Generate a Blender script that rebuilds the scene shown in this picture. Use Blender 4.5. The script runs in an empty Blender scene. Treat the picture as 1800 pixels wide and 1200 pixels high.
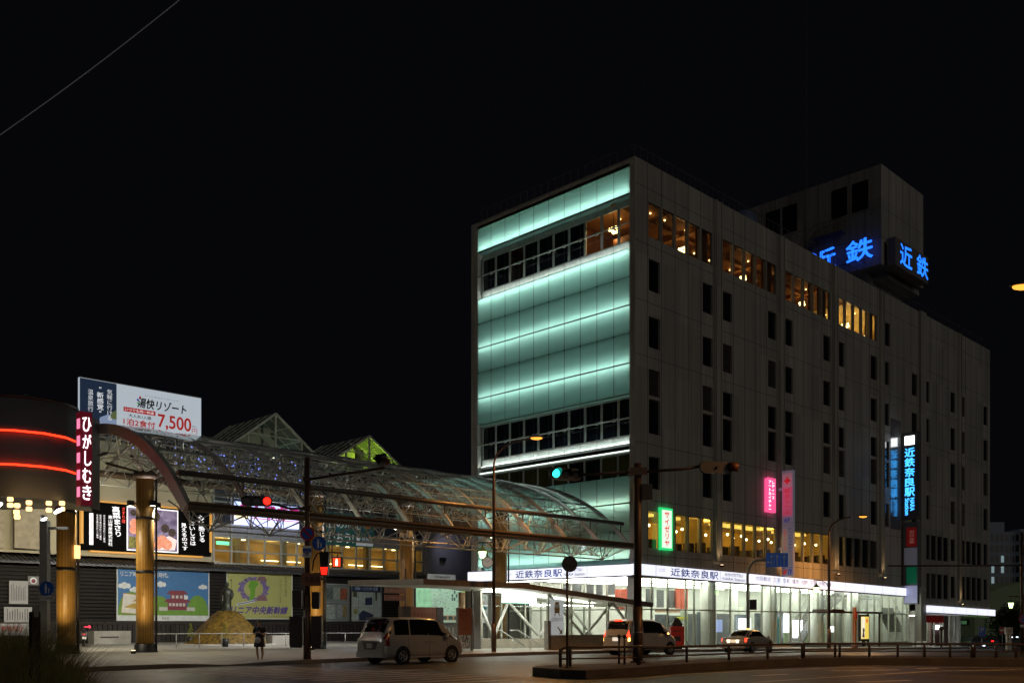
import bpy, bmesh, math, random
from mathutils import Vector, Matrix
from math import sin, cos, pi, radians, sqrt
rnd = random.Random(7)
SC = bpy.context.scene
COL = SC.collection

# ------------------------------------------------------------------ camera
# world axes follow the station building: x along its street front, y into the block, z up; origin at its street corner
S2 = sqrt(.5)
CAM = Vector((-49.370, -38.311, 1.55))
FPX, HOR = 1720., 1097.
cd = bpy.data.cameras.new('camera')
cam = bpy.data.objects.new('camera', cd); COL.objects.link(cam)
cam.location = CAM
cam.rotation_euler = (pi/2, 0, radians(-45))
cd.sensor_width = 36.; cd.lens = FPX/1800*36
cd.shift_x = 0.; cd.shift_y = (HOR-600)/1800
cd.clip_start = .5; cd.clip_end = 3000
SC.camera = cam
# ------------------------------------------------------------------ night sky
W = bpy.data.worlds.new('World'); SC.world = W; W.use_nodes = True
nt = W.node_tree; bg = nt.nodes['Background']
sky = nt.nodes.new('ShaderNodeTexSky'); sky.sky_type = 'NISHITA'; sky.sun_disc = False
sky.sun_elevation = radians(-3); sky.sun_rotation = radians(200)
add = nt.nodes.new('ShaderNodeMixRGB'); add.blend_type = 'ADD'; add.inputs[0].default_value = 1
add.inputs[2].default_value = (.0165, .0175, .025, 1)          # glow of the town on the night air
sc_ = nt.nodes.new('ShaderNodeMixRGB'); sc_.blend_type = 'MULTIPLY'; sc_.inputs[0].default_value = 1
sc_.inputs[2].default_value = (.02, .02, .02, 1)
nt.links.new(sky.outputs[0], sc_.inputs[1]); nt.links.new(sc_.outputs[0], add.inputs[1])
nt.links.new(add.outputs[0], bg.inputs[0]); bg.inputs[1].default_value = .1
V = SC.view_settings; V.view_transform = 'Standard'; V.look = 'None'; V.exposure = 0; V.gamma = 1
SC.cycles.use_denoising = True
SC.cycles.sample_clamp_indirect = 4; SC.cycles.sample_clamp_direct = 0
SC.cycles.max_bounces = 8; SC.cycles.diffuse_bounces = 3; SC.cycles.glossy_bounces = 3
SC.cycles.transmission_bounces = 6; SC.cycles.transparent_max_bounces = 24
SC.cycles.caustics_reflective = False; SC.cycles.caustics_refractive = False
SC.cycles.use_light_tree = True

sl = bpy.data.lights.new('town_glow', 'SUN'); sl.energy = .14; sl.angle = radians(50); sl.color = (1., .93, .80)     # stray light of the town across the road
so = bpy.data.objects.new('town_glow', sl); COL.objects.link(so); so.rotation_euler = Vector((.22, .9, -.34)).to_track_quat('-Z', 'Y').to_euler()

# ------------------------------------------------------------------ survey helpers (photo measure -> place in the world)
def ray(px, py):
    a = (px-900)/FPX; b = (HOR-py)/FPX
    return Vector((S2*a+S2, -S2*a+S2, b))
def R(px, py, y=0.):                        # on a wall facing the street (y = const) -> x, z
    d = ray(px, py); P = CAM+d*((y-CAM.y)/d.y); return P.x, P.z
def L(px, py, x=0.):                        # on a wall facing left (x = const) -> y, z
    d = ray(px, py); P = CAM+d*((x-CAM.x)/d.x); return P.y, P.z
def G(px, py, z=0.):                        # on the ground -> x, y
    d = ray(px, py); P = CAM+d*((z-CAM.z)/d.z); return P.x, P.y
def D(px, py, dist):                        # at a distance -> point
    return CAM+ray(px, py)*dist
def gz(x, y):                               # the street falls gently to the right, the square rises a little to the back
    d = max(0., x+14); z = -.0135*d*d/(d+8)
    if y > -3.6: z += .2*(min(y, 40)+3.6)/30 if x < 2 else .2*(min(max(y, -3.6), 40)+3.6)/30*max(0, 1-(x-2)/10)
    return z

# ------------------------------------------------------------------ mesh builder
class MB:
    def __init__(s): s.v = []; s.f = []; s.m = []; s.sm = []; s.M = None
    def vert(s, p):
        p = Vector(p)
        if s.M is not None: p = s.M @ p
        s.v.append(p); return len(s.v)-1
    def face(s, pts, m=0, smooth=False):
        s.f.append([s.vert(p) for p in pts]); s.m.append(m); s.sm.append(smooth)
    def idx(s, ids, m=0, smooth=False):
        s.f.append(list(ids)); s.m.append(m); s.sm.append(smooth)
    def box(s, x0, x1, y0, y1, z0, z1, m=0):
        if x0 > x1: x0, x1 = x1, x0
        if y0 > y1: y0, y1 = y1, y0
        if z0 > z1: z0, z1 = z1, z0
        i = [s.vert(p) for p in ((x0,y0,z0),(x1,y0,z0),(x1,y1,z0),(x0,y1,z0),(x0,y0,z1),(x1,y0,z1),(x1,y1,z1),(x0,y1,z1))]
        for q in ((0,3,2,1),(4,5,6,7),(0,1,5,4),(1,2,6,5),(2,3,7,6),(3,0,4,7)): s.idx([i[k] for k in q], m)
        return s
    def tube(s, a, b, r, n=6, m=0, r2=None, cap=True):
        a = Vector(a); b = Vector(b); d = (b-a)
        if d.length < 1e-6: return s
        d.normalize(); u = d.orthogonal().normalized(); w = d.cross(u); r2 = r if r2 is None else r2
        A = [s.vert(a+(u*cos(2*pi*k/n)+w*sin(2*pi*k/n))*r) for k in range(n)]
        B = [s.vert(b+(u*cos(2*pi*k/n)+w*sin(2*pi*k/n))*r2) for k in range(n)]
        for k in range(n): s.idx((A[k],A[(k+1)%n],B[(k+1)%n],B[k]), m, n > 5)
        if cap: s.idx(A[::-1], m); s.idx(B, m)
        return s
    def path(s, pts, r, n=8, m=0):
        pts = [Vector(p) for p in pts]; rings = []
        u = None
        for i, p in enumerate(pts):
            d = (pts[min(i+1, len(pts)-1)]-pts[max(i-1, 0)]).normalized()
            u = d.orthogonal().normalized() if u is None else (u-d*u.dot(d)).normalized()
            w = d.cross(u); rr = r[i] if isinstance(r, (list, tuple)) else r
            rings.append([s.vert(p+(u*cos(2*pi*k/n)+w*sin(2*pi*k/n))*rr) for k in range(n)])
        for A, B in zip(rings, rings[1:]):
            for k in range(n): s.idx((A[k],A[(k+1)%n],B[(k+1)%n],B[k]), m, True)
        s.idx(rings[0][::-1], m); s.idx(rings[-1], m); return s
    def lathe(s, prof, c=(0,0,0), n=16, m=0, smooth=True):
        c = Vector(c); rings = []
        for r, z in prof: rings.append([s.vert(c+Vector((r*cos(2*pi*k/n), r*sin(2*pi*k/n), z))) for k in range(n)])
        for A, B in zip(rings, rings[1:]):
            for k in range(n): s.idx((A[k],A[(k+1)%n],B[(k+1)%n],B[k]), m, smooth)
        s.idx(rings[0][::-1], m); s.idx(rings[-1], m); return s
    def disc(s, c, r, n=24, m=0, nrm='y', t=.0, a0=0., a1=2*pi):     # upright disc facing -y, thickness t
        c = Vector(c); P = [Vector((c.x+r*cos(a0+(a1-a0)*k/n), c.y, c.z+r*sin(a0+(a1-a0)*k/n))) for k in range(n if a1-a0 > 6.2 else n+1)]
        s.face(P, m)
        if t:
            Q = [p+Vector((0,t,0)) for p in P]; s.face(Q[::-1], m)
            for k in range(len(P)): s.face((P[k], Q[k], Q[(k+1)%len(P)], P[(k+1)%len(P)]), m)
        return s
    def poly(s, pts, y0, y1, m=0):            # polygon in x,z extruded from y0 to y1
        A = [Vector((x, y0, z)) for x, z in pts]; B = [Vector((x, y1, z)) for x, z in pts]
        s.face(A, m); s.face(B[::-1], m); n = len(A)
        for k in range(n): s.face((A[k], B[k], B[(k+1)%n], A[(k+1)%n]), m)
        return s
    def sheet(s, pts, y, m=0): s.face([(x, y, z) for x, z in pts], m); return s
    def sphere(s, c, r, n=12, m=0, sz=1.):
        k = max(4, n//2)
        return s.lathe([(max(r*sin(pi*i/k), 1e-4), -r*cos(pi*i/k)*sz) for i in range(k+1)], c, n, m)
    def build(s, name, mats, parent=None, smooth=None):
        me = bpy.data.meshes.new(name)
        me.from_pydata([tuple(p) for p in s.v], [], s.f)
        mats = mats if isinstance(mats, (list, tuple)) else [mats]
        for m in mats: me.materials.append(m)
        for p, mi, sm in zip(me.polygons, s.m, s.sm): p.material_index = mi; p.use_smooth = sm
        me.update()
        bm = bmesh.new(); bm.from_mesh(me); bmesh.ops.remove_doubles(bm, verts=bm.verts, dist=1e-5)
        bmesh.ops.recalc_face_normals(bm, faces=bm.faces) if smooth != 'keep' else None
        bm.to_mesh(me); bm.free()
        o = bpy.data.objects.new(name, me); COL.objects.link(o)
        if parent: o.parent = parent
        return o
def holed(u0, u1, z0, z1, holes, depth, m=0, mb=None, y=0.):
    """wall facing -y with rectangular openings (x0,x1,z0,z1) and their reveals"""
    mb = mb or MB()
    us = sorted({u0, u1, *[h[0] for h in holes], *[h[1] for h in holes]}); zs = sorted({z0, z1, *[h[2] for h in holes], *[h[3] for h in holes]})
    us = [u for u in us if u0 <= u <= u1]; zs = [z for z in zs if z0 <= z <= z1]
    for a, b in zip(us, us[1:]):
        run = None
        for c, d in zip(zs, zs[1:]):
            mu, mz = (a+b)/2, (c+d)/2
            if any(h[0] < mu < h[1] and h[2] < mz < h[3] for h in holes): continue
            mb.face(((a,y,c),(b,y,c),(b,y,d),(a,y,d)), m); mb.face(((a,y+depth,c),(a,y+depth,d),(b,y+depth,d),(b,y+depth,c)), m)
    for a, b, c, d in holes:
        mb.face(((a,y,c),(a,y+depth,c),(a,y+depth,d),(a,y,d)), m); mb.face(((b,y,c),(b,y,d),(b,y+depth,d),(b,y+depth,c)), m)
        mb.face(((a,y,c),(b,y,c),(b,y+depth,c),(a,y+depth,c)), m); mb.face(((a,y,d),(a,y+depth,d),(b,y+depth,d),(b,y,d)), m)
    return mb
def tag(o, label=None, cat=None, group=None, kind=None):
    if label: o['label'] = label
    if cat: o['category'] = cat
    if group: o['group'] = group
    if kind: o['kind'] = kind
    return o
def thing(name, label, cat, loc=(0,0,0), rz=0., group=None):
    o = bpy.data.objects.new(name, None); COL.objects.link(o); o.empty_display_size = .3
    o.location = loc; o.rotation_euler = (0, 0, rz); return tag(o, label, cat, group)
def kids(o): return [c for c in o.children]
def dup(o, parent=None, loc=None, rz=None, label=None):
    c = o.copy(); COL.objects.link(c)
    if parent: c.parent = parent
    if loc is not None: c.location = loc
    if rz is not None: c.rotation_euler = (0, 0, rz)
    if label: c['label'] = label
    for k in kids(o): dup(k, c)
    return c
FACE = radians(-45)                          # square to the camera's street corner

# ------------------------------------------------------------------ materials
MC = {}
def mat(name, col, rough=.6, metal=0., var=.12, scale=3., emit=None, es=0., bump=0., spec=.5, coat=0.):
    if name in MC: return MC[name]
    m = bpy.data.materials.new(name); m.use_nodes = True; n = m.node_tree.nodes; l = m.node_tree.links
    b = n['Principled BSDF']; b.inputs['Roughness'].default_value = rough; b.inputs['Metallic'].default_value = metal
    b.inputs['Specular IOR Level'].default_value = spec; b.inputs['Coat Weight'].default_value = coat
    tc = n.new('ShaderNodeTexCoord'); no = n.new('ShaderNodeTexNoise'); no.inputs['Scale'].default_value = scale; no.inputs['Detail'].default_value = 5
    l.new(tc.outputs['Object'], no.inputs['Vector'])
    r = n.new('ShaderNodeValToRGB'); e = r.color_ramp.elements
    e[0].position = .3; e[1].position = .72
    e[0].color = (*[c*(1-var) for c in col], 1); e[1].color = (*[min(1, c*(1+var)) for c in col], 1)
    l.new(no.outputs['Fac'], r.inputs[0]); l.new(r.outputs[0], b.inputs['Base Color'])
    if bump:
        bp = n.new('ShaderNodeBump'); bp.inputs['Strength'].default_value = bump; bp.inputs['Distance'].default_value = .02
        no2 = n.new('ShaderNodeTexNoise'); no2.inputs['Scale'].default_value = scale*12; no2.inputs['Detail'].default_value = 6
        l.new(tc.outputs['Object'], no2.inputs['Vector']); l.new(no2.outputs['Fac'], bp.inputs['Height']); l.new(bp.outputs[0], b.inputs['Normal'])
    if emit: b.inputs['Emission Color'].default_value = (*emit, 1); b.inputs['Emission Strength'].default_value = es
    MC[name] = m; return m
def em(name, col, s):
    if name in MC: return MC[name]
    m = bpy.data.materials.new(name); m.use_nodes = True; n = m.node_tree.nodes; b = n['Principled BSDF']
    b.inputs['Base Color'].default_value = (*[min(.8, c*.8) for c in col], 1); b.inputs['Roughness'].default_value = .4
    b.inputs['Emission Color'].default_value = (*col, 1); b.inputs['Emission Strength'].default_value = s
    MC[name] = m; return m
def em_print(name, c1, c2, s, scale=6.):
    """backlit photographic print: two tones broken up by noise"""
    if name in MC: return MC[name]
    m = bpy.data.materials.new(name); m.use_nodes = True; n = m.node_tree.nodes; l = m.node_tree.links; b = n['Principled BSDF']
    tc = n.new('ShaderNodeTexCoord'); no = n.new('ShaderNodeTexNoise'); no.inputs['Scale'].default_value = scale; no.inputs['Detail'].default_value = 4; no.inputs['Distortion'].default_value = 1.2
    l.new(tc.outputs['Object'], no.inputs['Vector']); r = n.new('ShaderNodeValToRGB'); e = r.color_ramp.elements; e[0].position = .36; e[1].position = .66; e[0].color = (*c1, 1); e[1].color = (*c2, 1)
    l.new(no.outputs['Fac'], r.inputs[0]); l.new(r.outputs[0], b.inputs['Emission Color']); b.inputs['Emission Strength'].default_value = s; b.inputs['Base Color'].default_value = (*c1, 1)
    MC[name] = m; return m
def glassy(name, tint, alpha, rough=.03, dirt=.0, ior=1.5):
    """thin architectural glass: clear pass-through, Fresnel reflection and a little dirt"""
    if name in MC: return MC[name]
    m = bpy.data.materials.new(name); m.use_nodes = True; n = m.node_tree.nodes; l = m.node_tree.links
    n.remove(n['Principled BSDF']); out = n['Material Output']
    t = n.new('ShaderNodeBsdfTransparent'); t.inputs[0].default_value = (*tint, 1)
    g = n.new('ShaderNodeBsdfGlossy'); g.inputs['Roughness'].default_value = rough; g.inputs[0].default_value = (.9, .95, .95, 1)
    lw = n.new('ShaderNodeLayerWeight'); pw_ = n.new('ShaderNodeMath'); pw_.operation = 'POWER'; pw_.inputs[1].default_value = 5; l.new(lw.outputs['Facing'], pw_.inputs[0])
    f0 = ((ior-1)/(ior+1))**2; fr = n.new('ShaderNodeMath'); fr.operation = 'MULTIPLY_ADD'; fr.inputs[1].default_value = 1-f0; fr.inputs[2].default_value = f0; l.new(pw_.outputs[0], fr.inputs[0])
    mx = n.new('ShaderNodeMixShader'); l.new(fr.outputs[0], mx.inputs[0]); l.new(t.outputs[0], mx.inputs[1]); l.new(g.outputs[0], mx.inputs[2])
    d = n.new('ShaderNodeBsdfDiffuse'); d.inputs[0].default_value = (.5, .52, .5, 1)
    tr = n.new('ShaderNodeBsdfTranslucent'); tr.inputs[0].default_value = (.5, .52, .5, 1)
    ad = n.new('ShaderNodeMixShader'); ad.inputs[0].default_value = .5; l.new(d.outputs[0], ad.inputs[1]); l.new(tr.outputs[0], ad.inputs[2])
    tc = n.new('ShaderNodeTexCoord'); no = n.new('ShaderNodeTexNoise'); no.inputs['Scale'].default_value = .8; no.inputs['Detail'].default_value = 6
    l.new(tc.outputs['Object'], no.inputs['Vector'])
    mp = n.new('ShaderNodeMapRange'); mp.inputs['From Min'].default_value = .35; mp.inputs['From Max'].default_value = .75
    mp.inputs['To Min'].default_value = dirt*.4; mp.inputs['To Max'].default_value = dirt*1.6; l.new(no.outputs['Fac'], mp.inputs[0])
    m2 = n.new('ShaderNodeMixShader'); l.new(mp.outputs[0], m2.inputs[0]); l.new(mx.outputs[0], m2.inputs[1]); l.new(ad.outputs[0], m2.inputs[2])
    l.new(m2.outputs[0], out.inputs[0]); MC[name] = m; return m
def frosted(name, col):
    """etched panel glass that passes light diffusely"""
    m = bpy.data.materials.new(name); m.use_nodes = True; n = m.node_tree.nodes; l = m.node_tree.links
    n.remove(n['Principled BSDF']); out = n['Material Output']
    t = n.new('ShaderNodeBsdfTranslucent'); t.inputs[0].default_value = (*col, 1)
    d = n.new('ShaderNodeBsdfDiffuse'); d.inputs[0].default_value = (.10, .2, .18, 1)
    a = n.new('ShaderNodeMixShader'); a.inputs[0].default_value = .15; l.new(t.outputs[0], a.inputs[1]); l.new(d.outputs[0], a.inputs[2])
    g = n.new('ShaderNodeBsdfGlossy'); g.inputs['Roughness'].default_value = .12
    fr = n.new('ShaderNodeFresnel'); fr.inputs[0].default_value = 1.35
    mx = n.new('ShaderNodeMixShader'); l.new(fr.outputs[0], mx.inputs[0]); l.new(a.outputs[0], mx.inputs[1]); l.new(g.outputs[0], mx.inputs[2])
    l.new(mx.outputs[0], out.inputs[0]); MC[name] = m; return m
def striped(name, c1, c2, axis, period, duty=.5, rough=.6, bump=.0, spec=.5):
    """plain bands along one object axis (slats, cladding, boards)"""
    m = bpy.data.materials.new(name); m.use_nodes = True; n = m.node_tree.nodes; l = m.node_tree.links; b = n['Principled BSDF']
    tc = n.new('ShaderNodeTexCoord'); sp = n.new('ShaderNodeSeparateXYZ'); l.new(tc.outputs['Object'], sp.inputs[0])
    d = n.new('ShaderNodeMath'); d.operation = 'DIVIDE'; d.inputs[1].default_value = period; l.new(sp.outputs[axis], d.inputs[0])
    f = n.new('ShaderNodeMath'); f.operation = 'FRACT'; l.new(d.outputs[0], f.inputs[0])
    c = n.new('ShaderNodeMath'); c.operation = 'GREATER_THAN'; c.inputs[1].default_value = duty; l.new(f.outputs[0], c.inputs[0])
    no = n.new('ShaderNodeTexNoise'); no.inputs['Scale'].default_value = 2.5; no.inputs['Detail'].default_value = 6; l.new(tc.outputs['Object'], no.inputs['Vector'])
    mx = n.new('ShaderNodeMixRGB'); mx.inputs[1].default_value = (*c1, 1); mx.inputs[2].default_value = (*c2, 1); l.new(c.outputs[0], mx.inputs[0])
    mu = n.new('ShaderNodeMixRGB'); mu.blend_type = 'MULTIPLY'; mu.inputs[0].default_value = .5; l.new(mx.outputs[0], mu.inputs[1]); l.new(no.outputs['Fac'], mu.inputs[2])
    l.new(mu.outputs[0], b.inputs['Base Color']); b.inputs['Roughness'].default_value = rough; b.inputs['Specular IOR Level'].default_value = spec
    MC[name] = m; return m

def panels(name, col, uv=(0, 2), size=(1.5, 3.6), rough=.5):
    """clad wall: every panel a touch lighter or darker than the next, with faint rain streaks"""
    m = bpy.data.materials.new(name); m.use_nodes = True; n = m.node_tree.nodes; l = m.node_tree.links; b = n['Principled BSDF']
    tc = n.new('ShaderNodeTexCoord'); sp = n.new('ShaderNodeVectorMath'); sp.operation = 'DIVIDE'; sp.inputs[1].default_value = (size[0], size[0], size[1]); l.new(tc.outputs['Object'], sp.inputs[0])
    fl = n.new('ShaderNodeVectorMath'); fl.operation = 'FLOOR'; l.new(sp.outputs[0], fl.inputs[0]); wn = n.new('ShaderNodeTexWhiteNoise'); l.new(fl.outputs[0], wn.inputs['Vector'])
    mp = n.new('ShaderNodeMapping'); mp.inputs['Scale'].default_value = (1.6, 1.6, .07); l.new(tc.outputs['Object'], mp.inputs[0])
    no = n.new('ShaderNodeTexNoise'); no.inputs['Scale'].default_value = 1.6; no.inputs['Detail'].default_value = 7; l.new(mp.outputs[0], no.inputs['Vector'])
    a = n.new('ShaderNodeMapRange'); a.inputs['To Min'].default_value = .84; a.inputs['To Max'].default_value = 1.08; l.new(wn.outputs['Value'], a.inputs[0])
    c = n.new('ShaderNodeMapRange'); c.inputs['From Min'].default_value = .3; c.inputs['From Max'].default_value = .7; c.inputs['To Min'].default_value = .74; c.inputs['To Max'].default_value = 1.08; l.new(no.outputs['Fac'], c.inputs[0])
    mu = n.new('ShaderNodeMath'); mu.operation = 'MULTIPLY'; l.new(a.outputs[0], mu.inputs[0]); l.new(c.outputs[0], mu.inputs[1])
    v = n.new('ShaderNodeVectorMath'); v.operation = 'SCALE'; v.inputs[0].default_value = col; l.new(mu.outputs[0], v.inputs['Scale']); l.new(v.outputs[0], b.inputs['Base Color'])
    b.inputs['Roughness'].default_value = rough; MC[name] = m; return m
STEEL = mat('painted_steel', (.30, .30, .29), .45, .3)
DARK = mat('dark_painted_steel', (.035, .03, .028), .5, .2)
BROWN = mat('brown_painted_steel', (.09, .055, .04), .45, .2)
WHITE = mat('white_paint', (.75, .76, .74), .5)
ALU = mat('aluminium', (.55, .56, .57), .35, .8)
CONC = mat('concrete', (.36, .35, .33), .8, var=.2, scale=1.2, bump=.2)
BLACK = mat('black_plastic', (.015, .015, .016), .5)
DGLASS = mat('dark_window_glass', (.006, .009, .014), .06, spec=.6, var=.3, scale=.6)
RUBBER = mat('rubber', (.02, .02, .02), .8)

# ------------------------------------------------------------------ lettering
FC = bpy.data.curves.new('lettering', 'FONT'); FO = bpy.data.objects.new('lettering', FC); COL.objects.link(FO)
def text(s, x0, x1, z0, z1, m, parent, y=-.012, bold=.0, name='lettering', keep=False, flip=None, slant=0., thick=.004, spacing=1.):
    """words as flat raised letters, fitted into the rectangle x0..x1, z0..z1 of the parent's local frame"""
    FC.body = s; FC.offset = 0; FC.space_line = spacing; FC.align_x = 'CENTER' if '\n' in s else 'LEFT'
    bpy.context.view_layer.update()
    src = bpy.data.meshes.new_from_object(FO)
    if len(src.vertices) == 0: return None
    xs = [v.co.x for v in src.vertices]; ys = [v.co.y for v in src.vertices]
    ax, bx, ay, by = min(xs), max(xs), min(ys), max(ys)
    sx = (x1-x0)/max(bx-ax, 1e-6); sz = (z1-z0)/max(by-ay, 1e-6)
    ox = (x0+x1)/2-(ax+bx)/2*sx; oz = (z0+z1)/2-(ay+by)/2*sz
    V_, F_ = [], []
    w = bold*min(sx, sz)                                   # heavier strokes: the letter laid down a few times, a hair apart
    for k, (dx, dz) in enumerate(((0, 0),) if not bold else ((0, 0), (w, 0), (-w, 0), (0, w), (0, -w))):
        n0 = len(V_)
        for v in src.vertices: zz = v.co.y*sz+oz+dz; V_.append((v.co.x*sx+ox+dx+slant*(zz-(z0+z1)/2), y-.0006*k, zz))
        F_ += [[n0+i for i in p.vertices] for p in src.polygons]
    me = bpy.data.meshes.new(name); me.from_pydata(V_, [], F_); me.materials.append(m); me.update(); bpy.data.meshes.remove(src)
    o = bpy.data.objects.new(name, me); COL.objects.link(o); o.parent = parent
    return o
def vtext(s, x0, x1, z0, z1, m, parent, *a, **k): return text('\n'.join(s), x0, x1, z0, z1, m, parent, *a, **k)
def spot(name, loc, target, col, watts, angle=70, blend=.5, radius=.1):
    l = bpy.data.lights.new(name, 'SPOT'); l.energy = watts; l.color = col; l.spot_size = radians(angle); l.spot_blend = blend; l.shadow_soft_size = radius
    o = bpy.data.objects.new(name, l); COL.objects.link(o); o.location = loc
    o.rotation_euler = (Vector(target)-Vector(loc)).to_track_quat('-Z', 'Y').to_euler(); return o
def bulb(name, loc, col, watts, radius=.1):
    l = bpy.data.lights.new(name, 'POINT'); l.energy = watts; l.color = col; l.shadow_soft_size = radius
    o = bpy.data.objects.new(name, l); COL.objects.link(o); o.location = loc; return o
SODIUM = (1., .42, .10)

# ================================================================== STATION BUILDING
WALLP = panels('white_wall_panels', (.53, .51, .47))
JOINT = mat('panel_joint_shadow_gap', (.05, .048, .045), .9)
FRAME = mat('bronze_window_frame', (.30, .29, .28), .4, .5)
LX, WY, ZT = 62.1, 15.3, 31.2
st = thing('station_building', 'large white-panelled station building with one glowing teal glass side and rows of narrow windows', 'building')
bays = [1.4+8.6*k for k in range(5)]+[44.75, 53.75]
small = []; rest8 = []; rest2 = []; shop = []
for k, x0 in enumerate(bays):
    for xo in (0., 6.1):
        if k < 5: rows = [(23.05,25.1),(19.4,21.4),(16.3,18.0),(13.85,16.1),(10.3,12.4)]
        else: rows = [(22.9,24.9),(19.1,21.3),(15.35,17.75),(11.65,13.95)]
        xa = x0+xo+(.35 if k >= 5 and xo else 0)
        small += [(xa, xa+1.2, a, b) for a, b in rows]
for k in range(4):
    for j in range(5): rest8.append((bays[k]+1.5*j-.04, bays[k]+1.5*j+1.28, 26.5, 28.75)); rest2.append((bays[k]+1.5*j-.04, bays[k]+1.5*j+1.28, 6.45, 8.9))
rest8.append((36.0, 37.2, 26.55, 28.6))
for k in (5, 6):
    for j in range(4): shop += [(bays[k]+.1+1.5*j, bays[k]+1.36+1.5*j, a, b) for a, b in ((7.8,10.2),(4.05,6.5))]
    shop += [(bays[k]+6.5, bays[k]+7.6, a, b) for a, b in ((7.95,10.15),(4.2,6.4))]
# street wall
mb = holed(0, 43.4, 5.15, ZT, [h for h in small+rest8+rest2 if h[1] < 43.5], .22)
holed(44.6, LX, 3.0, ZT, [h for h in small+shop if h[0] > 44.], .22, mb=mb)
mb.box(43.4, 44.6, -.25, .3, .0, ZT+.02)                                           # tall pier
mb.box(LX-.3, LX, .22, WY, 3.0, ZT)                                                # far end wall
mb.box(0, LX, WY-.3, WY, 0, ZT)                                                    # rear wall
mb.box(0, LX, .22, WY-.3, ZT-.5, ZT-.1)                                            # roof slab
def vj(x, z0, z1): mb.box(x-.022, x+.022, -.004, .03, z0, z1, 1)
allh = small+rest8+rest2+shop
for k, x0 in enumerate(bays):
    for off in (-.12, 1.36, 2.86, 4.36, 5.86, 7.36):
        x = x0+off; lo = 5.2 if k < 5 else 3.05
        cuts = sorted([(h[2], h[3]) for h in allh if h[0]-.02 < x < h[1]+.02]); z = lo
        for a, b in cuts: vj(x, z, a); z = b
        vj(x, z, ZT-.02)
for z in (9.55, 13.15, 18.75, 22.25, 25.95, 29.55, 6.0):
    for a, b in ((.0, 43.38), (44.62, LX)):
        if z == 6.0 and a > 40: continue
        xs = sorted([(h[0], h[1]) for h in allh if h[2] < z < h[3]]); x = a
        for c, d in xs:
            if c > a and d < b: mb.box(x, c, -.0045, .03, z-.014, z+.014, 1); x = d
        mb.box(x, b, -.0045, .03, z-.014, z+.014, 1)
mb.build('wall', [WALLP, JOINT], st)
# corner piers and parapet edge of the glass side
mb = MB(); mb.box(-.04, .3, .003, .45, 4.5, ZT); mb.box(-.04, .3, 14.62, WY+.003, .2, ZT); mb.box(-.03, .3, .45, 14.62, 30.92, ZT)
mb.build('glass_side_surround', WALLP, st)
# pilasters between the bays, each with an uplight at its foot
WARM = (1., .66, .32)
UPL = em('uplight_lens', (1., .72, .4), 12)
for k, x in enumerate([9.28, 17.93, 26.63, 35.35, 53.35]):
    zb = 5.55 if k < 4 else 3.45
    mb = MB(); mb.box(x-.43, x+.43, -.10, -.002, zb+.5, ZT-.05); mb.box(x-.36, x-.28, -.2, -.1, zb+.5, ZT-.05); mb.box(x+.28, x+.36, -.2, -.1, zb+.5, ZT-.05)
    p = mb.build('pilaster', WALLP, st)
    mb = MB(); mb.box(x-.12, x+.12, -.5, -.28, zb+.02, zb+.16); mb.tube((x,-.35,zb+.16), (x,-.05,zb+.16), .03)
    u = mb.build('uplight', DARK, st)
    mb = MB(); mb.box(x-.08, x+.08, -.46, -.32, zb+.162, zb+.17); mb.build('lens', UPL, u)
    s = spot('uplight_beam', (x, -.36, zb+.2), (x, -.22, zb+4), WARM, 75, 60, .9, .06); s.parent = u
# windows
protos = {}
def window(name, h, mats, parent, y=.1, pane=.03, mul=()):
    w, hh = round(h[1]-h[0], 3), round(h[3]-h[2], 3); key = (name, w, hh, mats[1].name, mul)
    if key not in protos:
        f = MB(); t = .05
        f.box(0, t, 0, .07, 0, hh); f.box(w-t, w, 0, .07, 0, hh); f.box(t, w-t, .002, .068, 0, t); f.box(t, w-t, .002, .068, hh-t, hh)
        for q in mul: f.box(t, w-t, .002, .066, hh*q-.02, hh*q+.02)
        o = f.build(name, mats[0], parent); g = MB(); g.box(t-.01, w-t+.01, pane, pane+.012, t-.01, hh-t+.01); g.build('pane', mats[1], o)
        o.location = (h[0], y, h[2]); protos[key] = o; return o
    return dup(protos[key], parent, (h[0], y, h[2]))
CURT = mat('drawn_blind_behind_glass', (.06, .058, .05), .25, var=.3)
for i, h in enumerate(small): window('window', h, (FRAME, CURT if i in (2, 7, 11, 16, 19, 24, 28, 33, 38, 44, 52, 57, 61, 64) else DGLASS), st)
CLEAR = glassy('clear_glass', (.92, .95, .93), 1, dirt=.015)
for h in rest8: window('upper_restaurant_window', h, (FRAME, CLEAR if h[0] < 35 else DGLASS), st)
for h in rest2: window('restaurant_window', h, (FRAME, CLEAR if h[0] < 32 else CURT), st)
for i, h in enumerate(shop): window('shop_window', h, (FRAME, DGLASS if i not in (1, 3) else CURT), st)
# ---- upper restaurant: one long warm room with ceiling lamps, chandeliers and curtains
WOOD8 = mat('restaurant_wood_panel', (.20, .07, .02), .5, var=.4, scale=1.5)
CEIL8 = mat('restaurant_ceiling', (.34, .15, .045), .8, var=.25, scale=1.2)
CURT8 = striped('brown_curtain', (.26, .09, .03), (.12, .04, .015), 0, .16, .5, .9)
GOLD = em('chandelier_glow', (1., .66, .26), 7)
mb = MB(); mb.box(.75, 43.2, 6.0, 6.1, 26, 29.3); mb.box(.75, 43.2, .32, 6, 26.0, 26.1); mb.box(.8, 1.3, 5.2, 5.6, 26.1, 28.4); mb.box(2.2, 2.5, 1., 3.6, 26.1, 27.5)
for x, z in ((5.2, 27.2), (6.2, 27.5), (12., 27.1), (14.6, 27.4), (20.3, 27.2), (23.4, 27.5), (29., 27.2), (31.6, 27.4)): mb.box(x+2, x+3.3, 2.4, 2.7, 26.1, z)
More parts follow.
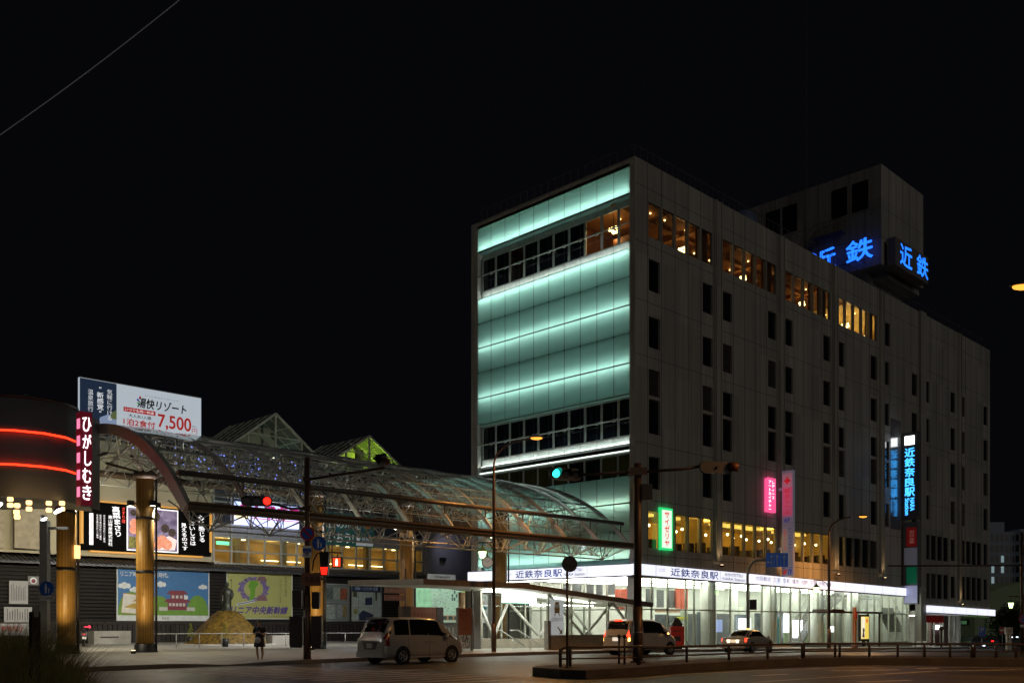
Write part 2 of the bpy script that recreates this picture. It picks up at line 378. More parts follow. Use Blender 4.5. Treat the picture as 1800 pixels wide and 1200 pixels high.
mb.build('upper_restaurant_wall', WOOD8, st)
mb = MB(); mb.box(.75, 43.2, .32, 6, 29.1, 29.25); [mb.box(x, x+.35, .5, 6, 28.75, 29.1) for x in (3.6, 7.6, 12.2, 16.2, 20.8, 24.8)]; mb.box(.35, 26.4, 2.0, 2.3, 28.8, 29.1); mb.build('upper_restaurant_ceiling', CEIL8, st)
YEL8 = mat('restaurant_yellow_wall', (.75, .55, .18), .8)
mb = MB(); mb.box(30.4, 42.6, 5.0, 5.2, 26.1, 29.05); mb.box(42.6, 42.8, .4, 5.2, 26.1, 29.05); mb.box(30.2, 42.6, .5, 5., 29.02, 29.09); mb.build('yellow_restaurant_wall', YEL8, st)
mb = MB()
for x0 in bays[:4]: mb.box(x0+5.85, x0+7.2, .36, .44, 26.15, 28.9)
for x0 in bays[1:3]: mb.box(x0+4.4, x0+4.6, .37, .45, 26.15, 28.9)
mb.build('curtain', CURT8, st)
mb = MB()
for x in (1.7, 3.0, 4.6, 7.0, 10.4, 12.4, 15.2, 19., 20.9, 24., 28., 30.7, 32.8):
    for y in (1.4, 3.4): mb.sphere((x+.3*y, y, 29.0), .06, 8)
mb.build('ceiling_lamp', GOLD, st)
for x, y, s, w in ((8.2, 2.2, .30, 26), (16.2, 2.2, .26, 22), (24.9, 2.0, .26, 26), (33.0, 2.2, .4, 95), (37.6, 2.6, .3, 60), (2.0, 3.4, .40, 30)):
    if w == 0: continue
    mb = MB(); mb.tube((x,y,29.1), (x,y,28.2), .02)
    for a in range(7): mb.sphere((x+s*.7*cos(a*.9), y+s*.7*sin(a*.9), 28.0+.08*(a%3)), .1, 8, 1)
    mb.sphere((x, y, 27.9), .13, 8, 1)
    c = mb.build('chandelier', [DARK, GOLD], st)
    b = bulb('chandelier_light', (x, y, 27.55), (1., .58, .22) if w < 40 else (1., .74, .34), w*(1.1 if w < 40 else 2.), .2); b.parent = c
# ---- lower restaurant: bright yellow room
YEL2 = mat('lower_restaurant_wall', (.70, .48, .14), .8, var=.2, scale=1.)
BOOTH = mat('dark_booth_seat', (.05, .03, .02), .6)
mb = MB(); mb.box(.4, 28, 7.0, 7.1, 5.9, 9.5); mb.box(28, 28.1, .32, 7, 5.9, 9.5); mb.box(9.5, 9.7, 1.4, 3.2, 6.1, 9.1); mb.box(.34, .44, .32, 7, 5.9, 9.5); mb.build('restaurant_wall', YEL2, st)
mb = MB(); mb.box(.4, 28, .32, 7, 5.85, 6.0); mb.build('restaurant_floor', BOOTH, st)
mb = MB(); mb.box(.4, 28, .32, 7, 9.3, 9.45); mb.build('restaurant_ceiling', mat('restaurant_cream_ceiling', (.72, .58, .30), .8), st)
mb = MB()
for i in range(19):
    x = 1.2+i*1.45
    mb.box(x, x+.55, .75, 1.3, 6.0, 7.05+.12*(i % 3)); mb.sphere((x+.9, 1.5+.3*(i % 2), 7.0), .13, 8); mb.box(x+.7, x+1.1, 1.4, 1.7, 6.0, 6.88)
mb.build('seating', BOOTH, st)
PEND = em('pendant_globe', (1., .80, .42), 9)
COVE = em('window_cove_light', (1., .66, .12), 1.25)
mb = MB()
for i in range(14):
    for y in (1.9, 4.2): mb.sphere((1.5+i*1.93+.25*y, y, 8.25 if y < 2 else 8.4), .10, 8)
mb.build('pendant_lamp', PEND, st)
mb = MB()
for j in (1.4, 4.4, 10, 11.5, 13, 14.5, 18.6, 20.1, 21.6): mb.box(j+.02, j+1.2, .5, 1.2, 8.62, 8.8)
mb.build('cove_lamp', COVE, st)
for x in (3.5, 12.5, 21.5): b = bulb('restaurant_light', (x, 3.2, 8.9), (1., .60, .13), 230, .4); b.parent = st
# ---- teal glass side (local a = -y, b = depth behind the glass)
ML = Matrix(((0,1,0,0),(-1,0,0,0),(0,0,1,0),(0,0,0,1)))
TEAL = frosted('teal_frosted_glass', (.50, .77, .70))
BACK = mat('teal_side_back_wall', (.17, .33, .30), .9, var=.05)
TUBE = em('fluorescent_tube', (.86, 1., .93), 19.)
SHELF = mat('white_sill', (.72, .76, .74), .5)
js = [-14.62, -13.21, -11.76, -10.32, -8.92, -7.48, -6.05, -4.61, -3.17, -1.75, -.45]
rows = [(29.0,30.92),(23.7,25.5),(21.9,23.7),(20.1,21.9),(18.2,20.1),(16.3,18.2),(9.3,11.05),(7.5,9.3),(5.75,7.5)]
pr = {}
for a, b in zip(js, js[1:]):
    for c, d in rows:
        k = (round(b-a, 2), round(d-c, 2))
        if k not in pr:
            mb = MB(); mb.M = ML; mb.face(((.008,0,.012),(b-a-.008,0,.012),(b-a-.008,0,d-c-.012),(.008,0,d-c-.012)))
            pr[k] = mb.build('glass_panel', TEAL, st); pr[k].location = (0, -a, c)
        else: dup(pr[k], st, (0, -a, c))
mb = MB(); mb.M = ML
for c, d in ((5.5,11.2),(16.1,25.6),(28.9,31)): mb.box(-14.62, -.45, .62, .7, c, d)
mb.box(-14.62, -.45, 0.05, .62, 11.04, 11.06); mb.box(-14.62, -.45, .035, .62, 28.93, 28.98); mb.box(-14.62, -.45, .05, .62, 16.22, 16.28)
mb.build('light_cavity_wall', BACK, st)
mb = MB(); mb.M = ML
for a in js:
    mb.box(a-.016, a+.016, -.012, .002, 5.75, 11.05); mb.box(a-.016, a+.016, -.012, .002, 16.3, 25.5); mb.box(a-.016, a+.016, -.012, .002, 29., 30.9); [mb.box(a-.05, a+.05, -.03, -.001, z-.05, z+.05) for z in (7.5, 9.3, 18.2, 20.1, 21.9, 23.7)]
    mb.tube((a,-.01,11), (a,-.01,16.3), .008, 4); mb.tube((a,-.01,25.5), (a,-.01,29), .008, 4)
for z in (9.3, 18.2, 20.1, 21.9, 23.7, 29.0, 7.5):
    t = .045 if z in (9.3, 18.2, 21.9, 29.0) else .012
    mb.box(-14.62, -.45, -.011, .03, z-t, z+t)
mb.build('panel_frame', mat('panel_frame_metal', (.10, .12, .11), .5, .4), st)
for z in (29.25, 25.38, 21.9, 18.2, 9.3, 5.98):
    mb = MB(); mb.M = ML; [mb.tube((a+.004,.33,z), (b-.004,.33,z), .028, 6) for a, b in zip(js, js[1:])]; mb.build('light_tube', TUBE, st)
# the two open window bands
GFRAME = mat('grey_green_frame', (.48, .52, .49), .45, .3)
SILLT = em('sill_light_tube', (.88, 1., .92), 22.)
def band(z0, z1, zs, rail):
    mb = MB(); mb.M = ML
    mb.box(-14.62, -.45, .02, .62, zs-.02, zs+.04); mb.box(-14.6, -.46, .44, .456, zs+.04, z0-.04)
    mb.build('sill', SHELF, st)
    mb = MB(); mb.M = ML; mb.tube((-14.5,.22,zs+.07), (-.6,.22,zs+.07), .02, 6); mb.build('light_tube', SILLT, st)
    mb = MB(); mb.M = ML
    for a in js: mb.box(a-.09, a+.09, .46, .56, zs, z1)
    mb.box(-14.6, -.46, .47, .57, z1-.14, z1+.25); mb.box(-14.6, -.46, .47, .55, z0-.05, z0+.05)
    mb.tube((-14.6,.02,rail), (-.46,.02,rail), .05, 6)
    for a in js[1:-1]: mb.tube((a,.02,rail), (a,.48,rail+.25), .03, 5); mb.box(a-.15, a+.05, .0, .1, rail-.09, rail+.09)
    mb.build('band_frame', GFRAME, st)
    for a, b in zip(js, js[1:]):
        w = MB(); w.M = ML; w.box(a+.09, b-.09, .50, .512, z0+.04, z1-.14)
        w.build('band_window', CLEAR if z0 > 20 and (a > -5 or -12 < a < -11) else DGLASS, st)
mb = MB(); mb.box(2.6, 2.7, 8.6, 13.4, 26.1, 29.1); mb.box(.75, 2.6, 8.6, 13.4, 29.0, 29.1); mb.build('side_room_wall', mat('side_room_wall', (.05, .025, .012), .8), st)
mb = MB(); mb.lathe([(.32,0),(.22,.5)], (1.7, 11.2, 27.5), 12); mb.build('lamp_shade', em('amber_shade', (.8, .25, .04), .7), st)
band(26.2, 28.62, 25.52, 27.18); band(13.7, 16.22, 13.08, 14.72)
# lit strip under the lower band and the windows below it
mb = MB(); mb.M = ML; mb.box(-14.5, -.5, .05, .14, 12.62, 12.7); mb.build('light_strip', em('white_light_strip', (.86, 1., .92), 1.5), st)
mb = MB(); mb.M = ML
for a in js: mb.box(a-.07, a+.07, .4, .5, 11.0, 12.7)
mb.box(-14.6, -.46, .1, .5, 12.48, 12.62); mb.box(-14.6, -.46, .4, .5, 11.0, 11.1); mb.build('band_frame', GFRAME, st)
OLIVE = mat('olive_room_glass', (.06, .065, .012), .2, var=.5, scale=.8)
for i, (a, b) in enumerate(zip(js, js[1:])):
    w = MB(); w.M = ML; w.box(a+.07, b-.07, .44, .452, 11.1, 12.48); w.build('band_window', OLIVE if i not in (6, 7) else DGLASS, st)
# ---- roof railing and aerial
mb = MB()
for i in range(90): mb.tube((.5+i*.69, .5, ZT), (.5+i*.69, .5, ZT+1.1), .018, 4)
for i in range(22): mb.tube((.5, .5+i*.68, ZT), (.5, .5+i*.68, ZT+1.1), .018, 4)
for z in (.35, 1.1): mb.tube((.5,.5,ZT+z), (62,.5,ZT+z), .025, 4); mb.tube((.5,.5,ZT+z), (.5,14.9,ZT+z), .025, 4)
mb.build('roof_railing', mat('dull_grey_railing', (.16, .16, .16), .6), st)
# ---- rooftop machine tower, carried out over the roof edge
ph = MB(); PX0, PX1, PZ0, PZ1, PY = 35.4, 44.5, 33.6, 42.5, 14.
ph.box(PX0, PX1, -.0, PY, PZ0, PZ1); ph.box(PX0+1.5, PX1-.5, 1.8, PY-.3, ZT, PZ0); ph.box(PX0+2.2, PX1, .4, 8, PZ0-.6, PZ0)
for i in range(1, 6): ph.box(PX0+1.5*i-.02, PX0+1.5*i+.02, -.004, .03, PZ0, PZ1, 1)
for i in range(1, 9): ph.box(PX0-.004, PX0+.03, 1.5*i-.02, 1.5*i+.02, PZ0, PZ1, 1)
for z in (38.7, 36.0): ph.box(PX0, PX1, -.0045, .03, z-.014, z+.014, 1); ph.box(PX0-.0045, PX0+.03, .05, PY, z-.014, z+.014, 1)
pt = ph.build('rooftop_tower', [WALLP, JOINT], st)
for y in (1.2, 3.2, 8.2, 10.): w = MB(); w.M = ML; w.box(-y-1.5, -y, PX0-.03, PX0+.02, 38.9, 41.5); w.build('window', DGLASS, pt)
mb = MB()
for i in range(16): mb.box(PX0-1.0, PX0-.1, 6.+.28*i, 6.28+.28*i, 37.2-.25*i, 37.25-.25*i)
for x in (PX0-1., PX0-.12):
    mb.tube((x,3.2,38.4), (x,6,38.4), .03, 4); mb.tube((x,6,38.4), (x,10.4,34.3), .03, 4); mb.tube((x,6,37.2), (x,10.4,33.2), .05, 4)
    for i in range(12): mb.tube((x,3.2+.6*i,37.4-max(0,.6*i-2.8)*.92), (x,3.2+.6*i,38.4-max(0,.6*i-2.8)*.92), .018, 4)
mb.box(PX0-1., PX0-.1, 3.2, 6., 37.2, 37.3); mb.build('outside_stair', mat('stair_grey', (.16, .16, .17), .6), pt)
mb = MB(); mb.tube((33, 6, ZT), (33, 6, 60), .05, 5); mb.build('aerial_mast', DARK, st)
mb = MB(); mb.box(44.8, 58, 2.5, 9, ZT, ZT+1.2); mb.build('roof_plant_room', mat('roof_plant_grey', (.25, .25, .27), .7), st)
mb = MB(); mb.lathe([(.9,0),(.9,1.1),(.5,1.5)], (15.4, 1.6, ZT), 14); mb.build('roof_tank', mat('blue_grey_tank', (.15, .2, .33), .5), st)
# ---- concourse behind the street glass
CW = mat('concourse_white_wall', (.82, .83, .77), .6, var=.04)
CFL = mat('concourse_floor', (.45, .45, .42), .3, var=.1)
GREYD = striped('grey_shutter', (.22, .23, .24), (.32, .33, .34), 2, .12, .5, .5)
LSTRIP = em('concourse_light_strip', (.97, 1., .86), 19.)
GZ = -.15
mb = MB(); mb.box(.9, 44.4, 10., 10.2, GZ, 5.2); mb.box(44.2, 44.45, 1.3, 10, GZ, 5.2); mb.build('concourse_wall', CW, st)
mb = MB(); mb.box(-.35, 44.3, -.35, 14.5, 4.62, 5.1); mb.build('concourse_ceiling', mat('soffit_grey_white', (.55, .55, .50), .7, var=.05), st)
mb = MB(); mb.box(-.2, 44.4, 1.0, 14.6, GZ-.4, GZ+.02); mb.build('concourse_floor', CFL, st)
mb = MB()
for y in (1.5, 2.7, 4.4, 6.6, 8.6): mb.box(1.2 if y > 1 else .4, 43.4, y, y+.16, 4.585, 4.617)
for x in (.2,): mb.box(x, x+.16, 1., 13., 4.585, 4.616)
mb.build('ceiling_light', LSTRIP, st)
for px, y in ((1130,.55),(1245,1.75),(1353,2.0),(1436,2.0),(1500,2.2),(1285,7.5),(1398,7.),(1470,7.)):
    mb = MB(); x = .55 if px == 1130 else R(px, 1100, y)[0]
    if px == 1130: mb.box(x-.3, x+.3, y-.3, y+.3, GZ, 4.62)
    else: mb.lathe([(.55, GZ), (.55, 4.61)], (x, y, 0), 20)
    mb.build('concourse_column', CW, st)
mb = MB()
xs = [1.6, 3.1, 4.9, 7.0, 8.0, 9.9, 12.6, 15.2, 17.0, 18.3, 19.8, 21.3, 22.8, 24.3, 25.8, 27.3, 28.8, 30.3, 31.8, 33.3, 34.8, 36.3, 37.8, 39.3, 40.8, 42.3, 43.3]
for x in xs: mb.box(x-.035, x+.035, 1.0, 1.14, GZ, 4.62)
for z in (GZ+.06, 2.55): mb.box(1.0, 43.4, 1.012, 1.13, z-.04, z+.04)
for y in (1.2, 3.2, 5.2, 7.2, 9.2, 11.2, 13.2): mb.box(1.0, 1.12, y-.035, y+.035, GZ, 4.6)
mb.box(1.012, 1.11, 1.2, 13.2, 2.5, 2.58); mb.build('glazing_frame', mat('pale_glazing_frame', (.42, .43, .36), .4, .4), st)
mb = MB()
for a, b in zip([1.0]+xs, xs): mb.box(a+.04, b-.04, 1.06, 1.07, GZ+.1, 4.6)
mb.build('concourse_glazing', CLEAR, st)
def panel(name, m, px0, px1, py0, py1, y, t=.1):
    (a, z1), (b, z0) = R(px0, py0, y), R(px1, py1, y); mb = MB(); mb.box(a, b, y, y+t, max(z0, GZ), z1); return mb.build(name, m, st)
CORAL = mat('coral_wall_panel', (.72, .16, .10), .6); GRAYP = mat('grey_glass_door', (.16, .18, .20), .25, var=.3)
for q in ((1153,1172,1079,1140),(1176,1196,1081,1140),(1209,1225,1078,1140),(1227,1233,1075,1140),(1261,1285,1078,1132),(1293,1318,1079,1132),(1328,1340,1077,1132),(1367,1377,1074,1132)): panel('shutter', GREYD if q[0] in (1209, 1261) else GRAYP, *q, 4.2)
for q in ((1137,1149,1034,1064),(1156,1167,1036,1067),(1176,1188,1037,1068)): panel('upper_louvre', GREYD, *q, 4.2)
for q in ((1189,1196,1033,1069),(1198,1209,1034,1070)): panel('coral_panel', CORAL, *q, 4.0)
panel('beige_band', mat('beige_band', (.62, .40, .26), .6), 1153, 1196, 1069, 1076, 4.1)
for x_, (py0, py1, m_) in zip(((1261,1270),(1301,1320),(1380,1390),(1396,1411),(1462,1467)), ((1088,1110,em('pale_blue_screen', (.35, .42, .75), .7)),(1086,1105,0),(1078,1111,0),(1089,1120,0),(1100,1110,0))): panel('poster_light_box', m_ or em('white_light_box', (.92, .95, 1.), 2.6), *x_, py0, py1, 3.6, .15)
panel('glass_notice_panel', mat('pale_green_panel', (.55, .66, .55), .4), 1197, 1209, 1074, 1126, 3.9, .04); panel('yellow_band', mat('yellow_band', (.75, .70, .08), .5), 1190, 1209, 1083, 1088, 3.85, .03)
panel('teal_machine', mat('teal_machine', (.10, .28, .30), .4), 1366, 1373, 1085, 1130, 3.4)
for k, (pa, pb) in enumerate(((1081,1088),(1090,1103))):
    (ya, za), (yb, zb) = L(pa, 1035, 2.), L(pb, 1072, 2.); mb = MB(); mb.box(2., 2.1, yb, ya, zb, za); mb.build('coral_panel', CORAL, st)
for pa, pb in ((990,1001),(1006,1020),(1031,1042),(1048,1058),(1068,1080)):
    (ya, za), (yb, zb) = L(pa, 1026, 2.4), L(pb, 1044, 2.4); mb = MB(); mb.box(2.4, 2.5, yb, ya, zb, za); mb.build('upper_louvre', GREYD, st)
# stairs and escalators
STR = mat('stair_soffit', (.26, .25, .24), .7); RAILM = mat('steel_rail', (.5, .5, .5), .3, .9)
def stair(xa, xb, za, zb, y, w=1.3, th=.35):
    mb = MB(); mb.poly([(xa,za),(xb,zb),(xb,zb+th),(xa,za+th)], y, y+w)
    n = 14
    for i in range(n): t = i/n; mb.box(xa+(xb-xa)*t, xa+(xb-xa)*(t+1/n), y+.1, y+w-.1, za+(zb-za)*(t+.5/n)+th-.1, za+(zb-za)*(t+.5/n)+th+.06)
    s = mb.build('stair', STR, st)
    r = MB()
    for yy in (y, y+w):
        r.tube((xa,yy,za+th+.95), (xb,yy,zb+th+.95), .035, 6)
        for i in range(n+1): t = i/n; r.tube((xa+(xb-xa)*t,yy,za+(zb-za)*t+th), (xa+(xb-xa)*t,yy,za+(zb-za)*t+th+.95), .015, 4)
    r.build('handrail', RAILM, s)
(xa_, _), (xb_, _) = R(1408,1120,3.), R(1446,1060,3.); stair(xa_, xb_, GZ-.3, 2.9, 3.)
(xa_, _), (xb_, _) = R(1601,1140,1.9), R(1568,1080,1.9); stair(xa_, xb_, GZ-.6, 2.7, 1.9, 1.4, .45); XM = xb_
(xa_, _), (xb_, _) = R(1448,1050,4.5), R(1492,1020,4.5); stair(xa_, xb_, 2.4, 4.4, 4.5)
mb = MB(); mb.box(31., XM, 3.4, 6.5, 2.7, 2.95); mb.box(XM-2.4, XM+.1, 1.8, 3.4, 2.6, 3.1); mb.build('mezzanine_floor', CW, st)
mb = MB(); mb.tube((31.,3.4,3.95), (XM,3.4,3.95), .03, 6)
for i in range(30): mb.tube((31.+.24*i,3.4,2.95), (31.+.24*i,3.4,3.95), .02, 4)
mb.build('mezzanine_railing', RAILM, st)
PGRN = mat('pale_green_counter', (.50, .62, .38), .5)
mb = MB(); mb.box(27.8, 33.4, 7.2, 7.6, GZ, 1.1); mb.box(36, 42, 7.6, 8, GZ, 1.6); mb.build('counter', PGRN, st)
# ---- right-hand shop and vehicle passage under the far end
mb = MB(); mb.box(44.7, 56.2, 6.6, 6.8, -.9, 2.5); mb.box(56.0, 56.2, .9, 6.6, -.9, 2.5); mb.build('shop_back_wall', CW, st)
mb = MB(); mb.box(44.62, 56, .05, 6.6, 2.46, 2.9); mb.build('shop_ceiling', CW, st)
mb = MB(); mb.box(44.9, 52, 2, 2.2, 2.42, 2.45); mb.box(44.9, 52, 4.6, 4.8, 2.42, 2.45); mb.build('ceiling_light', LSTRIP, st)
mb = MB(); mb.box(44.65, 51.0, .6, .7, 1.75, 2.45); mb.build('red_shop_band', mat('red_shop_band', (.75, .03, .03), .5), st)
mb = MB()
for x in (44.7, 46.2, 47.6, 49.2, 50.8, 51.4, 53, 54.4, 55.9): mb.box(x-.05, x+.05, .75, .9, -.9, 2.46)
mb.build('shop_glazing_frame', STEEL, st)
mb = MB(); mb.box(51.4, 55.8, 2.0, 2.2, -.9, 2.45); mb.build('dark_shop_wall', mat('dark_shop_wall', (.10, .05, .045), .5), st)
mb = MB(); mb.box(52.3, 52.9, 1.8, 1.98, 1.05, 1.5); mb.box(53.0, 53.6, 1.8, 1.98, 1.05, 1.5); mb.build('round_shop_lamp', em('shop_white_lamp', (.9, .95, 1.), 3.), st)
GRN = mat('green_passage_wall', (.20, .42, .10), .6)
mb = MB(); mb.box(56.2, LX-.4, 8., 8.2, -1, 2.4); mb.box(56.2, LX, .05, 8, 2.3, 2.9); mb.build('passage_wall', GRN, st)
mb = MB(); mb.box(57.4, 60.6, 1.6, 1.8, 1.45, 2.1); mb.box(56.4, 61.9, 4, 4.15, 1.4, 1.6); mb.build('passage_beam', mat('passage_dark_beam', (.05, .08, .05), .6), st)
mb = MB()
for i in range(5): mb.box(58.4+.3*i, 58.5+.3*i, 1.585, 1.597, 1.6, 1.95)
mb.build('passage_sign', em('green_passage_sign', (.3, .75, .35), .25), st)
b = bulb('passage_light', (59, 3.5, 2.0), (.55, 1., .3), 45, .15); b.parent = st
mb = MB(); mb.box(59.2, 59.8, 3.3, 3.6, 2.24, 2.28); mb.build('passage_lamp', em('passage_lamp_lens', (.6, 1., .4), 5.), st)

# ================================================================== SIGNS ON THE STATION BUILDING
SIGNW = em('white_sign_face', (.86, .88, 1.), 1.08)
BLUET = em('blue_letters', (.02, .06, .40), .3); GREYT = em('grey_letters', (.20, .22, .30), .4); FAINT = em('faint_letters', (.40, .42, .55), .7)
SEAM = mat('sign_seam', (.22, .22, .26), .5)
def fascia(n, label, loc, rz, seams, Ln, h, drop=0.):
    t = thing(n, label, 'sign', loc, rz); t.rotation_euler = (0, drop, rz)
    mb = MB(); mb.box(0, Ln, .01, .4, 0, h); b = mb.build('lit_face', SIGNW, t)
    mb = MB(); mb.box(-.0, Ln, 0.0, .42, h, h+.05); mb.box(0, Ln, -.01, .42, -.075, -.002)
    for x in seams: mb.box(x-.014, x+.014, .004, .02, 0, h)
    mb.build('sign_frame', SEAM, t); return t
f1 = fascia('fascia_sign', 'long white lit station fascia sign along the street front with blue lettering', (-.5, -.5, 4.68), 0, [2.0,4.9,7.4,9.4,13,16.6,18.2,19.6,21.2,22.8,24.4,28.,31.6,35,37.8], 41.2, .70, .0128)
text('近鉄', 2.25, 3.0, .3, .55, FAINT, f1, .003)
text('近鉄奈良駅', 3.6, 9.15, .1, .62, BLUET, f1, .003, .02, spacing=1)
text('KINTETSU\nNARA Station', 9.7, 12.6, .1, .6, GREYT, f1, .003, .03)
text('大阪難波  三宮  京都  橿原  吉野  天理  伊勢志摩', 14., 25.6, .26, .6, FAINT, f1, .003, .03)
text('for Osaka-namba, Kobe-sannomiya, Kyoto, Kashihara, Yoshino, Tenri', 15., 24.6, .1, .21, FAINT, f1, .003)
f2 = fascia('fascia_sign', 'shorter white lit station fascia sign on the teal glass side above the subway entrance', (-.5, 15.2, 4.72), -pi/2, [4.0,7.1,11.6], 15.25, .70, .004)
text('近鉄', 4.15, 4.6, .26, .5, FAINT, f2, .003)
text('近鉄奈良駅', 5.0, 9.4, .1, .62, BLUET, f2, .003, .02)
text('KINTETSU\nNARA Station', 9.55, 11.4, .12, .6, GREYT, f2, .003, .03)
f3 = fascia('fascia_sign', 'blank white lit fascia strip at the low right end of the station building', (44.7, -.5, 2.72), 0, [3.5,6.6,9.4,12.4,15.4], 17.6, .66, .014)
# blue vertical station sign: a blade standing out from the wall, facing along the street
t = thing('vertical_sign', 'tall projecting station sign with glowing blue characters and white square emblem', 'sign', (39.5, -.06, 11.15), -pi/2)
mb = MB(); mb.box(0, 1.6, 0, .5, 0, 7.95); mb.build('sign_box', mat('sign_box_grey', (.16, .16, .17), .5), t)
BLG = em('blue_glow_letters', (.05, .40, 1.), 2.4)
mb = MB(); mb.box(.3, 1.18, -.03, -.002, 6.8, 7.6); mb.build('emblem', em('white_emblem', (.95, .98, 1.), 3.5), t)
for i, ch in enumerate('近鉄奈良駅'): text(ch, .3, 1.2, 5.72-.9*i, 6.5-.9*i, BLG, t, -.02, .025)
m_ = text('NARA', .8, 1.2, .5, 1.9, BLG, t, -.02, .03); m2_ = text('Station', .3, .7, .4, 1.9, BLG, t, -.02, .03)
for o, (x0, x1, z0, z1) in ((m_, (.80, 1.18, .75, 1.95)), (m2_, (.32, .72, .4, 1.95))):            # turned a quarter clockwise
    vs = [(v.co.x, v.co.z) for v in o.data.vertices]; a0, a1 = min(v[0] for v in vs), max(v[0] for v in vs); b0, b1 = min(v[1] for v in vs), max(v[1] for v in vs)
    for v, (a, b) in zip(o.data.vertices, vs): v.co.x = x0+(b-b0)/(b1-b0)*(x1-x0); v.co.z = z1-(a-a0)/(a1-a0)*(z1-z0)
mb = MB(); mb.box(37.3, 39.4, -.016, -.006, 10.2, 20.2); mb.build('polished_panel', mat('polished_wall_panel', (.36, .36, .36), .16, .6, var=.06), st)
# tenant sign below it
t = thing('tenant_sign', 'projecting tenant sign with red and green squares below the blue station sign', 'sign', (39.5, -.25, 3.4), -pi/2)
mb = MB(); mb.box(0, 1.3, 0, .4, 0, 7.5); mb.build('sign_box', mat('pale_sign_box', (.22, .23, .27), .5), t)
mb = MB(); mb.box(.25, 1.2, -.012, -.002, 5.25, 7.0); mb.build('red_square', em('dim_red_panel', (.5, .02, .02), .09), t)
vtext('百楽', .5, 1.0, 5.5, 6.7, em('dim_pink_letter', (.8, .3, .25), .15), t, -.016)
mb = MB(); mb.box(.25, 1.2, -.012, -.002, 1.85, 3.4); mb.build('green_square', em('dim_green_panel', (.01, .32, .16), .11), t)
mb = MB(); mb.box(.06, 1.24, -.012, -.002, .1, 1.7); mb.build('lit_lower_panel', em('dim_lilac_panel', (.45, .48, .75), .3), t)
mb = MB(); mb.box(.06, 1.24, -.012, -.002, 3.5, 5.15); mb.build('pale_panel', em('dim_pale_panel', (.35, .36, .45), .09), t)
# pink lit sign and the tall red-cross banner sign
PINK = em('pink_sign_face', (1., .10, .30), 1.0)
t = thing('pink_sign', 'small glowing pink vertical sign with white katakana', 'sign', (15.55, -.25, 9.95))
mb = MB(); mb.box(0, 1.25, 0, .22, 0, 2.5); mb.box(0, 1.25, -.005, .0, 2.5, 2.57); mb.build('sign_box', PINK, t)
WL = em('white_letters', (1, .95, .97), 1.5)
vtext('レディース', .66, 1.05, 1.0, 2.35, WL, t, -.014, .02); vtext('アートネイチャー', .18, .56, .2, 2.35, WL, t, -.014, .02)
t = thing('banner_sign', 'tall narrow white and pink sign with a red cross and floor numbers', 'sign', (17.4, -.42, 5.19), -pi/2)
mb = MB(); mb.box(0, .9, 0, .3, 0, 7.95); mb.box(-.4, 0, .1, .2, 2, 2.2); mb.box(-.4, 0, .1, .2, 6.5, 6.7); mb.build('sign_box', em('pale_lilac_face', (.52, .50, .66), .10), t)
mb = MB(); mb.box(.03, .87, -.012, -.002, 4.5, 6.7); mb.build('pink_half', em('pink_half', (.85, .18, .34), .2), t)
mb = MB(); mb.box(.03, .87, -.012, -.002, 6.7, 7.75); mb.build('pale_pink_top', em('pale_pink_top', (.72, .36, .46), .18), t)
RED = em('red_print', (.6, .01, .015), .5)
mb = MB(); mb.box(.37, .53, -.02, -.014, 6.9, 7.45); mb.box(.2, .7, -.0205, -.0135, 7.08, 7.27); mb.build('red_cross', RED, t)
vtext('献血ルーム', .24, .66, 4.7, 6.6, RED, t, -.02, .01)
NAVY = em('navy_print', (.03, .04, .3), .4)
text('6F', .22, .68, 4.05, 4.4, NAVY, t, -.016, .01); vtext('アートネイチャー', .5, .78, 1.9, 3.6, NAVY, t, -.016, .01); vtext('レディース', .12, .4, 2.0, 3.6, RED, t, -.016, .01)
text('4F', .07, .42, .1, .5, RED, t, -.016, .02); text('7F', .48, .83, .1, .5, NAVY, t, -.016, .02)
mb = MB(); mb.box(.0, .9, -.014, -.002, .62, .65); mb.build('divider', NAVY, t)
# green restaurant sign
t = thing('restaurant_sign', 'white restaurant sign with red katakana in a green lit border', 'sign', (2.42, -.2, 6.42))
mb = MB(); mb.box(0, 1.3, 0, .19, 0, 2.75); mb.build('green_border', em('green_border', (.03, .80, .22), .9), t)
mb = MB(); mb.box(.12, 1.18, -.012, -.002, .14, 2.6); mb.build('white_face', em('restaurant_sign_face', (.85, 1., .85), 1.0), t)
vtext('サイゼリヤ', .38, .92, .25, 2.5, em('red_letters', (.8, .03, .01), .8), t, -.02, .035)
# rooftop signs
def roofsign(label, loc, rz, w):
    t = thing('rooftop_sign', label, 'sign', loc, rz)
    mb = MB()
    if rz == 0: mb.box(-.8, w+.05, .3, 1.09, -.1, 2.38)
    else:
        for z in (.3, 2.2): mb.tube((0,.5,z), (w,.5,z), .05, 6)
        for x in (w*.2, w*.8): mb.tube((x,.5,.3), (x,1.19,.3), .05); mb.tube((x,.5,2.2), (x,1.19,2.2), .05)
    mb.build('sign_box', mat('rooftop_sign_box', (.22, .20, .19), .6), t)
    BL = em('blue_roof_letters', (.015, .17, 1.), 1.9)
    text('近', .1, .1+w*.4, .22, 2.1, BL, t, .25, .02); text('鉄', w-.1-w*.4, w-.1, .22, 2.1, BL, t, .25, .02)
    BB = em('blue_letter_back', (.02, .10, 1.), .38) if rz else BLACK
    text('近', .1, .1+w*.4, .22, 2.1, BB, t, .262, .03, name='letter_back'); text('鉄', w-.1-w*.4, w-.1, .22, 2.1, BB, t, .262, .03, name='letter_back'); return t
r1 = roofsign('glowing blue two-character rooftop sign on the street face of the rooftop tower', (36.7, -1.35, 33.5), 0, 6.3)
r2 = roofsign('glowing blue two-character rooftop sign half hidden behind the roof edge', (PX0-1.2, 6.45, 33.85), -pi/2, 6.2)

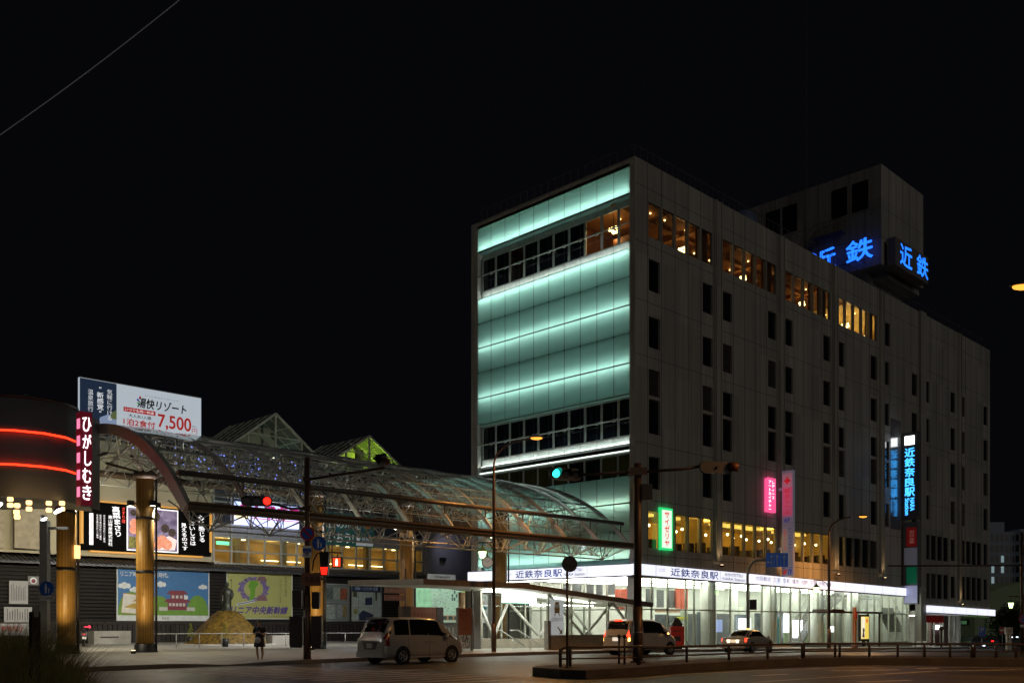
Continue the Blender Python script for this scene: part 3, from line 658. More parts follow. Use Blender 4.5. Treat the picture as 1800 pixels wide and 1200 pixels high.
# ================================================================== ARCADE CANOPY over the square
CY, CZ, RO, RI = 7.6, -2.0, 12.67, 11.35
HA = radians(49.3); HB = radians(25.); NS = 8; XA, XB = -31.1, -3.1; NB = 10; BW = (XB-XA)/NB
def arc(a, r): return CY+r*sin(a), CZ+r*cos(a)
cn = thing('arcade_canopy', 'long barrel-vaulted glass and steel canopy over the station square on round timber-clad columns', 'canopy', (0, 0, 0))
RIBM = mat('canopy_rib_metal', (.50, .49, .48), .45, .2); TRM = mat('canopy_truss_metal', (.56, .57, .57), .4, .25); GUT = mat('canopy_gutter_metal', (.20, .145, .10), .4, .3)
def ribmesh(x, w, d, m=0, mb=None):
    mb = mb or MB(); n = 28
    P = [(-HA+(HA+HB)*i/n) for i in range(n+1)]
    for a, b in zip(P, P[1:]):
        q = [(*arc(a, RO-d),), (*arc(b, RO-d),), (*arc(b, RO+.05),), (*arc(a, RO+.05),)]
        A = [mb.vert((x-w/2, *p)) for p in q]; B = [mb.vert((x+w/2, *p)) for p in q]
        for k in range(4): mb.idx((A[k], A[(k+1)%4], B[(k+1)%4], B[k]), m)
        mb.idx(A[::-1], m); mb.idx(B, m)
    return mb
for i in range(NB+1):
    big = i == 0
    ribmesh(XA+BW*i, .22 if big else .09, .42 if big else .16).build('end_arch' if i in (0, NB) else 'rib', RIBM, cn)
AN = [-HA+(HA+HB)*i/NS for i in range(NS+1)]; AI = [-HA+(HA+HB)*(i+.5)/NS for i in range(NS)]; AI = [-HA*.965]+AI[1:]
for a in AN[1:-1]: mb = MB(); mb.tube((XA,*arc(a,RO)), (XB,*arc(a,RO)), .05, 6); mb.build('purlin', TRM, cn)
mb = MB()
for a in (-HA*.72, -HA*.52, -HA*.3, -.05, HB*.5): mb.tube((XA,*arc(a,RO+.03)), (XB,*arc(a,RO+.03)), .025, 4)
mb.build('glazing_bar', TRM, cn)
LW = BW/2
mb = MB()
for i in range(NB*2):
    x = XA+LW*(i+.5)
    for j, a in enumerate(AI):
        p = (x, *arc(a, RI))
        for dx in (-.5, .5):
            for aa in (AN[j], AN[j+1]): mb.tube(p, (x+dx*LW, *arc(aa, RO-.05)), .02, 5, cap=False)
        if i: mb.tube((x-LW, *arc(a, RI)), p, .024, 5, cap=False)
        if j: mb.tube((x, *arc(AI[j-1], RI)), p, .024, 5, cap=False)
        mb.sphere(p, .05, 6)
mb.build('space_frame', TRM, cn)
# V-braces from the eaves beam to the lowest chord
for sgn in (-1,):
    mb = MB()
    for i in range(NB*2):
        x = XA+BW*.5*i; ya, za = arc(sgn*HA, RO); yb, zb = ya-sgn*1.0, za-.85
        xm = XA+BW*(.5*i+.25)
        if i % 2 == 0:
            for q in (XA+BW*.5*i, XA+BW*.5*(i+2), XA+BW*.5*(i+1)): mb.tube((q, ya, za-.1), (XA+BW*.5*(i+1), yb, zb), .03, 5, cap=False)
            for q in (0, 2): mb.tube((XA+BW*.5*(i+q), *arc(sgn*HA*.86, RI+.3)), (XA+BW*.5*(i+1), yb, zb), .03, 5, cap=False)
            mb.sphere((XA+BW*.5*(i+1), yb, zb), .07, 8)
    mb.tube((XA+BW*.5, yb, zb), (XB-BW*.5, yb, zb), .035, 6)
    mb.build('eaves_truss', TRM, cn)
for sgn, nm in ((-1, 'eaves_beam'), (1, 'eaves_beam')):
    ya, za = arc(-HA if sgn < 0 else HB, RO)
    mb = MB(); mb.tube((XA-.1,ya,za-.08), (XB+.6,ya,za-.08), .165, 12); mb.box(XA, XB+.4, ya-.2*(-sgn), ya+.08*sgn, za+.05, za+.14); mb.build(nm, GUT, cn)
mb = MB(); mb.tube((XA-.1,-1.28,7.62), (XB+.2,-1.28,7.62), .115, 12)
for i in range(NB+1): mb.tube((XA+BW*i,-1.28,7.5), (XA+BW*i,*arc(-HA*.9,RO)), .04, 5)
mb.build('snow_guard_pipe', mat('canopy_pipe', (.13, .12, .11), .4, .4), cn)
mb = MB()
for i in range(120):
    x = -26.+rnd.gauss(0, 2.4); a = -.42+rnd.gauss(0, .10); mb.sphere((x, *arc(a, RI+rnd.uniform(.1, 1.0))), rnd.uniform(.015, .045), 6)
tag(mb.build('blue_reflection_specks', em('blue_reflection_glow', (.25, .32, 1.), 1.6), cn), kind='stuff')  # blue reflections in the vault glass, put in as small glowing spheres
VG = glassy('vault_glass', (.80, .86, .85), 1, .06, .10, 1.55)
for i in range(NB):
    mb = MB(); n = 12; xs0 = XA+BW*i+.05; xs1 = XA+BW*(i+1)-.05
    P = [(-HA+(HA+HB)*k/n) for k in range(n+1)]
    for a, b in zip(P, P[1:]):                         # each bay dips a little, as sprung polycarbonate does
        for u in range(4):
            f0, f1 = u/4, (u+1)/4; g = lambda f: .05*sin(pi*f)
            mb.face([(xs0+(xs1-xs0)*f0, *arc(a, RO+.06+g(f0))), (xs0+(xs1-xs0)*f1, *arc(a, RO+.06+g(f1))), (xs0+(xs1-xs0)*f1, *arc(b, RO+.06+g(f1))), (xs0+(xs1-xs0)*f0, *arc(b, RO+.06+g(f0)))], 0, True)
    mb.build('vault_glazing', VG, cn)
TIMB = striped('golden_timber_cladding', (.58, .33, .075), (.44, .235, .05), 0, .11, .35, .45)
BAND = mat('black_steel_band', (.02, .02, .022), .45, .3)
FLIT = em('floodlight_lens', (1., .9, .7), 6)
for i, x in enumerate((-32.2, -28.5, -18.8, -12.4, -4.5)):
    z0 = .2; zt = 8.6
    mb = MB(); mb.lathe([(.41, z0+.3), (.41, zt)], (x, CY, 0), 28); c = mb.build('column', TIMB, cn)
    mb = MB(); mb.lathe([(.60, z0-.1), (.60, z0+.08), (.5, z0+.16), (.47, z0+.42), (.43, z0+.44)], (x, CY, 0), 28); mb.build('column_base', BAND, c)
    mb = MB(); mb.lathe([(.42, zt-.05), (.56, zt), (.56, zt+.2), (.3, zt+.3)], (x, CY, 0), 24)
    for k in range(4): mb.tube((x, CY, zt+.2), (x+(1.3 if k%2 else -1.3), CY+(1.4 if k>1 else -1.4), CZ+RI), .07, 6)
    mb.build('column_head', mat('column_head', (.09, .06, .05), .5), c)
    for z in ((4.0, 6.6) if i != 4 else (3.9, 6.4)): mb = MB(); mb.lathe([(.425, z), (.425, z+.14)], (x, CY, 0), 28); mb.build('column_strap', BAND, c)
    mb = MB(); mb.tube((x+.42, CY-.3, z0), (x+.42, CY-.3, zt), .055, 8); mb.build('downpipe', DARK, c)
    # floodlights clamped to the column (three small heads)
    z = 7.35
    for k, (dx, dy) in enumerate(((-.62, .2), (.1, -.62), (.65, .1))):
        mb = MB(); mb.tube((x+dx*.6, CY+dy*.6, z), (x+dx, CY+dy, z), .04, 6); mb.box(x+dx-.13, x+dx+.13, CY+dy-.13, CY+dy+.13, z-.12, z+.14)
        f = mb.build('floodlight', BLACK, c)
        mb = MB(); mb.box(x+dx-.1, x+dx+.1, CY+dy-.1, CY+dy+.1, z-.128, z-.122); mb.build('lens', FLIT, f)
        if k == 1: s = spot('flood_beam', (x+dx, CY+dy-.05, z+.25), (x+dx*2, CY+dy*3, z+4), (.95, .93, .85), 130 if i < 4 else 30, 150, .8, .12); s.parent = f
        else: s = spot('flood_beam', (x+dx, CY+dy, z-.2), (x-1.5, CY+13, 1.5) if k == 0 else (x+dx*4, CY-4.5, 0), (1., .90, .66) if i < 2 else (.80, .83, 1.) if k else (.95, .92, .85), ((3900, 3300, 2800, 2200, 400)[i] if k == 0 else (900, 900, 700, 700, 200)[i]), 140 if k else 115, .7, .12); s.parent = f
    if i < 3:
        u = thing('column_uplight', ['small bollard uplight at the foot of the leftmost timber column', 'small bollard uplight beside the second timber column from the left', 'small bollard uplight at the foot of the timber column behind the traffic signal'][i], 'light', (x-1.35, CY-1.75, z0-.04))
        mb = MB(); mb.lathe([(.1, 0), (.1, .12), (.13, .14), (.13, .2)], (0, 0, 0), 12); mb.build('housing', BLACK, u)
        mb = MB(); mb.lathe([(.1, .2), (.1, .204)], (0, 0, 0), 12); mb.build('lens', UPL, u)
        s = spot('uplight_beam', (0, 0, .22), (1.1, 1.45, 4.2), (1., .74, .34), 520, 75, .9, .08); s.parent = u
mb = MB(); mb.box(-32.0, -31.75, CY-.47, CY-.42, 4.55, 5.15); tag(mb.build('column_lantern', em('column_lantern', (1., .62, .25), 1.8)), 'small glowing rectangular lantern on the leftmost timber column', 'lantern')

# ------------------------------------------------------------------ billboard riding on the canopy
t = thing('billboard', 'wide white advertising billboard with a big red price standing on the canopy roof', 'billboard', (-31.65, CY-.1, 10.7))
BBW, BBH = 6.0, 2.2
FACEW = em('billboard_white', (.60, .68, .76), .62)  # floodlight on face and prints put in as weak emission
mb = MB(); mb.box(0, BBW, 0, .16, 0, BBH); mb.build('panel', FACEW, t)
mb = MB()
for x in (.4, 2., 4., 5.6): mb.tube((x, .3, -.6), (x, .12, BBH-.2), .05, 6); mb.tube((x, 1.6, -.8), (x, .18, BBH-.3), .04, 6)
mb.box(0, BBW, -.01, .17, -.06, -.002); mb.box(0, BBW, -.01, .17, BBH+.002, BBH+.05); mb.build('support_frame', STEEL, t)
DKB = em('billboard_photo_dark', (.012, .022, .045), .9)
mb = MB(); mb.box(.02, 1.72, -.006, -.001, .02, BBH-.02); mb.build('photo', DKB, t)
mb = MB(); mb.sheet([(.8,.03),(1.72,.03),(1.72,.55),(1.3,.68),(.95,.5)], -.009); mb.build('photo_detail', em('billboard_photo_blue', (.22, .28, .42), .8), t)
mb = MB(); mb.sheet([(1.4,.5),(1.72,.5),(1.72,.95),(1.5,.8)], -.0095); mb.build('photo_detail', em('billboard_photo_green', (.10, .13, .05), .8), t)
BW_ = em('billboard_white_print', (.75, .78, .82), .8); BR_ = em('billboard_red_print', (.50, .025, .02), .55); BK_ = mat('billboard_black_print', (.02, .02, .02), .6)
vtext('気軽に行ける', 1.26, 1.52, .42, 1.86, BW_, t); vtext('"新感覚"', .80, 1.10, .72, 1.90, BW_, t, bold=.015); vtext('温泉旅行。', .38, .63, .45, 1.72, BW_, t)
text('湯快リゾート', 2.75, 5.2, 1.25, 1.72, BK_, t, bold=.03, slant=.15); text('日本の温泉を元気にする', 3.1, 4.8, 1.83, 1.89, GREYT, t)
for (x, z, c) in ((2.86, 1.74, (.6, .03, .03)), (2.74, 1.6, (.05, .1, .5)), (2.76, 1.44, (.03, .35, .08))):
    mb = MB(); mb.disc((x, -.008, z), .055, 12); mb.build('logo_dot', em('logo_dot%d' % int(z*100), c, .5), t)
mb = MB(); mb.box(2.05, 3.62, -.008, -.001, .96, 1.17); mb.build('red_label', BR_, t)
text('いつでも同一料金', 2.12, 3.55, 1.0, 1.13, BW_, t, bold=.01); text('大人お1人様', 2.3, 3.4, .72, .88, BK_, t, bold=.015); text('1泊2食付', 2.05, 3.6, .34, .64, BR_, t, bold=.03)
text('7,500', 3.75, 5.45, .36, 1.08, BR_, t, bold=.02); text('円', 5.5, 5.78, .36, .62, BR_, t); text('税込', 5.52, 5.75, .68, .76, BK_, t); text('税込 8,100円', 3.9, 4.75, .12, .26, BK_, t); text('*一部の施設を除く', 4.85, 5.7, .14, .19, GREYT, t)

# ================================================================== SHOPPING BUILDING behind the square (wall plane y = 26)
YW = 26.
sb = thing('shopping_building', 'low dark-slatted shopping building with a tiled eave, lit curtain wall windows and glass roof gables', 'building')
SLAT = striped('dark_slatted_wall', (.010, .009, .008), (.03, .026, .024), 2, .24, .45, .6, spec=.1)
VSL = striped('vertical_slat_base', (.022, .018, .017), (.085, .072, .066), 0, .32, .45, .5)
CREAM = mat('cream_render', (.52, .47, .33), .8, var=.12, scale=.6)
GREYW = mat('grey_plain_wall', (.34, .34, .38), .8, var=.1, scale=.4)
mb = MB(); mb.box(-44, 6., YW, YW+.3, 1.75, 5.7); mb.build('slatted_wall', SLAT, sb)
mb = MB()
for i in range(17): z = 1.8+.235*i; mb.box(-44, 6., YW-.07, YW-.001, z, z+.12)
mb.build('slat_board', mat('slat_board', (.026, .022, .021), .6, spec=.12), sb)
mb = MB(); mb.box(-44, 6., YW-.02, YW+.3, -.1, 1.75)
for i in range(150): mb.box(-44+.333*i, -44+.333*i+.17, YW-.10, YW-.021, .3, 1.55, 1)
mb.box(-44, 6, YW-.14, YW-.02, 1.56, 1.76, 1); mb.build('base_wall', [mat('base_wall_dark', (.014, .012, .012), .6), mat('base_slat', (.042, .036, .034), .6, spec=.12)], sb)
# tiled eave
TILE = mat('dark_roof_tile', (.05, .05, .055), .35, var=.3, scale=6)
mb = MB(); mb.poly([(0,0),(0,0)], 0, 0) if 0 else None
mb.face(((-44,YW-1.1,5.45),(6.4,YW-1.1,5.45),(6.4,YW+.1,5.85),(-44,YW+.1,5.85))); mb.face(((-44,YW-1.1,5.3),(-44,YW+.1,5.6),(6.4,YW+.1,5.6),(6.4,YW-1.1,5.3))); mb.face(((-44,YW-1.1,5.3),(6.4,YW-1.1,5.3),(6.4,YW-1.1,5.45),(-44,YW-1.1,5.45)))
mb.face(((6.4,YW-1.1,5.3),(6.4,YW+.1,5.6),(6.4,YW+.1,5.85),(6.4,YW-1.1,5.45)))
for i in range(168): x = -43.9+.3*i; mb.tube((x,YW-1.13,5.45), (x,YW+.08,5.87), .075, 6)
mb.build('tiled_eave', TILE, sb)
# cream upper wall to the left, curtain wall to the right
mb = MB(); mb.box(-44, -15.2, YW+.02, YW+.4, 6.0, 13.6); mb.box(-24.4, -15.3, YW-.1, YW+.02, 9.75, 9.95)
mb.build('cream_wall', CREAM, sb)
CWX0, CWX1 = -15.1, 4.2
NPAN = 14; PW = (CWX1-CWX0)/NPAN
zr = [5.95, 6.85, 7.85, 8.75, 10.35, 11.6, 12.8, 13.9]
CWF = mat('curtain_wall_frame', (.40, .40, .38), .45, .3)
mb = MB()
for i in range(NPAN+1): mb.box(CWX0+PW*i-.07, CWX0+PW*i+.07, YW, YW+.14, 6.0, 14.)
for z in zr: mb.box(CWX0, CWX1, YW+.01, YW+.13, z-.06, z+.06)
mb.build('curtain_wall_frame', CWF, sb)
PANG = mat('grey_glass_panel', (.30, .31, .34), .3, var=.08); TEALP = mat('dim_blue_glass', (.05, .06, .09), .15, var=.3)
for i in range(NPAN):
    a, b = CWX0+PW*i+.07, CWX0+PW*(i+1)-.07
    for k, (c, d) in enumerate(zip(zr, zr[1:])):
        mb = MB(); mb.box(a, b, YW+.06, YW+.075, c+.06, d-.06)
        mb.build('curtain_wall_pane', CLEAR if k in (0, 1) else (PANG if k == 2 else TEALP), sb)
mb = MB(); mb.box(CWX0, CWX1, YW+5, YW+5.2, 6, 8.4); mb.box(CWX0-.1, CWX0, YW+.2, YW+5, 6, 8.5); mb.box(CWX1, CWX1+.1, YW+.2, YW+5, 6, 8.5)
for i in range(5): mb.box(CWX0+2+3.9*i, CWX0+2.4+3.9*i, YW+.5, YW+.9, 6, 7.95)
mb.build('shop_interior_wall', mat('shop_interior', (.42, .27, .09), .8, var=.6, scale=.5), sb)
mb = MB(); mb.box(CWX0, CWX1, YW+.15, YW+5, 8.0, 8.15); mb.box(CWX0, CWX1, YW+.15, YW+5, 5.9, 6.0); mb.build('shop_interior_ceiling', mat('shop_ceiling', (.42, .33, .2), .8), sb)
mb = MB()
for i in range(12): mb.box(CWX0+.6+1.6*i, CWX0+.85+1.6*i, YW+.9+(i%3)*.9, YW+1.1+(i%3)*.9, 7.95, 7.997)
for i in range(6): mb.box(CWX0+6.5+2.1*i, CWX0+8+2.1*i, YW+4.5, YW+4.6, 6.6, 6.65)
mb.build('ceiling_lamp', em('shop_downlight', (1., .78, .35), 10), sb)
for x in (-13.2, -9, -4.5, 0, 3): b = bulb('shop_light', (x, YW+2.4, 7.5), (1., .72, .24), 70 if x < -8 else 24, .2); b.parent = sb
mb = MB(); mb.box(-14.4, -13.4, YW+.9, YW+.95, 7.35, 7.6); mb.build('exit_sign', em('green_exit_sign', (.2, 1., .5), 1.6), sb)
# body, roof and the glass gables
mb = MB(); mb.box(-44, 6, YW+5.3, YW+20, 0, 13.6); mb.box(-44, 6, YW+.45, YW+20, 13.6, 13.9); mb.build('roof', mat('flat_roof_dark', (.06, .06, .06), .8), sb)
GL_L = em('lit_gable_lime', (.42, .52, .06), .75)
for gx, lit in ((-9.9, False), (-1.2, True)):
    hw, zb, za, dp = 4.6, 13.9, 17.4, 7.0
    if lit: za, zb = 16.9, 13.9
    g = MB(); fr = [(-hw, zb), (0, za), (hw, zb)]
    def beam(p, q, y, r=.11): g.tube((gx+p[0], y, p[1]), (gx+q[0], y, q[1]), r, 4)
    for y in (YW+.3, YW+dp): beam(fr[0], fr[1], y); beam(fr[1], fr[2], y); beam(fr[0], fr[2], y)
    beam((0, za), (0, zb), YW+.3, .09); beam((-2.3, zb), (-2.3, zb+(za-zb)*.5), YW+.3, .07); beam((2.3, zb), (2.3, zb+(za-zb)*.5), YW+.3, .07); beam((-2.3, zb+(za-zb)*.5), (2.3, zb+(za-zb)*.5), YW+.3, .06)
    for f in (0, .25, .5, .75, 1):
        for s in (-1, 1): g.tube((gx+s*hw*(1-f), YW+.3, zb+(za-zb)*f), (gx+s*hw*(1-f), YW+dp, zb+(za-zb)*f), .05, 4)
    for k in range(6):
        for s in (-1, 1): g.tube((gx, YW+.3+dp*k/6, za+.02), (gx+s*hw, YW+.3+dp*k/6, zb+.02), .05, 4)
    G_ = g.build('roof_gable', mat('pale_gable_frame', (.62, .64, .56), .5), sb)
    p = MB(); p.face(((gx-hw, YW+.3, zb), (gx, YW+.3, za), (gx, YW+dp, za), (gx-hw, YW+dp, zb))); p.face(((gx+hw, YW+.3, zb), (gx+hw, YW+dp, zb), (gx, YW+dp, za), (gx, YW+.3, za)))
    p.build('gable_roof_glass', mat('gable_roof_glass', (.12, .14, .13), .25), G_)
    p = MB(); p.face(((gx-hw, YW+.34, zb), (gx+hw, YW+.34, zb), (gx, YW+.34, za))); p.build('gable_glass', CLEAR, G_)
    p = MB(); p.poly([(gx-hw+.3,zb),(gx+hw-.3,zb),(gx+.1,za-.25),(gx-.1,za-.25)], YW+3.2, YW+3.3); p.box(gx-.5, gx+.1, YW+1.2, YW+1.6, zb, za-1); p.poly([(gx+1.2,zb),(gx+1.6,zb),(gx-1.2,zb+2.4),(gx-1.5,zb+2.3)], YW+1.0, YW+1.1)
    p.build('gable_inner_wall', mat('gable_inner_wall', (.55, .53, .42), .8), G_)
    b = bulb('gable_light', (gx+.8, YW+1.9, zb+.4), (.66, 1., .10) if lit else (1., .95, .72), 230 if lit else 14, .2); b.parent = G_
    p = MB(); p.sphere((gx+.8, YW+1.9, zb+.4), .12, 10); p.build('gable_lamp', em('gable_lamp_%d' % lit, (.8, 1., .2) if lit else (1., .9, .7), 4), G_)
# dim violet-grey plain wall between the shop and the station
ax = thing('plain_annex', 'plain windowless grey wall block between the shopping building and the station building', 'building', (4.3, YW-.3, 0))
mb = MB(); mb.box(0, 30, 0, 16, 0, 12.2); mb.build('wall', GREYW, ax); mb = MB(); mb.box(-.1, 30, -.08, 16, 12.2, 12.5); mb.build('coping', CONC, ax)
mb = MB(); mb.box(1.5, 2., -.3, -.002, 7.0, 7.3); mb.build('wall_lamp', BLACK, ax); s = spot('wall_lamp_beam', (1.2, -2.2, 9.5), (2.5, 0, 8), (.75, .75, 1.), 60, 90, .9, .2); s.parent = ax
# ---- lit food sign and the blue-white shop sign
x0, z0 = -24.5, 6.35
t = thing('food_sign', 'wide black lit shop sign with white brush lettering and a food photograph', 'sign', (x0, YW-.35, z0))
FW, FH = 9.0, 3.15
mb = MB(); mb.box(0, FW, 0, .3, 0, FH); mb.build('panel', mat('black_sign_panel', (.006, .006, .006), .9, spec=.05), t)
OR = em('orange_sign_edge', (.75, .36, .06), .55)
mb = MB(); mb.box(-.05, .12, -.03, .32, .4, FH-.1); mb.box(FW-.12, FW+.06, -.03, .32, .3, FH-.1); mb.box(.6, FW-.6, -.03, .32, -.12, -.001); mb.box(0, FW, -.03, .32, FH+.001, FH+.1); mb.build('sign_frame', OR, t)
WT = em('food_sign_white', (.95, .93, .95), .95)
mb = MB(); mb.box(2.95, 6.55, -.012, -.001, .12, FH-.1); mb.build('photo_border', WT, t)
mb = MB(); mb.box(3.03, 6.47, -.018, -.013, .2, FH-.18); mb.build('photo', em_print('photo_purple', (.10, .07, .14), (.42, .33, .46), .7, 1.6), t)
mb = MB()
for cx, cz, r in ((3.5,1.9,.36),(3.75,1.65,.3),(3.4,1.5,.28),(5.4,.85,.42),(5.75,.65,.36),(5.1,.6,.3)): mb.disc((cx,-.0195-.0003*r*10,cz), r, 18)
mb.build('photo_detail', em_print('photo_salmon', (.55, .13, .06), (.95, .55, .36), .85, 9), t)
mb = MB()
for cx, cz, r in ((4.3,2.6,.3),(4.9,2.5,.35),(5.6,1.75,.3),(6.1,1.5,.28),(3.4,2.65,.22)): mb.disc((cx,-.0199-.0004*r*10,cz), r, 18)
mb.build('photo_detail', em_print('photo_dark', (.015, .008, .006), (.12, .07, .05), .7, 7), t)
mb = MB(); mb.sheet([(3.05,.3),(4.0,.3),(4.1,.9),(3.1,1.1)], -.024); mb.build('photo_detail', em_print('photo_olive', (.05, .05, .01), (.42, .36, .06), .8, 9), t)
mb = MB(); mb.sheet([(4.9,.25),(6.3,.3),(6.45,1.0),(5.9,1.25),(5.,.95)], -.0186); mb.build('photo_detail', em_print('photo_paper', (.75, .66, .68), (.85, .48, .32), .85, 4), t)
vtext('心に感じる', 8.05, 8.5, 1.0, 2.85, WT, t, bold=.02, slant=-.06); vtext('おいしさは', 7.4, 7.8, .72, 2.4, WT, t, bold=.02, slant=-.06); vtext('見えるのです', 6.8, 7.2, .35, 2.2, WT, t, bold=.02, slant=-.06)
vtext('高菜まさり', 2.05, 2.55, 1.0, 2.95, WT, t, bold=.03, slant=-.1); vtext('さすり球', 2.62, 2.85, 1.9, 2.95, em('food_sign_red', (.85, .05, .03), .8), t, bold=.02)
vtext('高山特産株式会社', 1.72, 2.0, .35, 2.35, WT, t, bold=.01)
mb = MB(); mb.box(.5, .75, -.012, -.001, .35, 2.4); mb.build('white_tab', WT, t); vtext('奈良本店二階', .55, .7, .5, 2.2, em('tab_red', (.7, .1, .1), .6), t, -.016)
for x, zz in ((.95, .8), (1.15, .7), (1.4, .55)): vtext('奈良市東向中町二八番地', x, x+.13, zz, 2.35, WT, t)
t = thing('shop_sign', 'blue-white glowing window sign with cut-off magenta characters under the canopy beam', 'sign', (CWX0+PW*1.02, YW-.25, 8.8))
SW = PW*4.0
mb = MB(); mb.box(0, SW, 0, .2, 0, 1.65); mb.build('lit_face', em('blue_white_face', (.52, .58, 1.), 2.0), t)
MAG = em('magenta_letters', (.75, .02, .28), .8)
text('ユトワガコ', .5, SW-.1, .62, 1.6, MAG, t, -.012, .07); mb = MB(); mb.box(SW*.27, SW*.97, -.01, -.002, .5, .56); mb.build('underline', MAG, t)
mb = MB(); mb.box(.1, SW*.22, -.01, -.002, .4, 1.2); mb.build('yellow_patch', em('sign_yellow', (.95, .85, .5), 1.2), t)
mb = MB()
for i in range(5): mb.box(SW*i/4-.04, SW*i/4+.04, -.02, .2, 0, 1.65)
mb.build('sign_frame', CWF, t)
t = thing('fabric_banner', 'dark green hanging banner with white brush lettering on the curtain wall', 'banner', (CWX0+PW*6.25, YW-.2, 7.75))
BWd = PW*3.9
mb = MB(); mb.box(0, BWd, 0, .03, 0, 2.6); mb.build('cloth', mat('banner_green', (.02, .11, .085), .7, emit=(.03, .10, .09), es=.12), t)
mb = MB()
for i in range(7): mb.sheet([(.15+.8*i, .9), (.22+.8*i, .9), (.42+.8*i, 2.6), (.3+.8*i, 2.6)], -.004)
mb.build('blue_streak', mat('banner_blue', (.03, .12, .42), .7), t)
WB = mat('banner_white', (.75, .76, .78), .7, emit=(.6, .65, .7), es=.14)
text('奈良の木を', .1, BWd*.74, 1.35, 2.25, WB, t, -.01, .01); text('つかおう!', .1, BWd*.62, .25, 1.05, WB, t, -.01, .01); text('奈良県', BWd*.77, BWd*.98, .5, .85, WB, t, -.01, .01)
mb = MB(); mb.disc((BWd*.71, -.008, .68), .2, 20); mb.build('emblem', WB, t); mb = MB(); mb.box(BWd*.67, BWd*.98, -.008, -.002, .12, .36); mb.build('white_strip', WB, t)
mb = MB(); mb.sheet([(BWd*.84,1.5),(BWd*.93,1.5),(BWd*.95,2.2),(BWd*.88,2.45)], -.008); mb.build('orange_figure', mat('banner_orange', (.6, .25, .06), .7), t)
# ---- posters on the slatted wall
t = thing('poster', 'blue poster of a temple gate and white clouds on the dark slatted wall', 'poster', (-22.15, YW-.2, 1.8))
PWd, PH = 6.6, 3.55
mb = MB(); mb.box(0, PWd, 0, .1, 0, PH); mb.build('board', mat('poster_white', (.65, .68, .70), .5), t)
mb = MB(); mb.box(.08, PWd-.08, -.008, -.001, .38, PH-.08); mb.build('sky_print', mat('poster_blue', (.04, .17, .42), .5, var=.05), t)
mb = MB(); mb.sheet([(.08,.38),(PWd-.08,.38),(PWd-.08,.75),(.08,.72)], -.012)
mb.poly([(.08+.9*(1-cos(a)), .6+1.35*sin(a)) for a in [pi*k/10 for k in range(11)]], -.0105, -.0101); mb.poly([(2.0+.9*(1-cos(a)), .6+1.1*sin(a)) for a in [pi*k/10 for k in range(11)]], -.0103, -.0099); mb.poly([(4.9+.8*(1-cos(a)), .6+1.2*sin(a)) for a in [pi*k/10 for k in range(11)]], -.0104, -.01)
mb.build('green_hill', mat('poster_green', (.14, .30, .03), .5), t)
mb = MB()
for x, z, s in ((.5,2.35,.38),(1.2,2.1,.32),(3.0,2.5,.35),(4.6,1.65,.35),(6.1,2.4,.3)):
    mb.disc((x,-.0112,z), s*.6, 14); mb.disc((x+s*.7,-.0116,z-.02), s*.45, 14); mb.disc((x-s*.7,-.012,z-.03), s*.4, 14)
mb.build('cloud', mat('poster_cloud', (.70, .75, .78), .5), t)
mb = MB(); RD = mat('poster_dark_red', (.22, .03, .05), .5); mb.sheet([(3.2,1.3),(5.2,1.3),(4.95,1.5),(3.45,1.5)], -.016); mb.sheet([(3.4,1.85),(5.0,1.85),(4.7,2.1),(3.7,2.1)], -.016)
mb.sheet([(3.5,.75),(4.9,.75),(4.9,1.3),(3.5,1.3)], -.0158); mb.sheet([(3.7,1.5),(4.7,1.5),(4.7,1.85),(3.7,1.85)], -.0158); mb.build('temple_gate', RD, t)
mb = MB()
for i in range(5): mb.sheet([(3.6+.25*i,1.02),(3.78+.25*i,1.02),(3.78+.25*i,1.22),(3.6+.25*i,1.22)], -.0175)
for i in range(3): mb.sheet([(3.8+.3*i,1.56),(3.98+.3*i,1.56),(3.98+.3*i,1.76),(3.8+.3*i,1.76)], -.0175)
mb.sheet([(2.9,.7),(3.5,.7),(3.5,.95),(2.9,.95)], -.0175); mb.sheet([(4.9,.7),(5.5,.7),(5.5,.95),(4.9,.95)], -.0175); mb.build('temple_wall', mat('poster_pale', (.55, .55, .52), .5), t)
mb = MB(); mb.sheet([(.3,.55),(1.8,.45),(1.75,1.7),(.45,1.8)], -.0168); mb.build('leaflet', mat('poster_leaflet', (.72, .70, .65), .5), t)
mb = MB(); mb.sheet([(.28,.52),(1.82,.42),(1.77,1.73),(.43,1.84)], -.0163); mb.build('leaflet_edge', mat('poster_orange', (.55, .2, .04), .5), t)
mb = MB(); mb.sheet([(.45,.9),(1.7,.75),(1.2,1.2)], -.0175); mb.sheet([(1.0,1.25),(1.5,1.65),(1.4,1.35)], -.0175); mb.build('leaflet_gold', mat('poster_gold', (.5, .33, .05), .5), t)
text('リニア時代は、奈良時代。', .25, 3.55, 2.95, 3.3, mat('poster_letters', (.72, .75, .78), .5), t, -.014, .02); text('奈良市', 3.1, 3.6, .1, .26, mat('poster_black', (.03, .03, .03), .5), t, -.004)
t = thing('poster', 'yellow-green railway poster with purple characters behind the bronze statue', 'poster', (-14.2, YW-.2, 1.95))
PWd, PH = 5.45, 3.45
mb = MB(); mb.box(0, PWd, 0, .1, 0, PH); mb.build('board', mat('poster_white'), t) if 0 else mb.build('board', MC['poster_white'], t)
mb = MB(); mb.box(.05, PWd-.08, -.008, -.001, .06, PH-.06); mb.build('print', mat('poster_lime', (.46, .47, .16), .5, var=.06, scale=.6), t)
PUR = mat('poster_purple', (.11, .07, .30), .5)
text('リニア中央新幹線', .35, PWd-.45, .38, .95, PUR, t, -.014, .04, slant=.25)
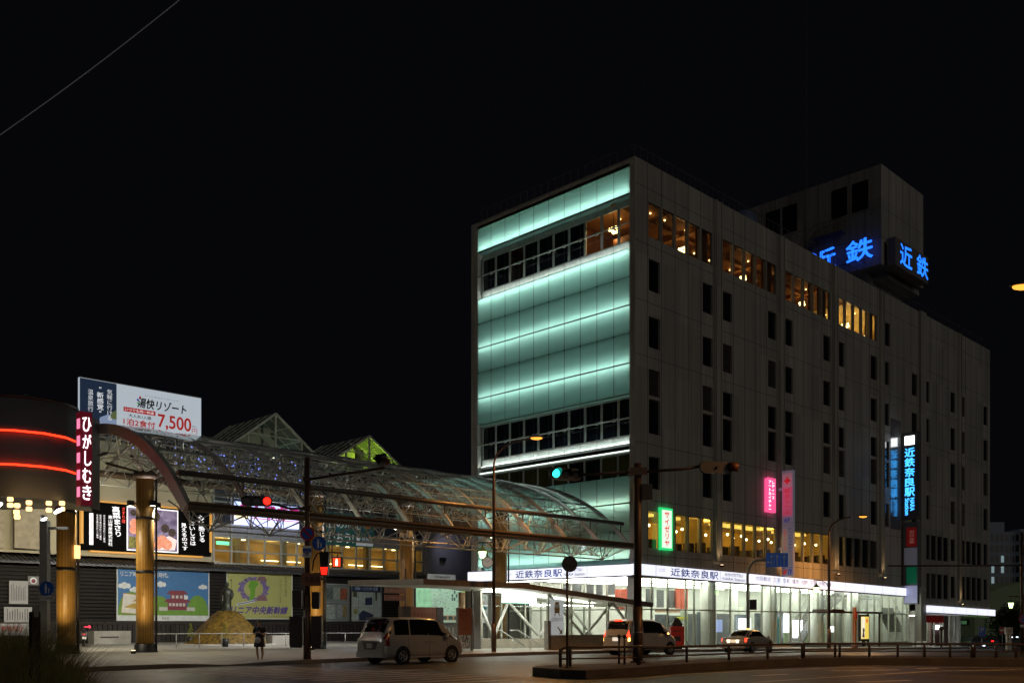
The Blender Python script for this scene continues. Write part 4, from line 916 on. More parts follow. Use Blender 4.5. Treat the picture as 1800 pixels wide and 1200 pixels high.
BKP = mat('poster_ink', (.09, .09, .05), .5); vtext('奈良から発信', 4.75, 4.95, 1.7, 3.2, BKP, t); vtext('リニアでいこまま。', 4.3, 4.48, 1.0, 3.0, BKP, t); text('リニア中央新幹線建設促進奈良県期成同盟会', 3.2, 5.1, .16, .22, BKP, t)
mb = MB(); n = 30
for a in range(n):
    a0, a1 = 2*pi*a/n+.3, 2*pi*(a+1)/n+.3
    if a in (3, 4): continue
    mb.sheet([(2.15+1.05*cos(a0)*.75, 2.2+.85*sin(a0)*.75), (2.15+1.05*cos(a1)*.75, 2.2+.85*sin(a1)*.75), (2.15+(1.15+.1*(a%3))*cos(a1), 2.2+(.85+.07*(a%2))*sin(a1)), (2.15+(1.15+.1*(a%3))*cos(a0), 2.2+(.85+.07*(a%2))*sin(a0))], -.012)
mb.build('ring_drawing', mat('poster_lilac', (.20, .15, .36), .5, var=.7, scale=9), t)
mb = MB(); mb.sheet([(1.75,1.35),(2.0,1.35),(2.25,1.7),(2.3,2.3),(2.55,2.55),(2.4,2.8),(1.9,2.85),(1.7,2.4),(1.9,2.0)], -.013); mb.build('green_map', mat('poster_leaf', (.16, .40, .03), .5), t)
mb = MB(); mb.sheet([(.7,1.1),(2.3,1.45),(2.25,1.25),(.8,.98)], -.0135); mb.build('train_drawing', MC['poster_cloud'], t); mb = MB(); mb.sheet([(.8,1.08),(2.3,1.4),(2.28,1.33),(.85,1.03)], -.0145); mb.build('train_stripe', PUR, t)
mb = MB(); mb.sheet([(2.4,1.35),(3.3,1.35),(3.15,1.75),(2.55,1.75)], -.0138); mb.sheet([(2.4,2.8),(3.3,2.8),(3.05,3.15),(2.6,3.15)], -.0138); mb.build('temple_drawing', mat('poster_mauve', (.24, .12, .16), .5), t)
# glass display cases
for (xa, za, xb, zb, lab, split) in ((-6.0, 1.8, -3.62, 4.75, 'aluminium notice case divided into four panes of leaflets', True), (-3.45, 1.8, -.4, 4.78, 'single tall notice case with a large navy and white calendar sheet', False)):
    t = thing('notice_case', lab, 'notice case', (xa, YW-.35, za)); w, h = xb-xa, zb-za
    mb = MB(); mb.box(0, w, .1, .2, 0, h); mb.build('back', mat('case_back', (.30, .32, .34), .6) if split else MC['poster_white'], t)
    mb = MB()
    for q in (0, w-.07): mb.box(q, q+.07, -.0, .2, 0, h)
    for q in (0, h-.07): mb.box(.07, w-.07, .002, .2, q, q+.07)
    if split: mb.box(.07, w-.07, .002, .2, h*.5-.05, h*.5+.05)
    mb.build('frame', ALU, t)
    mb = MB(); mb.box(.07, w-.07, .02, .03, .07, h-.07); mb.build('glass', CLEAR, t)
    if split:
        for (a, b, c, d, col) in ((.2,.85,1.7,2.6,(.18,.2,.22)),(.9,1.5,1.75,2.65,(.5,.5,.5)),(1.55,2.2,1.7,2.6,(.42,.10,.05)),(.2,1.05,.2,1.3,(.55,.57,.58)),(1.3,1.75,.3,1.3,(.45,.42,.5)),(1.75,2.15,.3,1.3,(.35,.22,.1))):
            mb = MB(); mb.box(a, b, .06, .07, c, d); mb.build('leaflet', mat('leaflet%d' % int(a*100+c*10), col, .6, var=.5, scale=7), t)
    else:
        mb = MB(); mb.box(.1, w-.1, .07, .08, h-.62, h-.1); mb.sheet([(1.4,1.3),(2.1,1.35),(2.1,1.95),(1.4,1.9)], .06); mb.sheet([(.8,.1),(2.2,.1),(2.2,.55),(1.7,.75),(1.2,.9),(.8,.6)], .06); mb.build('navy_print', mat('navy_ink', (.03, .04, .12), .6), t)
        text('遷都一三〇〇年 奈良', .4, w-.4, h-.48, h-.22, GREYT, t, .055)
        mb = MB()
        for a in (.75, 2.25): mb.box(a, a+.015, .06, .07, .1, h-.65)
        mb.box(.1, w-.1, .06, .068, 1.1, 1.115); mb.sheet([(.2,2.0),(.6,1.9),(.6,2.3),(.3,2.5)], .06); mb.sheet([(2.4,1.7),(2.6,1.7),(2.6,2.4),(2.4,2.4)], .06); mb.build('ruled_print', BKP, t)
        mb = MB(); mb.disc((.45, .058, .8), .22, 14); mb.build('yellow_print', mat('yellow_ink', (.4, .36, .12), .6), t)
# bright town map and white notice in a long case
t = thing('town_map', 'wide brightly lit pale green town map board beside the subway entrance', 'map', (-6.45, 14., 1.75))
MW, MH = 5.15, 2.5
mb = MB(); mb.box(-.08, MW+.08, 0, .15, -.08, MH+.08); mb.build('case', ALU, t)
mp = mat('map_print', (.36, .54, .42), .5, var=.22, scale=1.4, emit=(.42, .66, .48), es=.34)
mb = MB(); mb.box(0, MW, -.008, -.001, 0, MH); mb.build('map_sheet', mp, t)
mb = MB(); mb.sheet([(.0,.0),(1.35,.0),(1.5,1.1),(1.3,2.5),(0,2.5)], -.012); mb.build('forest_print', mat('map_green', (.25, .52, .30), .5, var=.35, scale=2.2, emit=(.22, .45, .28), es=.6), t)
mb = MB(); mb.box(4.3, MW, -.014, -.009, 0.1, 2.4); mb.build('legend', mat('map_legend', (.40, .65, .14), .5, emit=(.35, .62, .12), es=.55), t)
mb = MB()
for i in range(110): a, c = 1.6+2.7*rnd.random(), .55+1.8*rnd.random(); mb.box(a, a+.03+.07*rnd.random(), -.016, -.0125, c, c+.02+.03*rnd.random())
for i in range(4): mb.box(1.9+.55*i, 2.3+.55*i, -.016, -.0125, .15, .4)
for i in range(5): mb.box(3.3+.2*(i%3), 3.45+.2*(i%3), -.0165, -.0125, 1.5+.25*(i//2), 1.72+.25*(i//2))
mb.build('map_mark', mat('map_ink', (.06, .12, .12), .5), t)
mb = MB(); mb.box(1.7, 4.2, -.015, -.0122, .1, .46); mb.build('photo_row', mat('map_orange', (.6, .38, .22), .5), t)
mb = MB(); mb.box(0, MW, -.3, .0, MH+.09, MH+.2); mb.build('hood', DARK, t); mb = MB(); mb.box(.1, MW-.1, -.25, -.19, MH+.06, MH+.088); mb.build('lamp', em('map_lamp', (.9, 1., .9), 5), t)
mb = MB(); mb.box(-.1, MW+1.9, .16, .5, -1.5, -.1)
for i in range(20): mb.box(.05+.34*i, .25+.34*i, .12, .16, -1.3, -.35, 1)
mb.build('cabinet', [mat('cabinet_grey', (.16, .155, .14), .6), mat('cabinet_slat', (.30, .29, .26), .6)], t)
t = thing('notice_board', 'narrow white notice board with teal and red print right of the town map', 'notice board', (-1.1, 14., 1.75))
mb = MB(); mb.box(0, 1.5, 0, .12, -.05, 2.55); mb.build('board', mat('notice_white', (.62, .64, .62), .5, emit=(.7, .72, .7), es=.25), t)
text('定期観光バスのりば', .15, 1.3, 1.7, 1.85, mat('notice_teal', (.02, .2, .25), .5), t, -.01, .01); text('のりかえ', .2, 1.2, 1.3, 1.5, mat('notice_red', (.5, .04, .03), .5), t, -.01, .02); mb = MB(); mb.box(.1, 1.4, -.01, -.002, .9, 1.12); mb.box(.1, 1.4, -.01, -.002, .35, .6); mb.build('teal_band', mat('teal_band', (.06, .36, .42), .5), t)
t = thing('name_plate', 'pale name plate with dark characters on the tiled eave over the town map', 'sign', (-5.2, 14.2, 4.62))
mb = MB(); mb.box(0, 2.6, 0, .1, 0, .48); mb.build('plate', mat('plate_grey', (.5, .5, .52), .5), t); text('奈良市観光案内所', .6, 2.1, .22, .36, BK_, t, -.008, .01); text('Nara City Tourist Information', .7, 2.0, .08, .14, BK_, t, -.008)

# ================================================================== CORNER SHOP with neon bands (left edge)
cs = thing('corner_shop_building', 'curved dark grey shop front with two red neon bands at the left edge', 'building')
def cpt(px, Y): p = D(px, HOR, Y); return p.x, p.y
DP = [(-240, 41.5), (-160, 40.4), (-90, 39.8), (-30, 39.6), (30, 39.9), (80, 40.5), (118, 41.4), (137, 42.4)]
front = [Vector((*cpt(a, b), 0)) for a, b in DP]; bk = Vector((S2, S2, 0))*9
mb = MB(); ZB, ZU = 6.75, 10.85
F0 = [mb.vert(p+Vector((0,0,ZB))) for p in front]; F1 = [mb.vert(p+Vector((0,0,ZU))) for p in front]
B0 = [mb.vert(p+bk*(.25 if i > 5 else .5)+Vector((0,0,ZB))) for i, p in enumerate(front)]; B1 = [mb.vert(p+bk*(.25 if i > 5 else .5)+Vector((0,0,ZU))) for i, p in enumerate(front)]
for i in range(len(front)-1): mb.idx((F0[i],F0[i+1],F1[i+1],F1[i]), 0, True); mb.idx((B0[i],B1[i],B1[i+1],B0[i+1])); mb.idx((F1[i],F1[i+1],B1[i+1],B1[i])); mb.idx((F0[i],B0[i],B0[i+1],F0[i+1]))
mb.idx((F0[-1],B0[-1],B1[-1],F1[-1])); mb.idx((F0[0],F1[0],B1[0],B0[0]))
mb.build('curved_front', mat('dark_grey_cladding', (.12, .12, .125), .6, var=.15, scale=.6), cs)
NEON = em('red_neon', (1., .028, .008), 4.)
for z in (9.43, 8.05):
    mb = MB(); mb.path([p-Vector((S2,S2,0))*.12+Vector((0,0,z)) for p in front], .042, 8); mb.build('neon_tube', NEON, cs)
mb = MB(); mb.path([p-Vector((S2,S2,0))*.03+Vector((0,0,ZU+.02)) for p in front], .06, 6); mb.tube(front[0]+bk*.2+Vector((0,0,ZU)), front[0]+bk*.2+Vector((0,0,ZU+.01)), .1); mb.build('coping', DARK, cs)
mb = MB(); q = D(45, 697, 41); mb.box(q.x-.1, q.x+.1, q.y-.1, q.y+.1, 10.8, 11.15); mb.build('roof_vent', CONC, cs)
GLB = em('warm_globe', (1., .62, .24), 2.6)
for n_, (px, py, Y) in enumerate(((18,877,39.5),(18,887.5,39.5),(30,888,39.),(29,899.5,39.),(30,908,39.),(51,883,39.5),(51,894,39.5),(86,884,40.2),(86,896,40.2),(109,884,41),(109,894,41))):
    p = D(px, py, Y); mb = MB(); mb.lathe([(.09,-.085),(.115,-.06),(.115,.06),(.09,.085)], p, 14); mb.build('globe_lamp', GLB, cs)
p = D(60, 905, 39.6); b = bulb('globe_light', p+Vector((0,0,-.6)), (1., .66, .32), 22, .4); b.parent = cs
# arcade name sign
p = D(136, 1097, 39.4)
t = thing('arcade_sign', 'tall dark red vertical sign with white neon-outlined hiragana beside the red neon bands', 'sign', (p.x+.14, p.y, 6.38), 0)
MAR = mat('maroon_sign', (.16, .014, .03), .4, emit=(.35, .012, .035), es=.16); mb = MB(); mb.box(0, .45, 0, .5, 0, 3.78); mb.build('sign_box', MAR, t)
mb = MB(); mb.lathe([(.05,-.08),(.22,-.05),(.22,-.002)], (.225, .25, 0), 14); mb.build('lower_cap', STEEL, t)
HW = em('white_hiragana', (1., .95, .97), 2.2)
for i, ch in enumerate('ひがしむき'): text(ch, .06 if i != 2 else .14, .40, 2.98-.69*i, 3.56-.69*i, HW, t, -.03, .012)
mb = MB()
for i in range(5): mb.box(-.03, -.002, .1, .35, 3.1-.69*i, 3.5-.69*i)
mb.build('side_letters', em('pink_side_letters', (1., .25, .45), 1.1), t)
# pale shutters and the notice wall under the corner shop
mb = MB()
for i, x in enumerate((-35.9, -33.6, -31.2, -28.7)): mb.box(x, x+1.9, YW-.9+.0*i, YW-.8, 6.2, 10.2)
mb.build('pale_window_bay', mat('pale_bay', (.42, .36, .26), .7, var=.2), sb)
mb = MB(); mb.box(-30.6, -28.9, YW-1.15, YW-.95, 8.75, 9.4); t = tag(mb.build('red_shop_sign', mat('dim_red_sign', (.35, .03, .03), .5)), 'small dim red shop sign with pale characters behind the leftmost timber column', 'sign')
text('本店', -30.2, -29.2, 8.85, 9.3, WB, t, YW-1.16)
for lab, (xa, za), (xb, zb), cap in (('upper white paper notice on the dark slatted wall', R(14,1020,YW), R(47,1061,YW), 1), ('lower white paper notice on the dark slatted wall', R(5,1066,YW), R(54,1093,YW), 1), ('wide no-parking notice with red characters on the slatted wall base', R(-6,1095,YW), R(55,1116,YW), 2), ('small square sign with a round red emblem on the slatted wall', R(47,1012,YW), R(66,1028,YW), 3)):
    t = thing('wall_notice', lab, 'notice', (xa, YW-.22, zb)); w, h = xb-xa, za-zb
    mb = MB(); mb.box(0, w, 0, .05, 0, h); mb.build('sheet', mat('notice_paper', (.40, .40, .41), .7, var=.08) if cap < 3 else mat('notice_grey', (.22, .21, .21), .6), t)
    mb = MB()
    if cap == 1:
        for i in range(9): mb.box(w*(.1+.09*i), w*(.1+.09*i)+w*.035, -.004, -.001, h*.15, h*(.65+.25*rnd.random()))
        mb.build('print', mat('notice_ink', (.14, .13, .14), .6), t)
    elif cap == 2: text('駐輪禁止', w*.1, w*.75, h*.35, h*.8, mat('notice_red_ink', (.35, .05, .04), .6), t, -.004, .02)
    else:
        mb.disc((w/2, -.004, h/2), h*.38, 18); mb.build('ring', mat('poster_cloud'), t) if 0 else mb.build('ring', MC['poster_cloud'], t)
        mb = MB(); mb.disc((w/2, -.008, h*.45), h*.24, 16); mb.build('emblem', mat('emblem_red', (.25, .04, .07), .5), t)

# ================================================================== GROUND
ASPH = mat('asphalt', (.032, .030, .029), .42, var=.5, scale=.35, bump=.35)
_n = ASPH.node_tree.nodes; _r = _n.new('ShaderNodeMapRange'); _r.inputs['To Min'].default_value = .30; _r.inputs['To Max'].default_value = .62
ASPH.node_tree.links.new(_n['Noise Texture'].outputs['Fac'], _r.inputs[0]); ASPH.node_tree.links.new(_r.outputs[0], _n['Principled BSDF'].inputs['Roughness'])
PAVE = mat('plaza_paving', (.30, .29, .26), .5, var=.16, scale=.7, bump=.1)
KERB = mat('kerb_stone', (.17, .16, .15), .75, var=.2, scale=2, bump=.15)
def rng(a, b, n): return [a+(b-a)*i/n for i in range(n+1)]
def sheet(name, xs, ys, zf, m):
    mb = MB(); ids = [[mb.vert((x, y, zf(x, y))) for x in xs] for y in ys]
    for j in range(len(ys)-1):
        for i in range(len(xs)-1): mb.idx((ids[j][i], ids[j][i+1], ids[j+1][i+1], ids[j+1][i]))
    return tag(mb.build(name, m), kind='structure')
sheet('road', [-1500, -600, -250, -120, -80]+rng(-60, 120, 60)+[180, 300, 600, 1500], [-1500, -500, -200, -100]+rng(-60, 20, 40)+[60, 120, 300, 700, 1500], lambda x, y: min(gz(x, y), gz(x, -20)) if x < 400 else gz(400, -20), ASPH)
KP = [(-90, -26), (-60, -12.5), (-44, -7.6), (-36, -5.6), (-31.5, -4.9), (-28, -5.3), (-24.5, -4.5), (-20, -4.0), (-14, -3.7), (-6, -3.6), (60, -3.6), (140, -3.6)]
def kerby(x):
    for (a, b), (c, d) in zip(KP, KP[1:]):
        if a <= x <= c: t = (x-a)/(c-a); return b+(d-b)*t
    return KP[-1][1]
def drop(x): return .15-(.11*max(0, 1-abs(x+31)/2.2) if abs(x+31) < 2.2 else 0)
xs = rng(-90, -40, 20)+rng(-39, 64, 103)+rng(70, 140, 10)
mb = MB(); rows_ = []
for t in (0, .04, .12, .25, .45, .7, 1.):
    rows_.append([mb.vert((x, kerby(x)+.16+(60-kerby(x))*t, gz(x, kerby(x)+(60-kerby(x))*t)+(drop(x) if t < .12 else .15))) for x in xs])
for A, B in zip(rows_, rows_[1:]):
    for i in range(len(xs)-1): mb.idx((A[i], A[i+1], B[i+1], B[i]))
tag(mb.build('pavement', PAVE), kind='structure')
mb = MB(); A = [mb.vert((x, kerby(x), gz(x, -3.7)-.05)) for x in xs]; B = [mb.vert((x, kerby(x)+.02, gz(x, -3.7)+drop(x)+.004)) for x in xs]; C_ = [mb.vert((x, kerby(x)+.18, gz(x, -3.7)+drop(x)+.006)) for x in xs]
for i in range(len(xs)-1): mb.idx((A[i],A[i+1],B[i+1],B[i])); mb.idx((B[i],B[i+1],C_[i+1],C_[i]))
tag(mb.build('kerb', KERB), kind='structure')
# road markings
PAINT = mat('worn_road_paint', (.52, .50, .46), .6, var=.45, scale=1.8)
mb = MB()
for i in range(14):
    y = -6.6-.92*i; x0 = -34.6+.06*i
    for j in range(6): mb.face(((x0+.85*j, y-.45, .004), (x0+.85*j+.85, y-.45, .004), (x0+.85*j+.85, y, .004), (x0+.85*j, y, .004)))
tag(mb.build('crosswalk', PAINT), kind='structure')
def gline(name, pts, w, z=.005):
    mb = MB(); P = [Vector((*p, 0)) for p in pts]; Lf = []; Rt = []
    for i, p in enumerate(P):
        d = (P[min(i+1, len(P)-1)]-P[max(i-1, 0)]).normalized(); n = Vector((-d.y, d.x, 0))*w/2
        q1, q2 = p+n, p-n; Lf.append(mb.vert((q1.x, q1.y, gz(q1.x, -20)+z))); Rt.append(mb.vert((q2.x, q2.y, gz(q2.x, -20)+z)))
    for i in range(len(P)-1): mb.idx((Lf[i], Lf[i+1], Rt[i+1], Rt[i]))
    return tag(mb.build(name, PAINT), kind='structure')
gline('lane_line', [G(870,1166), G(1010,1163), G(1100,1160), G(1200,1157.5)], .15)
gline('lane_line', [G(1000,1196), G(1120,1192), G(1200,1184.5), G(1330,1178), G(1460,1173), G(1600,1171), G(1800,1173)], .16)
gline('lane_line', [G(1320,1199), G(1420,1192), G(1520,1186), G(1640,1179), G(1800,1176)], .16)
for q in ((1322,1187,1385,1184),(1462,1178,1580,1176.5),(1610,1174.5,1650,1174),(1510,1198,1600,1195)): gline('lane_dash', [G(*q[:2]), G(*q[2:])], .3)
gline('stop_line', [G(640,1180), G(760,1176)], .4); 
# ------------------------------------------------------------------ planted traffic island with pipe rail
IS = [(G(936,1187)), (G(985,1192)), (G(1030,1193.5)), (G(1120,1187)), (G(1200,1180.5)), (G(1310,1173)), (G(1420,1167.5)), (G(1600,1166.5)), (G(1830,1167.5)), (G(1950,1169)),
      (G(1950,1163)), (G(1830,1161)), (G(1600,1160.3)), (G(1420,1161)), (G(1310,1165)), (G(1200,1171)), (G(1120,1176)), (G(1030,1180)), (G(985,1181)), (G(940,1184))]
mb = MB(); ZI = .26
def izz(x): return gz(x, -20)
a = [mb.vert((x, y, izz(x)-.05)) for x, y in IS]; b = [mb.vert((x, y, izz(x)+ZI)) for x, y in IS]
n = len(IS)
for i in range(n): mb.idx((a[i], a[(i+1)%n], b[(i+1)%n], b[i]))
for i in range(n//2-1): mb.idx((b[i], b[i+1], b[n-2-i], b[n-1-i]))
tag(mb.build('traffic_island', mat('island_kerb', (.055, .047, .042), .8, var=.35, scale=1.5, bump=.3)), kind='structure')
RAILC = mat('brown_pipe_rail', (.055, .04, .035), .45, .2)
segs = [[(985,1171),(1122,1168)], [(1124,1167),(1207,1163),(1281,1159.5),(1349,1157.5),(1410,1155.5)], [(1413,1155),(1468,1154),(1476,1154),(1528,1153.5),(1578,1153.5),(1625,1153.5),(1670,1153.5),(1708,1153.5)], [(1713,1153.5),(1751,1153.5),(1786,1153.5),(1830,1156)]]
labs = ['low brown hooped pipe rail at the rounded near end of the traffic island', 'low brown pipe rail in the middle of the traffic island in front of the taxi', 'low brown pipe rail on the traffic island in front of the bus shelter', 'low brown pipe rail at the far right end of the traffic island']
for lab, sg in zip(labs, segs):
    P = [Vector((*G(px, py, ZI), 0)) for px, py in sg]; P = [Vector((p.x, p.y, izz(p.x)+ZI)) for p in P]
    t = thing('guard_rail', lab, 'guard rail', P[0]); o = P[0]; P = [p-o for p in P]
    if len(P) == 2: P = [P[0], P[0].lerp(P[1], .12), P[1]]
    for p in P:
        mb = MB(); mb.lathe([(.05, -.02), (.05, .52), (.03, .56)], p, 10); mb.build('post', RAILC, t)
    up = Vector((0, 0, .54)); lo = Vector((0, 0, .24))
    if lab.startswith('low brown hooped'): pts = [P[0]+Vector((0,0,.3)), P[0]+Vector((.0,0,.46)), P[0].lerp(P[-1], .03)+Vector((0,0,.56)), P[0].lerp(P[-1], .07)+Vector((0,0,.6)), P[-1]+Vector((0,0,.58))]
    else: pts = [p+up for p in P]
    mb = MB(); mb.path(pts, .04, 8); mb.path([p+lo for p in P], .025, 6); mb.build('rail', RAILC, t)
# little twin studs beside the signal post
t = thing('twin_bollard', 'pair of small ball-topped posts on the traffic island beside the signal pole', 'bollard', (*G(1093,1166,ZI), ZI))
for dx in (-.09, .09): mb = MB(); mb.tube((dx*S2,-dx*S2,0), (dx*S2,-dx*S2,.85), .035, 8); mb.sphere((dx*S2,-dx*S2,.9), .07, 10); mb.build('post', RAILC, t)
# dark back of a round sign on the island
q = G(997, 1173, ZI); t = thing('round_sign', 'round road sign seen from its dark back on a thin post', 'sign', (*q, ZI), FACE)
Yq = (Vector((*q, 1.55))-CAM).dot(Vector((S2, S2, 0))); zc = 1.55+(HOR-991)/FPX*Yq-ZI
mb = MB(); mb.tube((0,0,0), (0,0,zc), .035, 8); mb.tube((0,0,0), (0,0,.04), .09, 10); mb.build('post', BROWN, t)
mb = MB(); mb.M = Matrix.Rotation(radians(14), 4, 'Z'); mb.disc((.06,-.06,zc), .24, 26, 0, 'y', .02); mb.box(-.12, .24, -.075, -.062, zc-.03, zc+.03); mb.build('plate', mat('sign_back', (.035, .032, .035), .5, .2), t)
# ================================================================== TRAFFIC SIGNALS
VIS = BLACK; HOUS = mat('signal_housing', (.045, .04, .04), .45, .2)
LRED = em('lit_red_lamp', (1., .012, .006), 4.); LGRN = em('lit_green_lamp', (.02, .85, .62), 4.); LOFF = mat('unlit_lamp', (.02, .02, .02), .2)
def head(parent, name, c, yaw, lit, back=False):
    """three-lamp horizontal head; green at its left and red at its right as seen from the front (-y)"""
    mb = MB(); mb.M = Matrix.Translation(c) @ Matrix.Rotation(yaw, 4, 'Z')
    n = 16
    P = [(-.42+.2*cos(a), .2*sin(a)) for a in [pi/2+pi*k/8 for k in range(9)]]+[(.42+.2*cos(a), .2*sin(a)) for a in [-pi/2+pi*k/8 for k in range(9)]]
    mb.poly(P, -.08, .08); mb.tube((0,.08,0), (0,.16,.0), .05, 6)
    h = mb.build(name, HOUS, parent)
    for i, x in enumerate((-.40, 0, .40)):
        m = LGRN if (lit == 'g' and i == 0) else LRED if (lit == 'r' and i == 2) else LOFF
        v = MB(); v.M = Matrix.Translation(c) @ Matrix.Rotation(yaw, 4, 'Z'); v.lathe([(1e-3, 0), (.15, .0)], (0, 0, 0), 18) if 0 else v.disc((x, -.085, 0), .15, 20, 0, 'y', .004); v.build('lamp', m, h)
        v = MB(); v.M = Matrix.Translation(c) @ Matrix.Rotation(yaw, 4, 'Z'); A = []; B = []
        for k in range(17): a = -.35+(pi+.7)*k/16; A.append(v.vert((x+.165*cos(a), -.08, .165*sin(a)))); B.append(v.vert((x+.165*cos(a), -.08-.28*max(.25, sin(a*.9+.15)), .165*sin(a)-.02)))
        for k in range(16): v.idx((A[k], A[k+1], B[k+1], B[k]), 0, True)
        v.build('visor', VIS, h)
    return h
def local(px, py, Y, base):   # photo measure at depth Y in a frame that squarely faces the camera, relative to base
    b = Vector(base); p = D(px, py, Y); return Vector(((p-b).x*S2-(p-b).y*S2, (p-b).x*S2+(p-b).y*S2, (p-b).z))
# --- main signal pole on the square
bx, by = G(540, 1159.5, .12); base = (bx, by, .12); Y1 = (Vector((bx, by, 0))-Vector((CAM.x, CAM.y, 0))).dot(Vector((S2, S2, 0)))
t = thing('traffic_signal', 'brown traffic signal pole with a lit red signal and round road signs on the square', 'traffic signal', base, FACE)
P_ = lambda px, py, dy=0.: local(px, py, Y1, base)+Vector((0, dy, 0))
mb = MB(); mb.tube((0,0,0), (0,0,2.6), .155, 14, 0, .135); mb.tube((0,0,2.6), (0,0,P_(540,806).z), .115, 14, 0, .105); mb.lathe([(.125,0),(.125,.05)], (0,0,P_(540,806).z), 12); mb.tube((0,0,0), (0,0,.05), .22, 14); mb.build('pole', BROWN, t)
mb = MB(); mb.path([P_(538,893), P_(510,893.5), P_(488,887), P_(424,880)], .05, 8); mb.box(-.16, .16, -.16, .16, P_(540,893).z-.08, P_(540,893).z+.08); mb.path([P_(545,842), P_(600,833), P_(676,822)], .055, 8); mb.box(-.15, .15, -.15, .15, P_(540,842).z-.09, P_(540,842).z+.09); mb.build('arm', BROWN, t)
head(t, 'signal_head', P_(453,881,-.15), radians(14), 'r'); head(t, 'signal_head', P_(673,809,-.1), radians(-76), '')
mb = MB(); c = P_(680,812); mb.disc((c.x, c.y-.2, c.z), .15, 14, 0, 'y', .1); mb.build('amber_visor', mat('amber_visor', (.16, .04, .01), .5), t)
BLUE = mat('sign_blue', (.03, .12, .55), .35); SRED = mat('sign_red', (.45, .02, .02), .4); SWH = mat('sign_white', (.80, .80, .80), .4)
def nopark(c, r, parent):
    mb = MB(); mb.disc(c, r, 28, 0, 'y', .015); s = mb.build('no_parking_sign', SRED, parent)
    mb = MB(); mb.disc((c[0], c[1]-.004, c[2]), r*.76, 28); mb.build('blue_field', BLUE, s)
    mb = MB(); d = r*.74*S2; w = r*.09; y = c[1]-.008; mb.face(((c[0]-d-w, y, c[2]+d-w), (c[0]-d+w, y, c[2]+d+w), (c[0]+d+w, y, c[2]-d+w), (c[0]+d-w, y, c[2]-d-w))); mb.build('red_bar', SRED, s)
def peds(c, r, parent, cover=False):
    mb = MB(); mb.disc(c, r, 28, 0, 'y', .015); s = mb.build('pedestrian_sign', BLUE, parent)
    mb = MB(); x, y, z = c[0], c[1]-.006, c[2]
    def man(dx, k):
        mb.disc((x+dx, y, z+.52*r*k), .11*r*k, 10)
        mb.sheet([(x+dx-.16*r*k, z-.05*r*k), (x+dx-.1*r*k, z-.1*r*k), (x+dx-.12*r*k, z-.62*r*k), (x+dx-.02*r*k, z-.62*r*k), (x+dx, z-.2*r*k), (x+dx+.02*r*k, z-.62*r*k), (x+dx+.12*r*k, z-.62*r*k), (x+dx+.1*r*k, z-.1*r*k), (x+dx+.16*r*k, z-.05*r*k), (x+dx+.13*r*k, z+.38*r*k), (x+dx-.13*r*k, z+.38*r*k)], y)
    man(-.12*r, 1.05); mb2 = z
    z = z-.28*r; man(.3*r, .6); mb.build('walking_figures', SWH, s)
nopark(P_(542,938,-.17), .29, t); peds(P_(562,955,-.15), .28, t)
c = P_(541,968,-.16); mb = MB(); mb.box(c.x-.18, c.x+.18, c.y, c.y+.012, c.z-.26, c.z+.2); mb.build('plate_sign', SWH, t); mb = MB(); mb.box(c.x-.17, c.x+.17, c.y-.004, c.y-.001, c.z-.06, c.z+.1); mb.disc((c.x, c.y-.006, c.z-.07), .1, 16, 1); mb.build('plate_print', [BLUE, mat('plate_purple', (.2, .16, .34), .5)], t); text('駐車禁止', c.x-.13, c.x+.13, c.z-.23, c.z-.17, BK_, t, c.y-.004)
mb = MB(); mb.path([P_(549,1003), P_(551,985), P_(557,973), P_(566,970), P_(600,971)], .03, 8); mb.build('lantern_arm', BROWN, t)
def pedlight(px, py, yaw, kind):
    c = P_(px, py, -.06); mb = MB(); mb.M = Matrix.Translation(c) @ Matrix.Rotation(yaw, 4, 'Z')
    h_ = .95 if kind == 'slats' else .42
    mb.box(-.2, .2, -.09, .09, -h_/2, h_/2) if kind != 'slats' else mb.poly([(-.14,-h_/2),(.14,-h_/2),(.2,h_/2),(-.2,h_/2)], -.09, .09); mb.tube((0,0,h_/2), (0,0,h_/2+.12), .03, 6); h = mb.build('pedestrian_signal', HOUS, t)
    v = MB(); v.M = mb.M
    if kind == 'slats':
        for i in range(6): z = -.06+.085*i; v.box(-.15, .15, -.12, -.088, z, z+.03)
        v.build('louvre', BLACK, h); v = MB(); v.M = mb.M
        for i in range(4): z = -.42+.08*i; v.box(-.11-.01*i, .11+.01*i, -.1, -.092, z, z+.05)
        v.build('red_figure', LRED, h)
    else:
        v.box(-.16, .16, -.1, -.092, -.17, .17); v.build('red_field', em('dim_red_field', (.75, .05, .015), 1.8), h); v = MB(); v.M = mb.M
        v.disc((0,-.104,.11), .03, 10); v.sheet([(-.05,-.02),(-.035,-.14),(.035,-.14),(.05,-.02),(.04,.075),(-.04,.075)], -.104); v.build('red_figure', em('bright_figure', (1., .4, .25), 8.), h)
pedlight(571.5, 991, radians(-8), 'slats'); pedlight(594, 988, radians(-15), 'man')
c = P_(548,1018,-.2); OBR = mat('brown_name_sign', (.20, .085, .05), .5); mb = MB(); mb.box(c.x-.37, c.x+.4, c.y, c.y+.03, c.z-.26, c.z+.26); mb.build('street_name_sign', OBR, t); text('交差点', c.x-.25, c.x+.36, c.z-.12, c.z+.13, mat('name_sign_ink', (.06, .03, .03), .5), t, c.y-.004, .02)
for (x0, x1, y0, y1) in ((515,531,1039,1065),(549,562,1041,1066),(510,532,1084,1134),(548,566,1083,1134)):
    a, b = P_(x0, y1), P_(x1, y0); mb = MB(); mb.box(a.x, b.x, -.16, .14, a.z, b.z); mb.box(a.x+.02, b.x-.02, -.13, .11, a.z-.08, a.z); mb.box(a.x-.012, b.x+.012, -.17, .15, b.z, b.z+.03); mb.build('control_box', HOUS, t)
